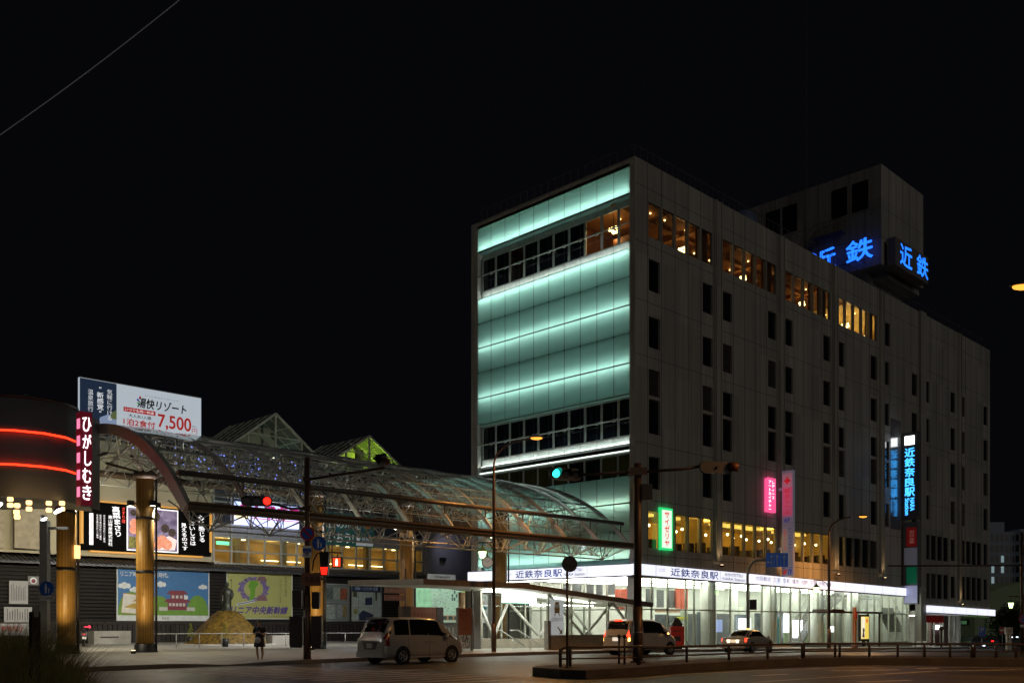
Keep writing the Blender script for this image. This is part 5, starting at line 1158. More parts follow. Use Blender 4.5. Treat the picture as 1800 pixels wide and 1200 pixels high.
mb = MB(); mb.path([P_(545,842,-.1), P_(548,870,-.12), P_(546,890,-.1)], .012, 5); mb.build('cable', BLACK, t)
# --- second signal pole on the island
q = G(1121, 1163.5, ZI); base2 = (*q, ZI); Y2 = (Vector((*q, 0))-Vector((CAM.x, CAM.y, 0))).dot(Vector((S2, S2, 0)))
t = thing('traffic_signal', 'dark signal pole on the traffic island with a green signal on its left arm', 'traffic signal', base2, FACE)
P_ = lambda px, py, dy=0.: local(px, py, Y2, base2)+Vector((0, dy, 0))
mb = MB(); mb.tube((0,0,0), (0,0,1.9), .175, 14, 0, .165); mb.tube((0,0,1.9), (0,0,P_(1120,814).z), .135, 14, 0, .125); mb.tube((0,0,0), (0,0,.06), .25, 14); mb.build('pole', BROWN, t)
mb = MB(); mb.path([P_(1115,829), P_(1060,832), P_(1020,834)], .05, 8); mb.path([P_(1126,829), P_(1200,824), P_(1232,819)], .05, 8); mb.box(-.3, .3, -.17, .17, P_(0,829).z-.13, P_(0,829).z+.13); mb.build('arm', BROWN, t)
head(t, 'signal_head', P_(993,834,-.12), radians(26), 'g'); hd = head(t, 'signal_head', P_(1258,822,-.05), radians(196), '')
c = P_(1289,819); mb = MB(); mb.tube((c.x-.15, c.y, c.z), (c.x+.16, c.y-.05, c.z-.06), .14, 12, 0, .15); mb.build('amber_visor', MC['amber_visor'], t)
a, b = P_(1122,879), P_(1146,851); mb = MB(); mb.box(.13, b.x, -.15, .15, a.z, b.z); mb.build('control_box', HOUS, t)
for z in (.55, 1.0): mb = MB(); mb.lathe([(.18, z), (.18, z+.05)], (0, 0, 0), 14); mb.build('strap', STEEL, t)
# distant green signal seen through the vault
t = thing('traffic_signal', 'tiny green traffic lights seen through the truss of the canopy', 'traffic signal', (-6, YW-1.4, 7.0))
p1 = R(556, 876, YW-1.4); mb = MB(); mb.tube((0,0,-1.), (0,0,p1[1]-7.2), .05, 6); mb.box(p1[0]+6-.6, p1[0]+6+.9, .0, .2, p1[1]-7-.25, p1[1]-7+.25); mb.build('housing', HOUS, t)
for dx in (0, .5): mb = MB(); mb.disc((p1[0]+6+dx-.1, -.01, p1[1]-7), .16, 12); mb.build('lamp', LGRN, t)
# ================================================================== STREET LAMPS
LAMPS = mat('street_lamp_housing', (.12, .10, .09), .4, .4); LENS = em('sodium_lens', (1., .36, .045), 1.9)
def street_lamp(label, foot, z0, top, lamp, w, bend, r=.07, Yd=None):
    x, y = foot; t = thing('street_lamp', label, 'street lamp', (x, y, z0), FACE); b = (x, y, z0)
    Y = (Vector((x, y, 0))-Vector((CAM.x, CAM.y, 0))).dot(Vector((S2, S2, 0)))
    P = lambda px, py: local(px, py, Y, b)
    pts = [Vector((0, 0, 1.4)), P(*top[0])]+[P(*q) for q in top[1:]]
    pts[1].x = 0
    mb = MB(); mb.tube((0,0,0), (0,0,1.45), r*1.55, 12); mb.path(pts, [r*1.1]+[r*.9]+[r*.6]*(len(top)-1), 10); mb.build('post', BROWN, t)
    c = P(*lamp)
    mb = MB(); mb.M = Matrix.Translation(c); n = 14
    mb.lathe([(.03, .12), (.2, .09), (.24, .02), (.22, 0)], (0, 0, 0), n) ; h = mb.build('lamp_head', LAMPS, t)
    for v in h.data.vertices: v.co.x = c.x+(v.co.x-c.x)*1.7
    mb = MB(); mb.M = Matrix.Translation(c); mb.lathe([(.19, .0), (.17, -.06), (.08, -.1), (.01, -.11)], (0, 0, 0), n); l = mb.build('lens', LENS, h)
    for v in l.data.vertices: v.co.x = c.x+(v.co.x-c.x)*1.6
    s = spot('lamp_light', c+Vector((0, 0, -.14)), c+Vector((0, -.3, -8)), SODIUM, w, 165, .6, .35); s.parent = t
    return t
street_lamp('tall sodium street lamp with a curved arm in front of the teal glass side', G(868,1145,.15), .15, [(868,870),(868,815),(872,800),(884,786),(905,776),(930,770)], (943,769), 2300, 0, .085)
q = R(1457, 1139, -2.9); street_lamp('sodium street lamp with a curved arm in front of the right half of the station', (q[0], -2.9), gz(q[0], -2.9)+.15, [(1457,960),(1457,935),(1462,922),(1475,913),(1495,908)], (1517,907), 2600, 0, .1)
pr_ = D(1792, 503, 30); x, y = D(1880, HOR, 30).xy
street_lamp('bright sodium street lamp at the right picture edge high over the road', (x, y), 0, [(1880,700),(1880,545),(1874,520),(1855,505)], (1797,503), 3600, 0, .09)
# sign gantry post with lane arrows
q = R(1314, 1137, -2.9); gx_, gy_ = q[0], -2.9
t = thing('lane_sign', 'blue overhead lane-arrow sign on a curved grey post in front of the station', 'sign', (gx_, gy_, gz(gx_, gy_)+.15), FACE); bse = tuple(t.location); Yg = (Vector((gx_, gy_, 0))-Vector((CAM.x, CAM.y, 0))).dot(Vector((S2, S2, 0)))
P_ = lambda px, py: local(px, py, Yg, bse)
pts = [Vector((0,0,0)), P_(1314,1010), P_(1317,997), P_(1324,987), P_(1335,984), P_(1350,984)]; pts[1].x = 0
mb = MB(); mb.path(pts, .09, 10); mb.build('post', STEEL, t)
a, b = P_(1346,996), P_(1384.5,971.5); mb = MB(); mb.box(a.x, b.x, -.1, -.06, a.z, b.z); mb.build('panel', mat('lane_sign_blue', (.02, .11, .42), .4, emit=(.02, .10, .45), es=.12), t)
mb = MB(); w, h = b.x-a.x, b.z-a.z
for fx in (.25, .5, .82):
    x = a.x+w*fx; mb.box(x-.03, x+.03, -.108, -.102, a.z+h*.1, a.z+h*.7); mb.sheet([(x-.1, a.z+h*.68), (x+.1, a.z+h*.68), (x, a.z+h*.92)], -.109)
x = a.x+w*.25; mb.box(x-.22, x-.03, -.108, -.102, a.z+h*.3, a.z+h*.36); mb.sheet([(x-.2, a.z+h*.22), (x-.2, a.z+h*.46), (x-.34, a.z+h*.34)], -.109)
for fx in (.37, .66): mb.box(a.x+w*fx-.01, a.x+w*fx+.01, -.106, -.102, a.z+h*.08, a.z+h*.9)
mb.build('white_arrows', SWH, t)
a, b = P_(1317,1071), P_(1328,1053); mb = MB(); mb.box(a.x, b.x+.05, -.15, .1, a.z, b.z); mb.build('control_box', HOUS, t)
# lanterns
LGL = em('lantern_glass', (.72, 1., .42), 4.5); LGREEN = mat('lantern_green_frame', (.05, .16, .06), .5)
def lantern(label, cpos, k, postpx, wall=False, foot=None):
    t = thing('lantern', label, 'lantern', cpos, FACE); s = k
    mb = MB(); mb.lathe([(.11*s, -.24*s), (.2*s, .12*s)], (0,0,0), 6, 0, False); mb.build('glass', LGL, t)
    mb = MB(); mb.lathe([(.27*s, .12*s), (.05*s, .34*s), (.03*s, .42*s)], (0,0,0), 6, 0, False); mb.lathe([(.12*s, -.28*s), (.12*s, -.24*s)], (0,0,0), 6, 0, False)
    for i in range(6): a = pi/3*i; mb.tube((.115*s*cos(a), .115*s*sin(a), -.24*s), (.21*s*cos(a), .21*s*sin(a), .12*s), .012*s, 4)
    mb.build('cap', LGREEN, t)
    mb = MB(); mb.tube((0,0,.4*s), (0,0,.58*s), .015, 5); mb.tube((-.2*s,0,.58*s), (postpx,0,.58*s), .03, 6); mb.path([(postpx*.35,0,.57*s), (postpx*.75,0,.45*s), (postpx,0,.05*s)], .02, 6); mb.build('bracket', DARK, t)
    if foot is not None: mb = MB(); mb.tube((postpx,0,.7*s), (postpx,0,foot), .05, 8); mb.build('post', DARK, t)
    return t
lantern('green-framed glowing lantern hanging beside the round clock', D(848,973,49.8), 1.0, .58)
t = thing('street_clock', 'round pale clock hanging beside the glowing green lantern', 'clock', D(857,988,49.6), FACE)
mb = MB(); mb.disc((0,-.06,0), .30, 26, 0, 'y', .12); mb.tube((0,0,.3), (0,0,.52), .02, 6); mb.sphere((0,0,.36), .05, 8); mb.build('case', mat('clock_case', (.12, .09, .06), .5), t)
mb = MB(); mb.disc((0,-.064,0), .26, 26); mb.build('dial', mat('clock_dial', (.45, .42, .36), .5, emit=(.6, .5, .4), es=.35), t)
mb = MB(); mb.sheet([(-.012,0),(.012,0),(.15,.13),(.14,.14)], -.07); mb.sheet([(0,-.012),(0,.012),(-.11,.13),(-.12,.12)], -.07); mb.sheet([(-.01,0),(.01,0),(.01,.02),(-.01,.02)], -.0705)
for i in range(12): a = pi/6*i; mb.disc((.22*cos(a), -.068, .22*sin(a)), .014, 6)
mb.build('clock_hands', BLACK, t)
p = D(1435,1035,72); lantern('green-framed glowing lantern on the lamp post in front of the station glazing', p, 1.1, .95)
p = D(1777,1062,78); lantern('glowing green street lantern beyond the far end of the station', p, 1.15, 1.05, False, -4.)
# pale pole with floodlights and a pedestrian sign
q = D(79, HOR, 37); t = thing('floodlight_pole', 'pale square floodlight pole with a blue pedestrian sign at the left', 'light pole', (q.x, q.y, .15), FACE)
P_ = lambda px, py: local(px, py, 37, (q.x, q.y, .15))
mb = MB(); mb.box(-.14, .14, -.14, .14, 0, P_(79,915).z); mb.box(-.02, .9, -.05, .05, P_(79,930).z, P_(79,930).z+.1); mb.build('pole', mat('pale_pole', (.42, .41, .37), .5, var=.1), t)
FW = em('white_floodlight', (.95, .97, 1.), 14.)
for (px, py, tx, rr) in ((77,912,1.2,.13),(103,897,1.0,.2),(-4,888,.8,.2)):
    c = P_(px, py); mb = MB(); mb.M = Matrix.Translation(c) @ Matrix.Rotation(radians(-35), 4, 'Y'); mb.tube((-.12,.1,.02), (.0,.1,.0), .06, 6); mb.lathe([(rr*.55,.16),(rr,.02),(rr,.0)], (0,0,0), 14); h = mb.build('floodlight', STEEL, t)
    mb = MB(); mb.M = Matrix.Translation(c) @ Matrix.Rotation(radians(-35), 4, 'Y'); mb.lathe([(rr*.95,-.004),(rr*.6,-.04)], (0,0,0), 14); mb.build('lens', FW, h)
    s = spot('flood_beam', c+Vector((.05,-.02,-.1)), c+Vector((5., 2.5, -7)), (.95, .95, .85), 160, 120, .7, .15); s.parent = h
peds(P_(86.5,1034)+Vector((0,-.2,0)), .275, t)
c = P_(87,1051); mb = MB(); mb.box(c.x-.27, c.x+.27, -.2, -.19, c.z-.08, c.z+.08); mb.build('plate_sign', SWH, t); text('歩行者用道路', c.x-.24, c.x+.24, c.z-.055, c.z+.055, BK_, t, -.204)
# overhead wire
mb = MB(); pa, pb = D(-60, 279, 24), D(380, -52, 24)
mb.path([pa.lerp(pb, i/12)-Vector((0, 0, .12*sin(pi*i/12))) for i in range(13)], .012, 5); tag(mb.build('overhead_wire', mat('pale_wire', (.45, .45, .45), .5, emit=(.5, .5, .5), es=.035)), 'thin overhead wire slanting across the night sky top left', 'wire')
t = thing('span_wire', 'thin dark span wire crossing in front of the right end of the station', 'wire'); a, b = D(1560,994,62), D(1830,993,62); mb = MB(); mb.tube(a, b, .05, 6); mb.build('wire', BROWN, t)
q = D(1796, HOR, 62); mb = MB(); mb.tube((q.x, q.y, -.3), (q.x, q.y, 7.4), .085, 10); mb.path([(q.x, q.y, 7.3), D(1800,975,62), D(1830,966,62)], .05, 6); mb.build('post', BROWN, t)
c = D(1798,1087,61.5); s_ = thing('road_sign', 'blue and red no-parking sign on a post at the right picture edge', 'sign', c, FACE); nopark((0,-.1,0), .3, s_); mb = MB(); mb.box(-.2, .2, -.1, -.08, -.52, -.36); mb.build('plate_sign', SWH, s_)
# ================================================================== SUBWAY ENTRANCE
se = thing('subway_entrance', 'glazed subway entrance with sloping roof, brick base and white diagonal struts', 'entrance')
EX0, EX1, EY0, EY1 = -9.3, -.9, -1.2, 2.9; EZ = .16
BRK = striped('pale_brick', (.34, .30, .24), (.23, .20, .16), 2, .085, .86, .8)
mb = MB(); mb.box(EX0, EX1, EY0, EY0+.3, EZ-.4, EZ+.72); mb.box(EX0-.05, EX1, EY0-.04, EY0+.34, EZ+.72, EZ+.8); mb.box(-11.7, EX0-.2, EY1, EY1+.3, EZ-.1, EZ+.6); mb.box(EX1-.3, EX1, EY0, EY1, EZ-.4, EZ+.72); mb.box(-12., EX1, EY1-.02, EY1+.3, EZ, EZ+.55); mb.build('brick_base', BRK, se)
def rz_(x): return 3.48-.075*max(0, x+12.2)
mb = MB(); RSX = [-19., -15., -12.6]+rng(-12.2, -.7, 8)
up_ = [[mb.vert((x, y, rz_(x)+.28+.02*(y+1.8))) for x in RSX] for y in (EY0-.7, EY1+1.4)]; lo_ = [[mb.vert((x, y, rz_(x)+.02*(y+1.8))) for x in RSX] for y in (EY0-.7, EY1+1.4)]
for i in range(len(RSX)-1): mb.idx((up_[0][i],up_[0][i+1],up_[1][i+1],up_[1][i])); mb.idx((lo_[0][i],lo_[1][i],lo_[1][i+1],lo_[0][i+1]), 1); mb.idx((lo_[0][i],lo_[0][i+1],up_[0][i+1],up_[0][i])); mb.idx((lo_[1][i],up_[1][i],up_[1][i+1],lo_[1][i+1]))
mb.idx((lo_[0][0],up_[0][0],up_[1][0],lo_[1][0])); mb.idx((lo_[0][-1],lo_[1][-1],up_[1][-1],up_[0][-1]))
mb.build('sloping_roof', [mat('brown_roof_edge', (.14, .125, .115), .5), CW], se)
WST = mat('white_steel', (.70, .70, .66), .45)
mb = MB()
for xa, xb in ((EX0+.3, EX0+3.3), (EX0+5.9, EX0+3.4), (EX0+6.0, EX0+8.3)):
    for y in (EY0+.35, EY1-.1): mb.tube((xa,y,rz_(xa)), (xb,y,EZ+.75), .09, 8)
for x in (-11.2, -8.4): mb.tube((x,EY1-.1,rz_(x)), (-9.8,EY1-.1,EZ+.6), .09, 8)
mb.tube((-9.8,EY1-.1,EZ+.5), (-9.8,EY1-.1,3.5), .1, 8); mb.build('diagonal_strut', WST, se)
mb = MB()
for x in (EX0+.05, EX0+2., EX0+3.6, EX0+5.3, EX0+7., EX0+8.35): mb.box(x-.05, x+.05, EY0+.1, EY0+.2, EZ+.8, rz_(x))
for x in (-11.7, -10.6, -9., -7, -5, -3, -1): mb.box(x-.05, x+.05, EY1, EY1+.1, EZ+.6, rz_(x))
mb.build('glazing_frame', MC['pale_glazing_frame'], se)
mb = MB(); mb.face(((EX0,EY0+.15,EZ+.8),(EX1,EY0+.15,EZ+.8),(EX1,EY0+.15,rz_(EX1)),(EX0,EY0+.15,rz_(EX0)))); mb.face(((-11.7,EY1+.05,EZ+.6),(EX1,EY1+.05,EZ+.6),(EX1,EY1+.05,rz_(EX1)),(-11.7,EY1+.05,rz_(-11)))); mb.build('glazing', CLEAR, se)
mb = MB(); mb.box(-11.75, -11.65, EY0+3, EY1+.2, EZ, 3.45); mb.box(EX0-.12, EX0+.12, EY0, EY0+.3, EZ-.2, EZ+1.6); mb.build('end_post', mat('entrance_post', (.24, .22, .19), .5), se)
mb = MB(); mb.box(-11.9, -11.3, EY1+.4, EY1+.6, EZ, 3.4); mb.build('timber_panel', mat('timber_panel', (.42, .26, .14), .6, var=.3), se)
mb = MB()
for y in (EY0+1.2, EY0+2.6):
    mb.path([(-11.2,y,EZ+1.05), (-10.6,y,EZ+1.08), (-8.6,y,EZ+.15)], .035, 8); mb.tube((-9.6,y,EZ-.1), (-9.6,y,EZ+.62), .025, 6)
mb.build('handrail', RAILM, se)
mb = MB(); mb.box(EX0-2.6, EX0-.1, EY0+.9, EY0+1.15, 2.75, 3.3); sg = mb.build('lit_sign', em('entrance_sign_white', (.93, 1., .97), 2.6), se)
mb = MB(); mb.box(EX0-2.6, EX0-.1, EY0+.89, EY0+1.16, 2.7, 2.748); mb.build('green_edge', em('entrance_sign_green', (.1, .5, .3), .6), sg)
mb = MB(); mb.box(EX0-1.9, EX0-1.8, EY0+.895, EY0+.899, 2.9, 2.95); mb.box(EX0-2.1, EX0-2.04, EY0+.895, EY0+.899, 2.9, 2.95); mb.build('arrow_mark', BK_, sg)
mb = MB(); mb.box(EX0-2.5, EX0+.2, EY0+1.4, EY0+2.8, 3.38, 3.42); mb.box(EX0+.8, EX0+6, EY0+1.9, EY0+2.3, 2.68, 2.72); mb.build('ceiling_light', LSTRIP, se)
pn = MB(); pn.box(EX0+.12, EX0+1.25, EY0+.06, EY0+.09, EZ+.8, 2.95); pan = pn.build('sign_panel', mat('pale_film', (.62, .68, .70), .4, emit=(.8, .86, .88), es=.28), se)
GD = mat('train_icon_gold', (.36, .24, .04), .5); mb = MB(); ix, iz, iy = EX0+.68, 2.2, EY0+.05
mb.poly([(ix-.2,iz),(ix+.2,iz),(ix+.22,iz+.3),(ix+.14,iz+.62),(ix-.14,iz+.62),(ix-.22,iz+.3)], iy-.006, iy+.004); mb.sheet([(ix-.25,iz-.16),(ix-.18,iz-.16),(ix-.1,iz),(ix-.16,iz)], iy-.002); mb.sheet([(ix+.25,iz-.16),(ix+.18,iz-.16),(ix+.1,iz),(ix+.16,iz)], iy-.002); mb.build('train_icon', GD, pan)
mb = MB(); mb.box(ix-.15, ix+.15, iy-.012, iy-.008, iz+.28, iz+.5); mb.disc((ix-.11,iy-.012,iz+.12), .04, 8); mb.disc((ix+.11,iy-.012,iz+.12), .04, 8); mb.build('icon_window', MC['poster_cloud'], pan)
text('近鉄電車のりば', EX0+.2, EX0+1.17, 1.72, 1.95, mat('film_ink', (.30, .33, .34), .5), pan, iy); mb = MB(); mb.tube((ix+.05,iy,1.42), (ix+.36,iy,1.1), .035, 6); mb.sheet([(ix+.43,1.03),(ix+.43,1.3),(ix+.16,1.03)], iy-.01); mb.build('arrow_icon', GD, pan)
# ================================================================== SQUARE FURNITURE
def human_bronze(): pass
# fountain mound with monk statue
q = (-18.9, 17.2); mz = gz(*q)+.13
t = thing('fountain_mound', 'golden-brown conical fountain mound under the bronze monk statue', 'fountain', (*q, mz))
mb = MB(); mb.lathe([(2.6,-.1),(2.5,.15),(1.95,.75),(1.4,1.35),(.9,1.85),(.55,2.1),(.35,2.13)], (0,0,0), 40); o = mb.build('mound', mat('gold_tile_mound', (.15, .09, .012), .5, var=.75, scale=5, bump=.9), t)
for v in o.data.vertices: v.co += Vector((rnd.uniform(-.05,.05), rnd.uniform(-.05,.05), rnd.uniform(-.03,.03)))
mb = MB(); mb.lathe([(3.0,-.15),(3.0,.12),(2.75,.12),(2.7,-.1)], (0,0,0), 40); mb.build('basin_rim', CONC, t)
BRZ = mat('bronze', (.04, .044, .034), .45, .4, var=.4, scale=8)
t = thing('statue', 'dark bronze standing monk statue on top of the mound', 'statue', (q[0], q[1], mz+2.12), FACE)
mb = MB(); mb.lathe([(.30,0),(.30,.08),(.27,.1),(.25,.5),(.26,.8),(.3,1.05),(.29,1.3),(.16,1.42),(.08,1.47),(.085,1.5),(.125,1.58),(.13,1.68),(.09,1.77),(.02,1.8)], (0,0,0), 18)
mb.path([(-.26,0,1.3),(-.36,-.05,1.0),(-.2,-.26,.95)], [.09,.1,.06], 8); mb.path([(.26,0,1.3),(.35,-.03,1.0),(.3,-.12,.72)], [.09,.1,.06], 8); mb.path([(-.2,-.22,.95),(-.28,-.1,.5),(-.26,-.05,.2)], [.07,.1,.06], 8)
mb.build('figure', BRZ, t); mb = MB(); mb.tube((.3,-.16,0), (.3,-.16,1.9), .018, 6); mb.sphere((.3,-.16,1.92), .05, 8); mb.build('staff', BRZ, t)
# plinth stones and dark tablet
mb = MB(); mb.box(-16.9, -14.2, 15.2, 15.9, gz(-15,15)+.1, gz(-15,15)+.75); tag(mb.build('stone_bench', CONC), 'low pale stone block to the right of the fountain mound', 'bench')
mb = MB(); p = R(232, 1136, 23.5); q2 = R(162, 1136, 23.5); mb.box(q2[0], p[0]-.2, 23.2, 24.2, .2, 1.15); mb.box(q2[0]+.4, p[0]-1., 23.17, 23.199, .72, .8, 1); tag(mb.build('stone_planter', [CONC, DARK]), 'long low stone block between the two left timber columns', 'planter')
# railing round the fountain
t = thing('fountain_railing', 'thin dark metal railing in front of the fountain mound', 'railing', (0, 0, 0))
xa, xb = R(268, 1130, 14.2)[0], R(640, 1130, 12.)[0]
pts = [Vector((xa+(xb-xa)*i/10, 14.2-2.2*i/10, 0)) for i in range(11)]
mb = MB()
for p in pts: z = gz(p.x, p.y)+.14; mb.tube((p.x,p.y,z), (p.x,p.y,z+.78), .025, 6)
mb.path([(p.x,p.y,gz(p.x,p.y)+.92) for p in pts], .025, 6); mb.build('rail', STEEL, t)
# small yellow-green potted conifers
LEAF = mat('yellow_green_leaf', (.16, .17, .02), .6, var=.4, scale=4)
for k, (px, py, yy, lab) in enumerate(((335,1128,17.5,'small potted yellow-green shrub left of the fountain mound'), (396,1131,13.6,'small potted yellow-green shrub in front of the fountain mound'))):
    x, _ = R(px, py, yy); z = gz(x, yy)+.14; t = thing('potted_shrub', lab, 'plant', (x, yy, z))
    mb = MB(); mb.lathe([(.16,0),(.2,.5),(.18,.5)], (0,0,0), 12); mb.build('pot', BLACK, t)
    mb = MB()
    for i in range(220):
        a = rnd.random()*2*pi; h = rnd.random(); r = (.24*(1-h)+.05)*sqrt(rnd.random()); c = Vector((r*cos(a), r*sin(a), .5+h*.85)); u = Vector((rnd.uniform(-1,1), rnd.uniform(-1,1), rnd.uniform(-.2,1))).normalized()*.07; w = u.orthogonal().normalized()*.03
        mb.face((c-w, c+u*.6, c+w, c-u*.4))
    mb.build('foliage', LEAF, t)
    s = spot('plant_light', (.15,-.5,.15), (0,0,1.1), (1., .8, .3), 4, 70, .8, .05); s.parent = t
# wayfinding finger boards on the fourth column
t = thing('wayfinding_sign', 'three stacked brown direction boards beside a timber column', 'sign', (-13.9, CY-.75, 2.95), 0)
mb = MB(); mb.tube((.9,.1,-2.7), (.9,.1,1.9), .06, 8); mb.build('post', BROWN, t)
for i in range(3):
    mb = MB(); mb.box(-.7, .85, 0, .06, .42*i, .42*i+.32); b = mb.build('board', mat('wayfinding_brown', (.14, .05, .03), .5), t); text(('←奈良公園', '←東大寺', '←県庁')[i], -.62, .5, .42*i+.09, .42*i+.23, mat('wayfinding_letters', (.30, .12, .08), .5), b)
# orange idling notices
ORG = mat('orange_notice', (.34, .12, .06), .55, var=.1)
def board(label, xa, xb, za, zb, y, legs, lines):
    t = thing('notice_sign', label, 'sign', (xa, y, za)); w, h = xb-xa, zb-za
    mb = MB(); mb.box(0, w, 0, .05, 0, h); mb.build('panel', ORG, t)
    mb = MB()
    for x in legs: mb.box(x-.05, x+.05, -.02, .1, -za+.1, h+.02)
    mb.build('leg', STEEL if len(legs) > 1 else DARK, t)
    for (s, a, b, c, d) in lines: text(s, w*a, w*b, h*c, h*d, mat('orange_notice_ink', (.16, .04, .02), .5), t, -.008, .02)
    return t
xa, zb = R(722,1066,2.); xb, _ = R(767,1066,2.)
b_ = board('orange no-idling notice board behind the silver minivan', xa, xb, .5, zb, 2., [], [('アイドリング', .08, .92, .72, .86), ('ストップ！', .3, .8, .52, .66)])
mb = MB(); mb.box(-.55, -.01, -.01, .35, -.3, zb-.5+.02); mb.box(xb-xa+.01, xb-xa+.5, -.01, .35, -.3, zb-.5); mb.build('dark_cabinet', mat('dark_brown_cabinet', (.05, .025, .02), .5), b_)
xa, zb = R(806,1068,-.6); xb, za = R(829,1115,-.6)
board('tall orange notice board on two legs beside the street kerb', xa, xb, za, zb, -.6, [-.04, xb-xa+.04], [('お願い', .25, .75, .86, .92), ('アイドリングストップ', .12, .88, .68, .75), ('奈良市', .3, .7, .58, .64), ('ご協力ください', .15, .85, .22, .28)])
t = thing('bicycle_poster', 'white poster with a black bicycle below the tall orange notice board', 'poster', (xa, -.55, .3)); mb = MB(); mb.box(0, xb-xa, 0, .02, 0, za-.32); mb.build('sheet', MC['poster_white'], t)
mb = MB(); w = xb-xa; r_ = .26
for cx, cz in ((w*.32, .38), (w*.72, .3)):
    n = 18
    for k in range(n): a0, a1 = 2*pi*k/n, 2*pi*(k+1)/n; mb.sheet([(cx+.6*r_*cos(a0), cz+r_*sin(a0)), (cx+.6*r_*cos(a1), cz+r_*sin(a1)), (cx+.5*r_*cos(a1), cz+.87*r_*sin(a1)), (cx+.5*r_*cos(a0), cz+.87*r_*sin(a0))], -.005)
for (a, b) in (((.32,.38),(.45,.75)),((.45,.75),(.68,.68)),((.32,.38),(.55,.4)),((.55,.4),(.68,.68)),((.72,.3),(.66,.85)),((.45,.75),(.42,.9))): mb.tube((w*a[0],-.008,a[1]), (w*b[0],-.008,b[1]), .018, 5)
mb.build('bicycle_print', BK_, t)
# slim dark post pair near the lamp
q = G(861,1143,.15); mb = MB(); mb.lathe([(.09,0),(.09,2.0),(.07,2.05),(.05,3.2),(.05,3.3)], (q[0], q[1]+1.4, .17), 10); tag(mb.build('slim_post', DARK), 'slim dark post just left of the tall street lamp', 'post')
# post box
px_, py_ = 1.2, -2.3; t = thing('post_box', 'red post box with a small dark tiled roof on the pavement', 'post box', (px_, py_, gz(px_, py_)+.15), FACE)
RP = mat('post_box_red', (.45, .025, .02), .4); mb = MB(); mb.box(-.42, .42, -.36, .36, .12, 1.42); mb.box(-.44, .44, -.38, .38, .1, .16); mb.build('body', RP, t); mb = MB(); mb.box(-.3, .3, -.28, .28, 0, .11); mb.build('foot', DARK, t)
mb = MB(); mb.box(-.25, .25, -.368, -.361, 1.1, 1.16); mb.box(-.2, .2, -.366, -.361, .5, .8); mb.build('slot', BLACK, t)
mb = MB(); P4 = [(-.46,-.4,1.42),(.46,-.4,1.42),(.46,.4,1.42),(-.46,.4,1.42)]; mb.face([(a*.62,b*.62,1.47) for a,b,c in P4]); Q4 = [(-.12,0,1.9),(.12,0,1.9)]; P5 = [(-.38,-.36,1.5),(.38,-.36,1.5),(.38,.36,1.5),(-.38,.36,1.5)]
mb.face(P5); mb.face((P5[0],P5[1],Q4[1],Q4[0])); mb.face((P5[1],P5[2],Q4[1])); mb.face((P5[2],P5[3],Q4[0],Q4[1])); mb.face((P5[3],P5[0],Q4[0])); mb.box(-.16, .16, -.03, .03, 1.88, 1.94); mb.box(-.3, .3, -.28, .28, 1.42, 1.5); mb.build('tiled_roof', TILE, t)
# bus shelter
sx0, _ = R(1478,1140,-1.8); sx1, _ = R(1545,1140,-1.8); zg = gz(sx0, -1.8)+.15; t = thing('bus_shelter', 'glass bus shelter with dark frame and a lit yellow advertisement', 'bus shelter', (sx0, -1.8, zg)); Ls = sx1-sx0
zt_ = R(1500,1077,-1.8)[1]-zg
mb = MB(); mb.box(-1.5, Ls+.1, -.3, 1.2, zt_, zt_+.14); mb.poly([(-2.6,zt_+.05),(-.4,zt_+.14),(-.2,zt_+.28),(-2.2,zt_+.28)], -.4, 1.2); mb.build('roof', DARK, t)
mb = MB()
for x in (-.2, Ls): mb.box(x-.06, x+.06, .9, 1.02, 0, zt_)
mb.box(Ls-.06, Ls+.06, -.1, .02, 0, zt_); mb.build('frame', DARK, t)
mb = MB(); mb.box(Ls-1.75, Ls-.1, .8, 1.0, .45, zt_-.1); mb.box(Ls-1.2, Ls-.7, .85, .95, 0, .45); ab = mb.build('advert_box', DARK, t)
mb = MB(); mb.box(Ls-1.62, Ls-.22, .785, .798, .62, zt_-.25); mb.build('advert', em('yellow_advert', (.85, .62, .10), 1.0), ab)
mb = MB(); mb.box(Ls-1.6, Ls-.95, .775, .783, .7, zt_-.3); mb.build('advert_pale', em('advert_pale', (.9, .85, .62), 1.0), ab); mb = MB(); mb.disc((Ls-1.2,.77,1.35), .2, 14); mb.sheet([(Ls-1.5,.75),(Ls-1.0,.75),(Ls-1.1,1.2),(Ls-1.4,1.15)], .771); mb.build('advert_figure', em('advert_dark', (.12, .06, .04), .5), ab)
mb = MB(); mb.disc((Ls-.6,.77,zt_-.6), .18, 12); mb.build('advert_red', em('advert_red', (.8, .12, .05), .8), ab)
t2 = thing('bus_stop_post', 'thick brown bus stop post with a small red and yellow plate', 'post', (R(1502,1141,-2.6)[0], -2.6, zg)); mb = MB(); mb.lathe([(.26,0),(.22,.25),(.15,.3),(.15,3.2)], (0,0,0), 12); mb.build('post', mat('reddish_post', (.17, .07, .05), .5), t2); mb = MB(); mb.box(-.24, .1, -.2, -.15, 2.3, 2.8); mb.build('plate', SRED, t2); mb = MB(); mb.box(-.2, .06, -.21, -.2, 2.1, 2.3); mb.build('yellow_plate', mat('yellow_plate', (.5, .33, .03), .5), t2)
t = thing('bollard', 'small dark post with a rounded head on the pavement near the tall pier', 'bollard', (43.2, -2.2, gz(43,-2.2)+.15)); mb = MB(); mb.lathe([(.1,0),(.09,1.5),(.2,1.6),(.22,1.8),(.1,1.9)], (0,0,0), 10); mb.build('post', BROWN, t)
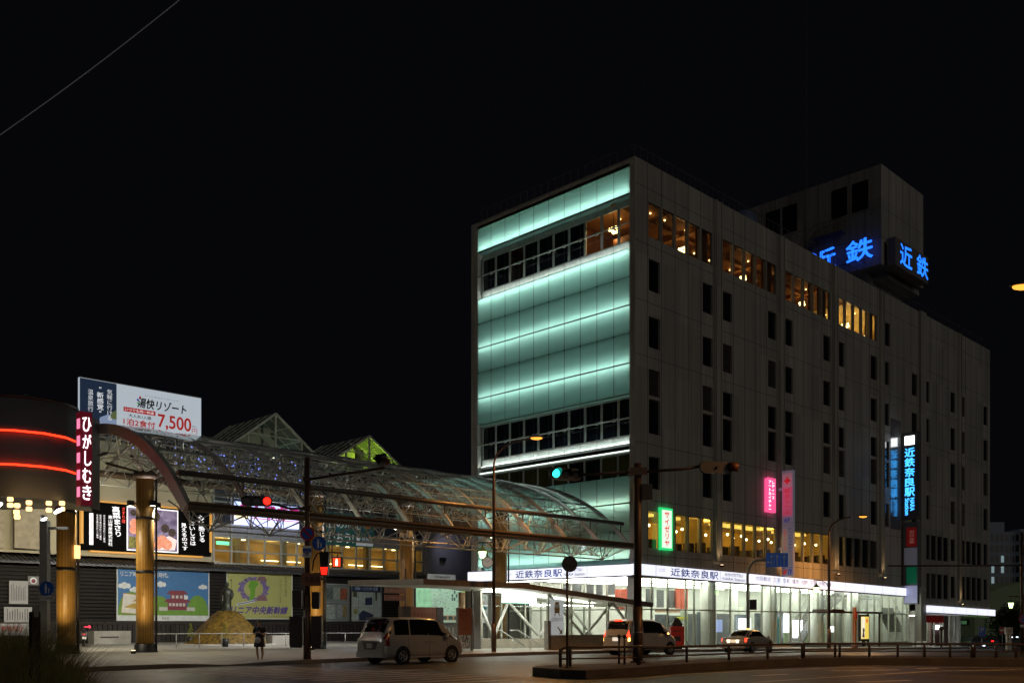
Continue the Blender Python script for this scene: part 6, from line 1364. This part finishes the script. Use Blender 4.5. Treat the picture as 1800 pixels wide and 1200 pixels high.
# scooter parked by the column
q = R(147, 1136, 19.); t = thing('scooter', 'parked grey scooter with a red tail light beside the leftmost timber column', 'scooter', (q[0], 19., gz(q[0],19)+.15), radians(70)); sx = 1.
SG = mat('scooter_grey', (.22, .23, .25), .3, .4)
mb = MB(); mb.path([(-.75,0,.62),(-.35,0,.72),(.05,0,.62),(.15,0,.36),(.5,0,.34),(.62,0,.7),(.62,0,.98)], [.12,.2,.18,.14,.12,.14,.08], 10); mb.build('body', SG, t)
mb = MB(); mb.path([(-.7,0,.76),(-.3,0,.84),(.1,0,.78)], [.1,.14,.1], 8); mb.build('seat', BLACK, t)
for x in (-.55, .72):
    mb = MB(); mb.M = Matrix.Translation((x,0,.23)) @ Matrix.Rotation(pi/2, 4, 'X'); mb.lathe([(.1,-.05),(.2,-.06),(.23,-.03),(.23,.03),(.2,.06),(.1,.05)], (0,0,0), 18); mb.build('wheel', RUBBER, t)
mb = MB(); mb.tube((.6,0,.9),(.55,0,1.05),.03); mb.tube((.55,-.32,1.06),(.55,.32,1.06),.022,6); mb.tube((.55,.3,1.06),(.58,.4,1.3),.012,5); mb.tube((.55,-.3,1.06),(.58,-.4,1.3),.012,5); mb.sphere((.58,.4,1.34),.07,8); mb.sphere((.58,-.4,1.34),.07,8); mb.build('handlebar', BLACK, t)
mb = MB(); mb.box(-.9,-.84,-.1,.1,.66,.74); mb.build('tail_light', em('scooter_red', (.5,.02,.02), .6), t); mb = MB(); mb.box(-.9,-.885,-.11,.11,.42,.55); mb.build('number_plate', MC['sign_white'], t)
mb = MB(); p = R(157,1101,25.); mb.sphere((p[0],25.,p[1]),.1,8); mb.tube((p[0],25.,p[1]),(p[0],25.8,p[1]),.03,5); tag(mb.build('red_lamp', em('small_red_lamp', (1.,.05,.1), 2.)), 'small red lamp on the dark wall above the scooter', 'lamp')
# ================================================================== ORNAMENTAL GRASS in the near bed
mb = MB()
for i in range(7000):
    Y = rnd.uniform(12.5, 16.5); px = rnd.uniform(-60, 1)+rnd.random()**1.6*195*(1 if rnd.random() < .92 else 1.35)-20
    edge = max(0., min(1., (190-px)/130)); b = D(px, HOR, Y); b.z = 0
    hmax = (.45+1.55*edge**.7)*rnd.uniform(.5, 1.0)
    lean = Vector((rnd.gauss(.12, .3), rnd.gauss(0, .25), 0))*hmax*.8; w = Vector((S2, -S2, 0))*rnd.uniform(.003, .007)
    prev = None; n = 4
    for k in range(n+1):
        f = k/n; p = b+Vector((0, 0, hmax*(f-.18*f*f)))+lean*f*f; ww = w*(1-f*.9); cur = (mb.vert(p-ww), mb.vert(p+ww))
        if prev: mb.idx((prev[0], prev[1], cur[1], cur[0]), 0 if i % 3 else 1)
        prev = cur
tag(mb.build('ornamental_grass', [mat('dry_grass', (.30, .22, .08), .7, var=.4, scale=5), mat('green_grass', (.18, .20, .06), .7, var=.4, scale=5)]), 'tall dark ornamental grass in the foreground bed', 'grass', kind='stuff')
mb = MB(); c = D(50, HOR, 14.5); mb.lathe([(2.1,-.05),(2.0,.16),(1.6,.22)], (c.x, c.y, 0), 24); tag(mb.build('planting_bed', mat('soil', (.03, .024, .018), .9)), kind='structure')
q = D(61, HOR, 13.); t = thing('marker_post', 'thin dark wooden marker post rising out of the foreground grass', 'post', (q.x, q.y, 0)); mb = MB(); mb.box(-.055, .055, -.055, .055, 0, 1.72); mb.build('stake', mat('dark_wood', (.05, .025, .012), .8), t); mb = MB(); mb.box(-.03, .03, -.06, -.056, 1.75-.1, 1.82); mb.build('reflector', mat('pale_reflector', (.3, .3, .26), .4), t)
# ================================================================== FAR RIGHT BACKGROUND
t = thing('office_building', 'dark grey office block with small windows far behind the right end of the station', 'building', (0, 0, 0), 0)
ob = D(1742, HOR, 165); MF = Matrix.Translation((ob.x, ob.y, 0)) @ Matrix.Rotation(FACE, 4, 'Z')
def inv(px, py, Y=165): p = D(px, py, Y); return (MF.inverted() @ p)
a, b = inv(1700, 960), inv(1860, 1040)
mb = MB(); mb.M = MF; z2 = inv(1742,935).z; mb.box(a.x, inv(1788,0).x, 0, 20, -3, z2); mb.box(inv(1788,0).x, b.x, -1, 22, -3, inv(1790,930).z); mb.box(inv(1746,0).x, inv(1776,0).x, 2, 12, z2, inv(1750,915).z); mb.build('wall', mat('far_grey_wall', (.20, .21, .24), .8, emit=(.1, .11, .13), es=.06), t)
for r in range(6):
    for k in range(7):
        c = inv(1745+8.5*k, 945+18.5*r); mb = MB(); mb.M = MF; mb.box(c.x-.22, c.x+.22, -.06-(1.05 if 1745+8.5*k > 1786 else 0), .0, c.z-.55, c.z+.55)
        mb.build('window', em('far_lit_window', (.55, .75, .8), .3) if (r, k) in ((2,2),(3,2),(3,0),(4,0)) else DGLASS, t)
t = thing('domed_hall', 'low olive-green hall with a curved roof behind the dark tree', 'building'); p = inv(1744, 1062, 135); c = D(1790, HOR, 135)
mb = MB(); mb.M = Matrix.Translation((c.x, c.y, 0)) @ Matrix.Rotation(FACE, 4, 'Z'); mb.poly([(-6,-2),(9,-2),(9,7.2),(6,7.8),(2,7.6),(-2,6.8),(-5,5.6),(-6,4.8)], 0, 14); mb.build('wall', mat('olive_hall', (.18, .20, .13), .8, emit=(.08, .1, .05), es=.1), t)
def crown(mb, c, rad, n, size, flat=1.):
    for i in range(n):
        while 1:
            d = Vector((rnd.uniform(-1,1), rnd.uniform(-1,1), rnd.uniform(-1,1)))
            if .35 < d.length < 1: break
        d = d*(.75+.25*sin(5*d.x+3*d.z)*cos(4*d.y)); p = Vector(c)+Vector((d.x*rad, d.y*rad, d.z*rad*flat)); u = Vector((rnd.uniform(-1,1), rnd.uniform(-1,1), rnd.uniform(-1,1))).normalized()*size; w = u.orthogonal().normalized()*size*.5
        mb.face((p-u, p+w, p+u, p-w))
for k, (px, Y, rr, lab) in enumerate(((1772,112,2.6,'dark round street tree behind the no-entry sign'), (1800,118,3.2,'dark street tree at the right picture edge below the lantern'))):
    c = D(px, 1095 if k == 0 else 1090, Y); t = thing('tree', lab, 'tree', (c.x, c.y, -1.2))
    mb = MB(); mb.path([(0,0,-.4),(.05,0,1.),(0,.1,c.z+1.2)], [.2,.15,.08], 8)
    for a in range(5): mb.tube((0,.05,c.z*.5+.8), (1.4*cos(a*1.3), 1.4*sin(a*1.3), c.z+1.4), .05, 5)
    mb.build('trunk', mat('bark', (.06, .045, .03), .9), t); mb = MB(); crown(mb, (0,0,c.z+1.3), rr, 1500, .2, .9); mb.build('crown', mat('dark_leaf', (.04, .06, .02), .7, var=.4), t)
c = D(1762,1107,100); t = thing('road_sign', 'round red no-entry sign with a white bar in front of the dark tree', 'sign', c, FACE); mb = MB(); mb.disc((0,0,0), .34, 22, 0, 'y', .02); mb.build('plate', SRED, t); mb = MB(); mb.box(-.24, .24, -.006, -.001, -.06, .06); mb.build('white_bar', SWH, t); mb = MB(); mb.tube((0,.04,.3),(0,.04,-2.4),.04,6); mb.build('post', STEEL, t)
c = D(1726.5,1108,96); t = thing('road_sign', 'blue square parking sign under the green passage', 'sign', c, FACE); mb = MB(); mb.box(-.32, .32, 0, .03, -.55, .4); mb.build('plate', BLUE, t); mb = MB(); mb.tube((0,.04,-.5),(0,.04,-2.2),.04,6); mb.build('post', STEEL, t); text('P', -.16, .16, -.15, .3, SWH, t)
t = thing('ticket_post', 'pale twin-legged ticket post on the pavement at the far right', 'post', (*D(1773, HOR, 84).xy, -1.2), FACE); zc = D(0,1108,84).z+1.2
mb = MB()
for dx in (-.14, .14): mb.box(dx-.07, dx+.07, -.1, .1, 0, zc+.2)
mb.box(-.3, .3, -.12, .12, zc-.3, zc+.3); mb.build('post', mat('pale_post', (.5, .5, .48), .5), t); mb = MB(); mb.disc((.05,-.125,zc), .2, 14); mb.build('dial', CONC, t)
# row of far parked cars with bright reflections
def far_car(label, px, Y, z, lights, col):
    c = D(px, HOR, Y); t = thing('parked_car', label, 'car', (c.x, c.y, z), FACE)
    mb = MB(); mb.poly([(-.85,.25),(.85,.25),(.88,.75),(.75,.95),(.58,1.42),(-.58,1.42),(-.75,.95),(-.88,.75)], 0, 4); mb.build('body', mat('far_car_%d' % int(px), col, .3), t)
    mb = MB(); mb.sheet([(-.68,.97),(.68,.97),(.54,1.38),(-.54,1.38)], -.01); mb.build('windscreen', DGLASS, t)
    for x in (-.62, .62): mb = MB(); mb.box(x-.1, x+.1, -.1, -.0, 0, .35); mb.build('wheel', RUBBER, t)
    for x, zz, m in lights: mb = MB(); mb.box(x-.12, x+.12, -.02, -.001, zz-.05, zz+.05); mb.build('lamp', m, t)
WHL = em('far_white_lamp', (.75, .85, 1.), 3.); 
far_car('dark far parked car with white headlamps left of the ticket post', 1721, 100, -1.1, [(-.55,.5,WHL),(.5,.5,WHL)], (.03,.03,.05)); far_car('dark far parked car with one red tail lamp', 1743, 104, -1.1, [(.1,.9,LRED)], (.04,.05,.08)); far_car('dark bluish far parked car under the tree', 1758, 110, -1.1, [(-.3,.8,WHL)], (.03,.05,.06)); far_car('black far parked car behind the ticket post', 1783, 106, -1.1, [(.3,1.3,WHL),(-.3,1.3,WHL)], (.02,.03,.03))
t = thing('light_row', 'row of small bright white lamps under the passage beyond the parked cars', 'lamp', (*D(1740, HOR, 116).xy, 0), FACE)
for px in (1720, 1736, 1743, 1752, 1761, 1783): x = (px-1740)/FPX*116; z = D(0,1121.5,116).z; mb = MB(); mb.box(x-.35, x+.25, 0, .1, z-.06, z+.06); mb.build('lamp', WHL, t)
mb = MB(); z = D(0,1121.5,116).z; mb.box(-2.5, 3.6, .1, .2, z+.08, z+.2)
for x in (-2.4, 3.5): mb.tube((x,.15,z), (x,.15,-1.6), .06, 6)
mb.build('beam', DARK, t)

# ================================================================== VEHICLES (local x forward, z up)
def crv(T, x):
    """smooth monotone interpolation in a table of (x, value...)"""
    if x <= T[0][0]: return list(T[0][1:])
    for i in range(len(T)-1):
        a, b = T[i], T[i+1]
        if a[0] <= x <= b[0]:
            t = (x-a[0])/(b[0]-a[0]); 
            return [p+(q-p)*t for p, q in zip(a[1:], b[1:])]
    return list(T[-1][1:])
def car(label, loc, yaw, T, Lc, paint, glass, wheels, side_glass, front, rear, lamps, group=None, name='parked_car', plate=None, spoiler=None, handles=(), belt_trim=False):
    """T rows: x, z_bottom, z_belt, z_roof, half width, roof half width"""
    t = thing(name, label, 'car', loc, yaw, group)
    def P(x, s):                                   # s 0..6 round the half section from the bottom centre to the roof centre
        zb, zl, zr, w, wr = crv(T, x); zr = max(zr, zl+.001)
        pts = [(0, zb), (w*.88, zb), (w*.985, zb+.12), (w, zb+(zl-zb)*.55), (w*.965, zl), (wr, zr-.055 if zr-zl > .15 else zr-(zr-zl)*.3), (wr*.80, zr-.008), (0, zr)]
        i = min(int(s), len(pts)-2); f = s-i; a, b = pts[i], pts[i+1]
        return Vector((x, a[0]+(b[0]-a[0])*f, a[1]+(b[1]-a[1])*f))
    xs = sorted({r[0] for r in T} | set(rng(T[0][0], T[-1][0], 40))); ss = [0, 1, 1.5, 2, 2.5, 3, 3.5, 4, 4.5, 5, 5.5, 6, 7]
    def patch(mb, x0, x1, s0, s1, side, off=.006, n=8, m=0, shear=0.):
        a = []
        for i in range(n+1):
            row = []
            for j in range(4):
                s = s0+(s1-s0)*j/3; x = x0+(x1-x0)*i/n+shear*(j/3); p = P(x, s); e = .01
                du = P(x+e, s)-P(x-e, s); dv = P(x, min(s+e, 7))-P(x, s-e); nn = du.cross(dv)
                nn = nn.normalized() if nn.length > 1e-9 else Vector((0, 1, 0))
                if nn.y < -.01 or (abs(nn.y) <= .01 and nn.z < 0): nn = -nn
                p = p+nn*off; row.append(mb.vert((p.x, p.y*side, p.z)))
            a.append(row)
        for i in range(n):
            for j in range(3): mb.idx((a[i][j], a[i+1][j], a[i+1][j+1], a[i][j+1]), m, True)
    mb = MB(); G_ = {}
    for side in (1, -1):
        ids = [[mb.vert((p.x, p.y*side, p.z)) for p in (P(x, s) for s in ss)] for x in xs]
        for i in range(len(xs)-1):
            for j in range(len(ss)-1): mb.idx((ids[i][j], ids[i+1][j], ids[i+1][j+1], ids[i][j+1]), 0, True)
        mb.idx(ids[0], 0); mb.idx(ids[-1][::-1], 0)
    body = mb.build('body', paint, t)
    for (a, b, s0, s1, sh) in side_glass:
        for side in (1, -1): w = MB(); patch(w, a, b, s0, s1, side, .006, 8, 0, sh); w.build('side_window', glass, t)
    for nm, (a, b) in (('windscreen', front), ('rear_window', rear)):
        w = MB(); patch(w, a, b, 4.25, 7, 1, .006); patch(w, a, b, 4.25, 7, -1, .006); w.build(nm, glass, t)
    tyre = RUBBER
    for wx, r in wheels:
        wid = crv(T, wx)[3]
        for side in (1, -1):
            a = MB(); a.M = Matrix.Translation((wx, side*(wid+.001), r+.01)) @ Matrix.Rotation(side*pi/2, 4, 'X')
            a.lathe([(r+.075, 0), (r+.075, .012), (.01, .012)][::1], (0, 0, -.006), 24); a.build('wheel_arch', BLACK, t)
            w = MB(); w.M = Matrix.Translation((wx, side*(wid-.10), r)) @ Matrix.Rotation(-side*pi/2, 4, 'X')
            w.lathe([(r*.6, -.1), (r*.95, -.1), (r, -.06), (r, .08), (r*.95, .115), (r*.68, .118), (r*.66, .09)], (0, 0, 0), 26); wh = w.build('wheel', tyre, t)
            w2 = MB(); w2.M = w.M.copy(); w2.lathe([(r*.66, .085), (r*.67, .118), (r*.60, .118), (r*.58, .09)], (0, 0, 0), 26); w2.lathe([(r*.16, .09), (r*.16, .12), (r*.1, .125)], (0, 0, 0), 12)
            for k in range(5):
                an = 2*pi*k/5; c, s_ = cos(an), sin(an)
                w2.tube((r*.1*c, r*.1*s_, .11), (r*.62*c, r*.62*s_, .108), .045, 5, 0, .03)
            w2.build('rim', ALU, wh)
    for nm, x0, x1, s0, s1, m, sides in lamps:
        for side in sides: w = MB(); patch(w, x0, x1, s0, s1, side, .01, 4); w.build(nm, m, t)
    for hx, s in handles:
        for side in (1, -1): h = MB(); p = P(hx, s); h.box(p.x-.09, p.x+.09, side*p.y-.012, side*p.y+.02 if side > 0 else side*p.y-.02, p.z-.015, p.z+.015); h.build('door_handle', ALU, t)
    return t, P
SILV = mat('silver_car_paint', (.42, .42, .41), .28, .2, var=.03, coat=.6); SILV2 = mat('pale_car_paint', (.50, .49, .47), .28, .15, var=.03, coat=.6)
CGL = mat('car_window_tint', (.008, .008, .009), .05, spec=.6); CHR = mat('chrome', (.6, .6, .6), .15, 1.)
RLENS = mat('dark_red_lens', (.22, .012, .012), .15); BRK_L = em('brake_lamp', (1., .028, .01), 6.); AMB = em('amber_lamp', (1., .50, .08), 11.); CLL = mat('clear_lens', (.5, .5, .5), .1)
PL = MC['sign_white']
def xtras(t, P, Tn, Lc, w, mirror_x, mirror_z, plate_z, plate_m, rear_x=0., bumper=True, gap=(), ln=SILV):
    mb = MB(); mb.box(rear_x-.03, rear_x-.012, -.17, .17, plate_z-.09, plate_z+.09); mb.build('number_plate', plate_m, t)
    for side in (1, -1):
        mb = MB(); y = side*(w+.10); mb.sphere((mirror_x, y, mirror_z), .1, 10, 0, 1.1); mb.tube((mirror_x+.02, side*(w-.08), mirror_z-.06), (mirror_x, y, mirror_z-.04), .03, 6); mb.build('door_mirror', ln, t)
    for gx in gap:
        for side in (1, -1):
            mb = MB(); pts = [P(gx, s) for s in (1.6, 2., 3., 4.)]; mb.path([(p.x, side*(p.y+.002), p.z) for p in pts], .006, 4); mb.build('door_gap', BLACK, t)
# silver minivan (people carrier) on the left
TV = [(-2.30,.42,.80,.82,.72,.50),(-2.27,.26,.97,1.0,.80,.6),(-2.16,.24,1.02,1.25,.845,.66),(-1.98,.24,1.03,1.62,.85,.69),(-1.84,.25,1.03,1.78,.85,.70),(-1.4,.26,1.03,1.84,.85,.71),(-.3,.26,1.02,1.85,.85,.71),(.6,.26,1.0,1.79,.85,.69),(1.0,.26,.98,1.64,.85,.67),(1.35,.26,.97,1.36,.845,.68),(1.72,.26,.95,1.06,.83,.70),(2.0,.27,.88,.93,.79,.64),(2.2,.28,.70,.74,.70,.52),(2.30,.34,.55,.57,.52,.4)]
cx_, cy_ = -23.9, -7.1
vt, VP = car('silver minivan waiting on the road beside the square, seen from its right rear corner', (cx_, cy_, 0), radians(4), TV, 4.6, SILV, CGL, [(-1.32,.315),(1.42,.315)], [(-1.72,-.95,4.15,4.95,0),(-.88,.08,4.15,4.95,0),(.14,1.0,4.15,4.95,-.28)], (.72, 1.66), (-2.15, -1.88),
    [('tail_light', -2.24, -2.02, 3.15, 4.5, RLENS, (1,-1)), ('headlight', 1.92, 2.2, 3.2, 4.1, CLL, (1,-1))], None, 'minivan', handles=[(-.05,3.55),(.3,3.5)])
xtras(vt, VP, TV, 4.6, .85, 1.0, 1.05, .72, mat('dim_plate', (.5,.5,.46), .5), -2.31, gap=(-1.0,.12,1.15))
mb = MB(); mb.poly([(-.42,.84),(.42,.84),(.30,.58),(-.30,.58)], -.01, .01); o = mb.build('plate_recess', mat('recess_dark', (.10,.10,.10), .4), vt)
for v in o.data.vertices: v.co = Vector((-2.31+v.co.y, v.co.x, v.co.z))
mb = MB(); mb.box(-2.325, -2.05, -.80, .80, .27, .46); mb.box(-2.315, -2.2, -.78, .78, .46, .50); mb.build('rear_bumper', SILV, vt); mb = MB(); mb.box(-2.32, -2.26, -.5, .5, .86, .9); mb.lathe([(.05,0),(.05,.01)], (-2.2,0,1.06), 10); mb.build('chrome_strip', CHR, vt)
mb = MB(); mb.box(-2.0, -1.72, -.62, .62, 1.80, 1.84); mb.build('roof_spoiler', SILV, vt); mb = MB(); mb.path([(-2.2,0,1.02),(-2.17,.05,1.1),(-2.12,.3,1.2)], .012, 5); mb.build('rear_wiper', BLACK, vt)
mb = MB(); mb.box(-2.3,-1.7,-.9,.9,.2,.27) if 0 else mb.box(-.95, 1.0, -.87, -.84, .24, .30); mb.box(-.95, 1.0, .84, .87, .24, .30); mb.build('side_sill', SILV, vt)
# pale minivan with lamps lit
TW = [(-2.22,.45,.85,.87,.74,.55),(-2.20,.28,1.0,1.03,.81,.62),(-2.12,.26,1.06,1.3,.845,.68),(-2.02,.26,1.07,1.72,.85,.72),(-1.9,.27,1.07,1.83,.85,.73),(-1.4,.27,1.07,1.88,.85,.73),(.1,.27,1.05,1.87,.85,.73),(.7,.27,1.02,1.76,.85,.70),(1.1,.27,1.0,1.56,.85,.69),(1.55,.27,.98,1.18,.84,.70),(1.78,.28,.95,1.02,.81,.66),(2.06,.30,.78,.84,.72,.55),(2.2,.36,.6,.63,.55,.42)]
v2, VP2 = car('pale minivan with glowing brake and indicator lamps stopped behind the signal pole', (-7.7, -6.4, -.06), radians(0), TW, 4.4, SILV2, CGL, [(-1.3,.315),(1.38,.315)], [(-1.8,-.98,4.15,4.95,0),(-.9,.16,4.15,4.95,0),(.22,1.05,4.15,4.95,-.28)], (.85, 1.5), (-2.1, -1.95),
    [('brake_light', -2.19, -2.06, 3.75, 4.6, BRK_L, (1,-1)), ('indicator', -2.19, -2.07, 3.2, 3.65, AMB, (1,-1)), ('headlight', 1.88, 2.1, 3.2, 4.1, CLL, (1,-1))], None, 'minivan', handles=[(-.02,3.55),(.38,3.5)])
xtras(v2, VP2, TW, 4.4, .85, 1.02, 1.1, .86, em('lit_plate', (.85,.75,.6), .9), -2.22, gap=(-.95,.2,1.2), ln=SILV2)
mb = MB(); mb.box(-1.98, -1.92, -.22, .22, 1.80, 1.85); mb.build('high_brake_light', BRK_L, v2); mb = MB(); mb.box(-2.25, -2.2, -.5, .5, 1.0, 1.04); mb.build('chrome_strip', CHR, v2)
mb = MB(); mb.box(-2.27, -2.0, -.82, .82, .30, .55); mb.build('rear_bumper', SILV2, v2)
mb = MB(); mb.sphere((.98,-1.0,1.13), .045, 8); mb.build('mirror_indicator', AMB, v2)
# saloon
TS = [(-2.26,.40,.72,.74,.66,.5),(-2.22,.26,.86,.9,.78,.66),(-2.05,.24,.90,.98,.83,.68),(-1.62,.24,.90,1.02,.845,.66),(-1.2,.24,.91,1.28,.85,.60),(-.85,.24,.91,1.40,.85,.58),(-.2,.24,.90,1.43,.85,.58),(.3,.24,.89,1.38,.85,.59),(.75,.24,.88,1.16,.85,.62),(1.12,.24,.86,.95,.84,.68),(1.7,.25,.78,.84,.82,.66),(2.1,.26,.62,.66,.74,.56),(2.26,.34,.5,.52,.58,.44)]
tx, VP3 = car('pale saloon taxi with red tail lamps beside the red post box', (4.7, -5.3, gz(4.7,-20)+.0), radians(7), TS, 4.5, SILV2, CGL, [(-1.3,.30),(1.36,.30)], [(-1.12,-.45,4.2,4.92,.2),(-.38,.78,4.2,4.92,-.25)], (.38, 1.05), (-1.58, -.98),
    [('tail_light', -2.22, -2.06, 3.3, 4.3, BRK_L, (1,-1)), ('headlight', 1.9, 2.16, 3.2, 4.1, CLL, (1,-1))], None, 'taxi', handles=[(-.5,3.6),(.2,3.55)])
xtras(tx, VP3, TS, 4.5, .85, .82, .95, .72, em('lit_plate_warm', (.95,.75,.5), .8), -2.25, gap=(-.42,.86), ln=SILV2)
mb = MB()
for y in (-.3, .3): mb.poly([(y-.11,.80),(y+.11,.80),(y+.06,.62),(y-.06,.62)], 0, .02)
o = mb.build('reversing_lamp', em('warm_white_lamp', (1., .8, .5), 3.), tx)
for v in o.data.vertices: v.co = Vector((-2.285+v.co.y, v.co.x, v.co.z))
mb = MB(); mb.box(-2.30, -2.05, -.78, .78, .30, .5); mb.build('rear_bumper', SILV2, tx); mb = MB(); mb.box(-1.18,-1.1,-.12,.12,1.24,1.28); mb.build('high_brake_light', BRK_L, tx)
mb = MB(); mb.box(-.1,.0,-.12,.12,1.43,1.5); mb.build('roof_lamp', em('taxi_roof_lamp', (1.,.55,.15), 2.5), tx)

# ================================================================== WOMAN LOOKING AT HER PHONE (faces the camera, squarely)
SKIN = mat('skin', (.36, .22, .15), .55, var=.06); DRESS = mat('dark_navy_dress', (.012, .013, .022), .8, var=.3); HAIR = mat('black_hair', (.012, .009, .008), .5)
q = G(456, 1160.5, .1); pw = thing('person', 'woman in a short dark dress looking down at the phone in both hands', 'person', (q[0], q[1], .1), FACE)
def skin(name, pts, edges, m, parent, root=0, sub=2):
    me = bpy.data.meshes.new(name); me.from_pydata([p[:3] for p in pts], edges, []); me.materials.append(m)
    o = bpy.data.objects.new(name, me); COL.objects.link(o); o.parent = parent
    sk = o.modifiers.new('skin', 'SKIN'); sk.use_smooth_shade = True
    for i, (v, p) in enumerate(zip(me.skin_vertices[0].data, pts)): v.radius = (p[3], p[4] if len(p) > 4 else p[3]); v.use_root = (i == root)
    ss_ = o.modifiers.new('smooth', 'SUBSURF'); ss_.levels = sub; ss_.render_levels = sub; return o
# joints: x = picture right, y = away from the camera, z up
B = [(0,0,.84,.13,.10), (0,0,1.02,.105,.085), (0,-.005,1.20,.125,.09), (0,0,1.31,.085,.06), (0,-.02,1.37,.042,.042), (0,-.045,1.43,.06,.07), (0,-.055,1.50,.072,.085), (0,-.05,1.56,.055,.065),
     (-.09,0,.80,.085,.085), (-.095,-.01,.47,.052,.056), (-.085,.01,.30,.048,.052), (-.045,.02,.08,.03,.032), (-.04,-.06,.03,.032,.022), (-.04,-.14,.02,.028,.015),
     (.09,0,.80,.085,.085), (.12,-.03,.47,.052,.056), (.125,0,.30,.048,.052), (.105,.02,.08,.03,.032), (.12,-.05,.03,.032,.022), (.14,-.13,.02,.028,.015),
     (-.15,0,1.30,.05,.05), (-.22,-.01,1.05,.04,.04), (-.10,-.21,1.10,.03,.03), (-.045,-.25,1.15,.026,.02), (.15,0,1.30,.05,.05), (.23,-.01,1.04,.04,.04), (.11,-.21,1.10,.03,.03), (.05,-.25,1.15,.026,.02)]
E_ = [(0,1),(1,2),(2,3),(3,4),(4,5),(5,6),(6,7),(0,8),(8,9),(9,10),(10,11),(11,12),(12,13),(0,14),(14,15),(15,16),(16,17),(17,18),(18,19),(3,20),(20,21),(21,22),(22,23),(3,24),(24,25),(25,26),(26,27)]
for s, h in ((-1, 23), (1, 27)):                     # fingers and thumbs folded round the phone
    hx, hy, hz = B[h][:3]
    for k in range(4): n0 = len(B); B += [(hx+s*-.012, hy-.02, hz+.03-.018*k, .009), (hx-s*.035, hy-.032, hz+.034-.018*k, .008), (hx-s*.05, hy-.012, hz+.034-.018*k, .007)]; E_ += [(h, n0), (n0, n0+1), (n0+1, n0+2)]
    n0 = len(B); B += [(hx-s*.005, hy+.018, hz+.035, .010), (hx-s*.03, hy+.02, hz+.055, .008)]; E_ += [(h, n0), (n0, n0+1)]
skin('body', B, E_, SKIN, pw)
mb = MB(); n = 24
def ring(z, rx, ry, cy=0., cx=0.): return [mb.vert((cx+rx*cos(2*pi*k/n)*(1+.03*sin(7*2*pi*k/n+z*3)), cy+ry*sin(2*pi*k/n), z)) for k in range(n)]
RR = [ring(z, a, b, c) for z, a, b, c in ((.56,.225,.18,0),(.62,.22,.175,0),(.78,.19,.15,0),(.95,.165,.125,0),(1.06,.14,.11,0),(1.2,.165,.12,-.005),(1.30,.175,.10,0),(1.345,.13,.08,0),(1.36,.075,.06,-.01))]
for a, b in zip(RR, RR[1:]):
    for k in range(n): mb.idx((a[k], a[(k+1)%n], b[(k+1)%n], b[k]), 0, True)
for s in (-1, 1): mb.path([(s*.13,0,1.32),(s*.185,0,1.24),(s*.215,-.005,1.12)], [.075,.075,.068], 12)
mb.build('dress', DRESS, pw)
mb = MB(); mb.sphere((0,-.03,1.525), .098, 16, 0, 1.05)
o = mb.build('hair', HAIR, pw)
for v in o.data.vertices:
    if v.co.y < -.05 and v.co.z < 1.54: v.co.y = -.05+(v.co.y+.05)*.25
mb = MB()
for s in (-1, 1): mb.sphere((s*.03,-.135,1.50), .011, 8)
mb.box(-.022,.022,-.139,-.132,1.447,1.453); mb.build('face_features', mat('dark_features', (.05,.025,.02), .5), pw)
mb = MB(); mb.tube((0,-.14,1.50),(0,-.155,1.472),.010,6,0,.014); mb.build('nose', SKIN, pw)
for s in (-1, 1):
    mb = MB(); mb.path([((-.04 if s < 0 else .12),.03,.02),((-.04 if s < 0 else .125),-.06,.02),((-.04 if s < 0 else .14),-.16,.015)], [.035,.04,.025], 8); mb.build('shoe', mat('tan_sandal', (.16,.08,.05), .6), pw)
t = thing('phone', 'dark phone held in both hands by the woman', 'phone', pw.location+Vector((0,0,1.16)), FACE); mb = MB(); mb.M = Matrix.Translation((0,-.275,.02)) @ Matrix.Rotation(radians(-55), 4, 'X'); mb.box(-.035,.035,-.005,.004,-.07,.07); mb.build('case', BLACK, t); mb = MB(); mb.M = Matrix.Translation((0,-.275,.02)) @ Matrix.Rotation(radians(-55), 4, 'X'); mb.box(-.032,.032,.0042,.006,-.066,.066); mb.build('screen', em('phone_screen', (.6,.7,.9), 1.0), t)
t = thing('shoulder_bag', 'pale shoulder bag hanging at the woman\'s side', 'bag', pw.location+Vector((-.2,-.2,.75)), FACE); mb = MB(); mb.sphere((0,0,.08), .13, 12, 0, .95); o = mb.build('bag', mat('pale_bag', (.40,.41,.44), .6), t)
for v in o.data.vertices: v.co.y *= .5
mb = MB(); mb.path([(-.06,0,.18),(.03,.03,.4),(.2,.02,.6)], .01, 5); mb.build('strap', BLACK, t)
bpy.data.objects.remove(FO)
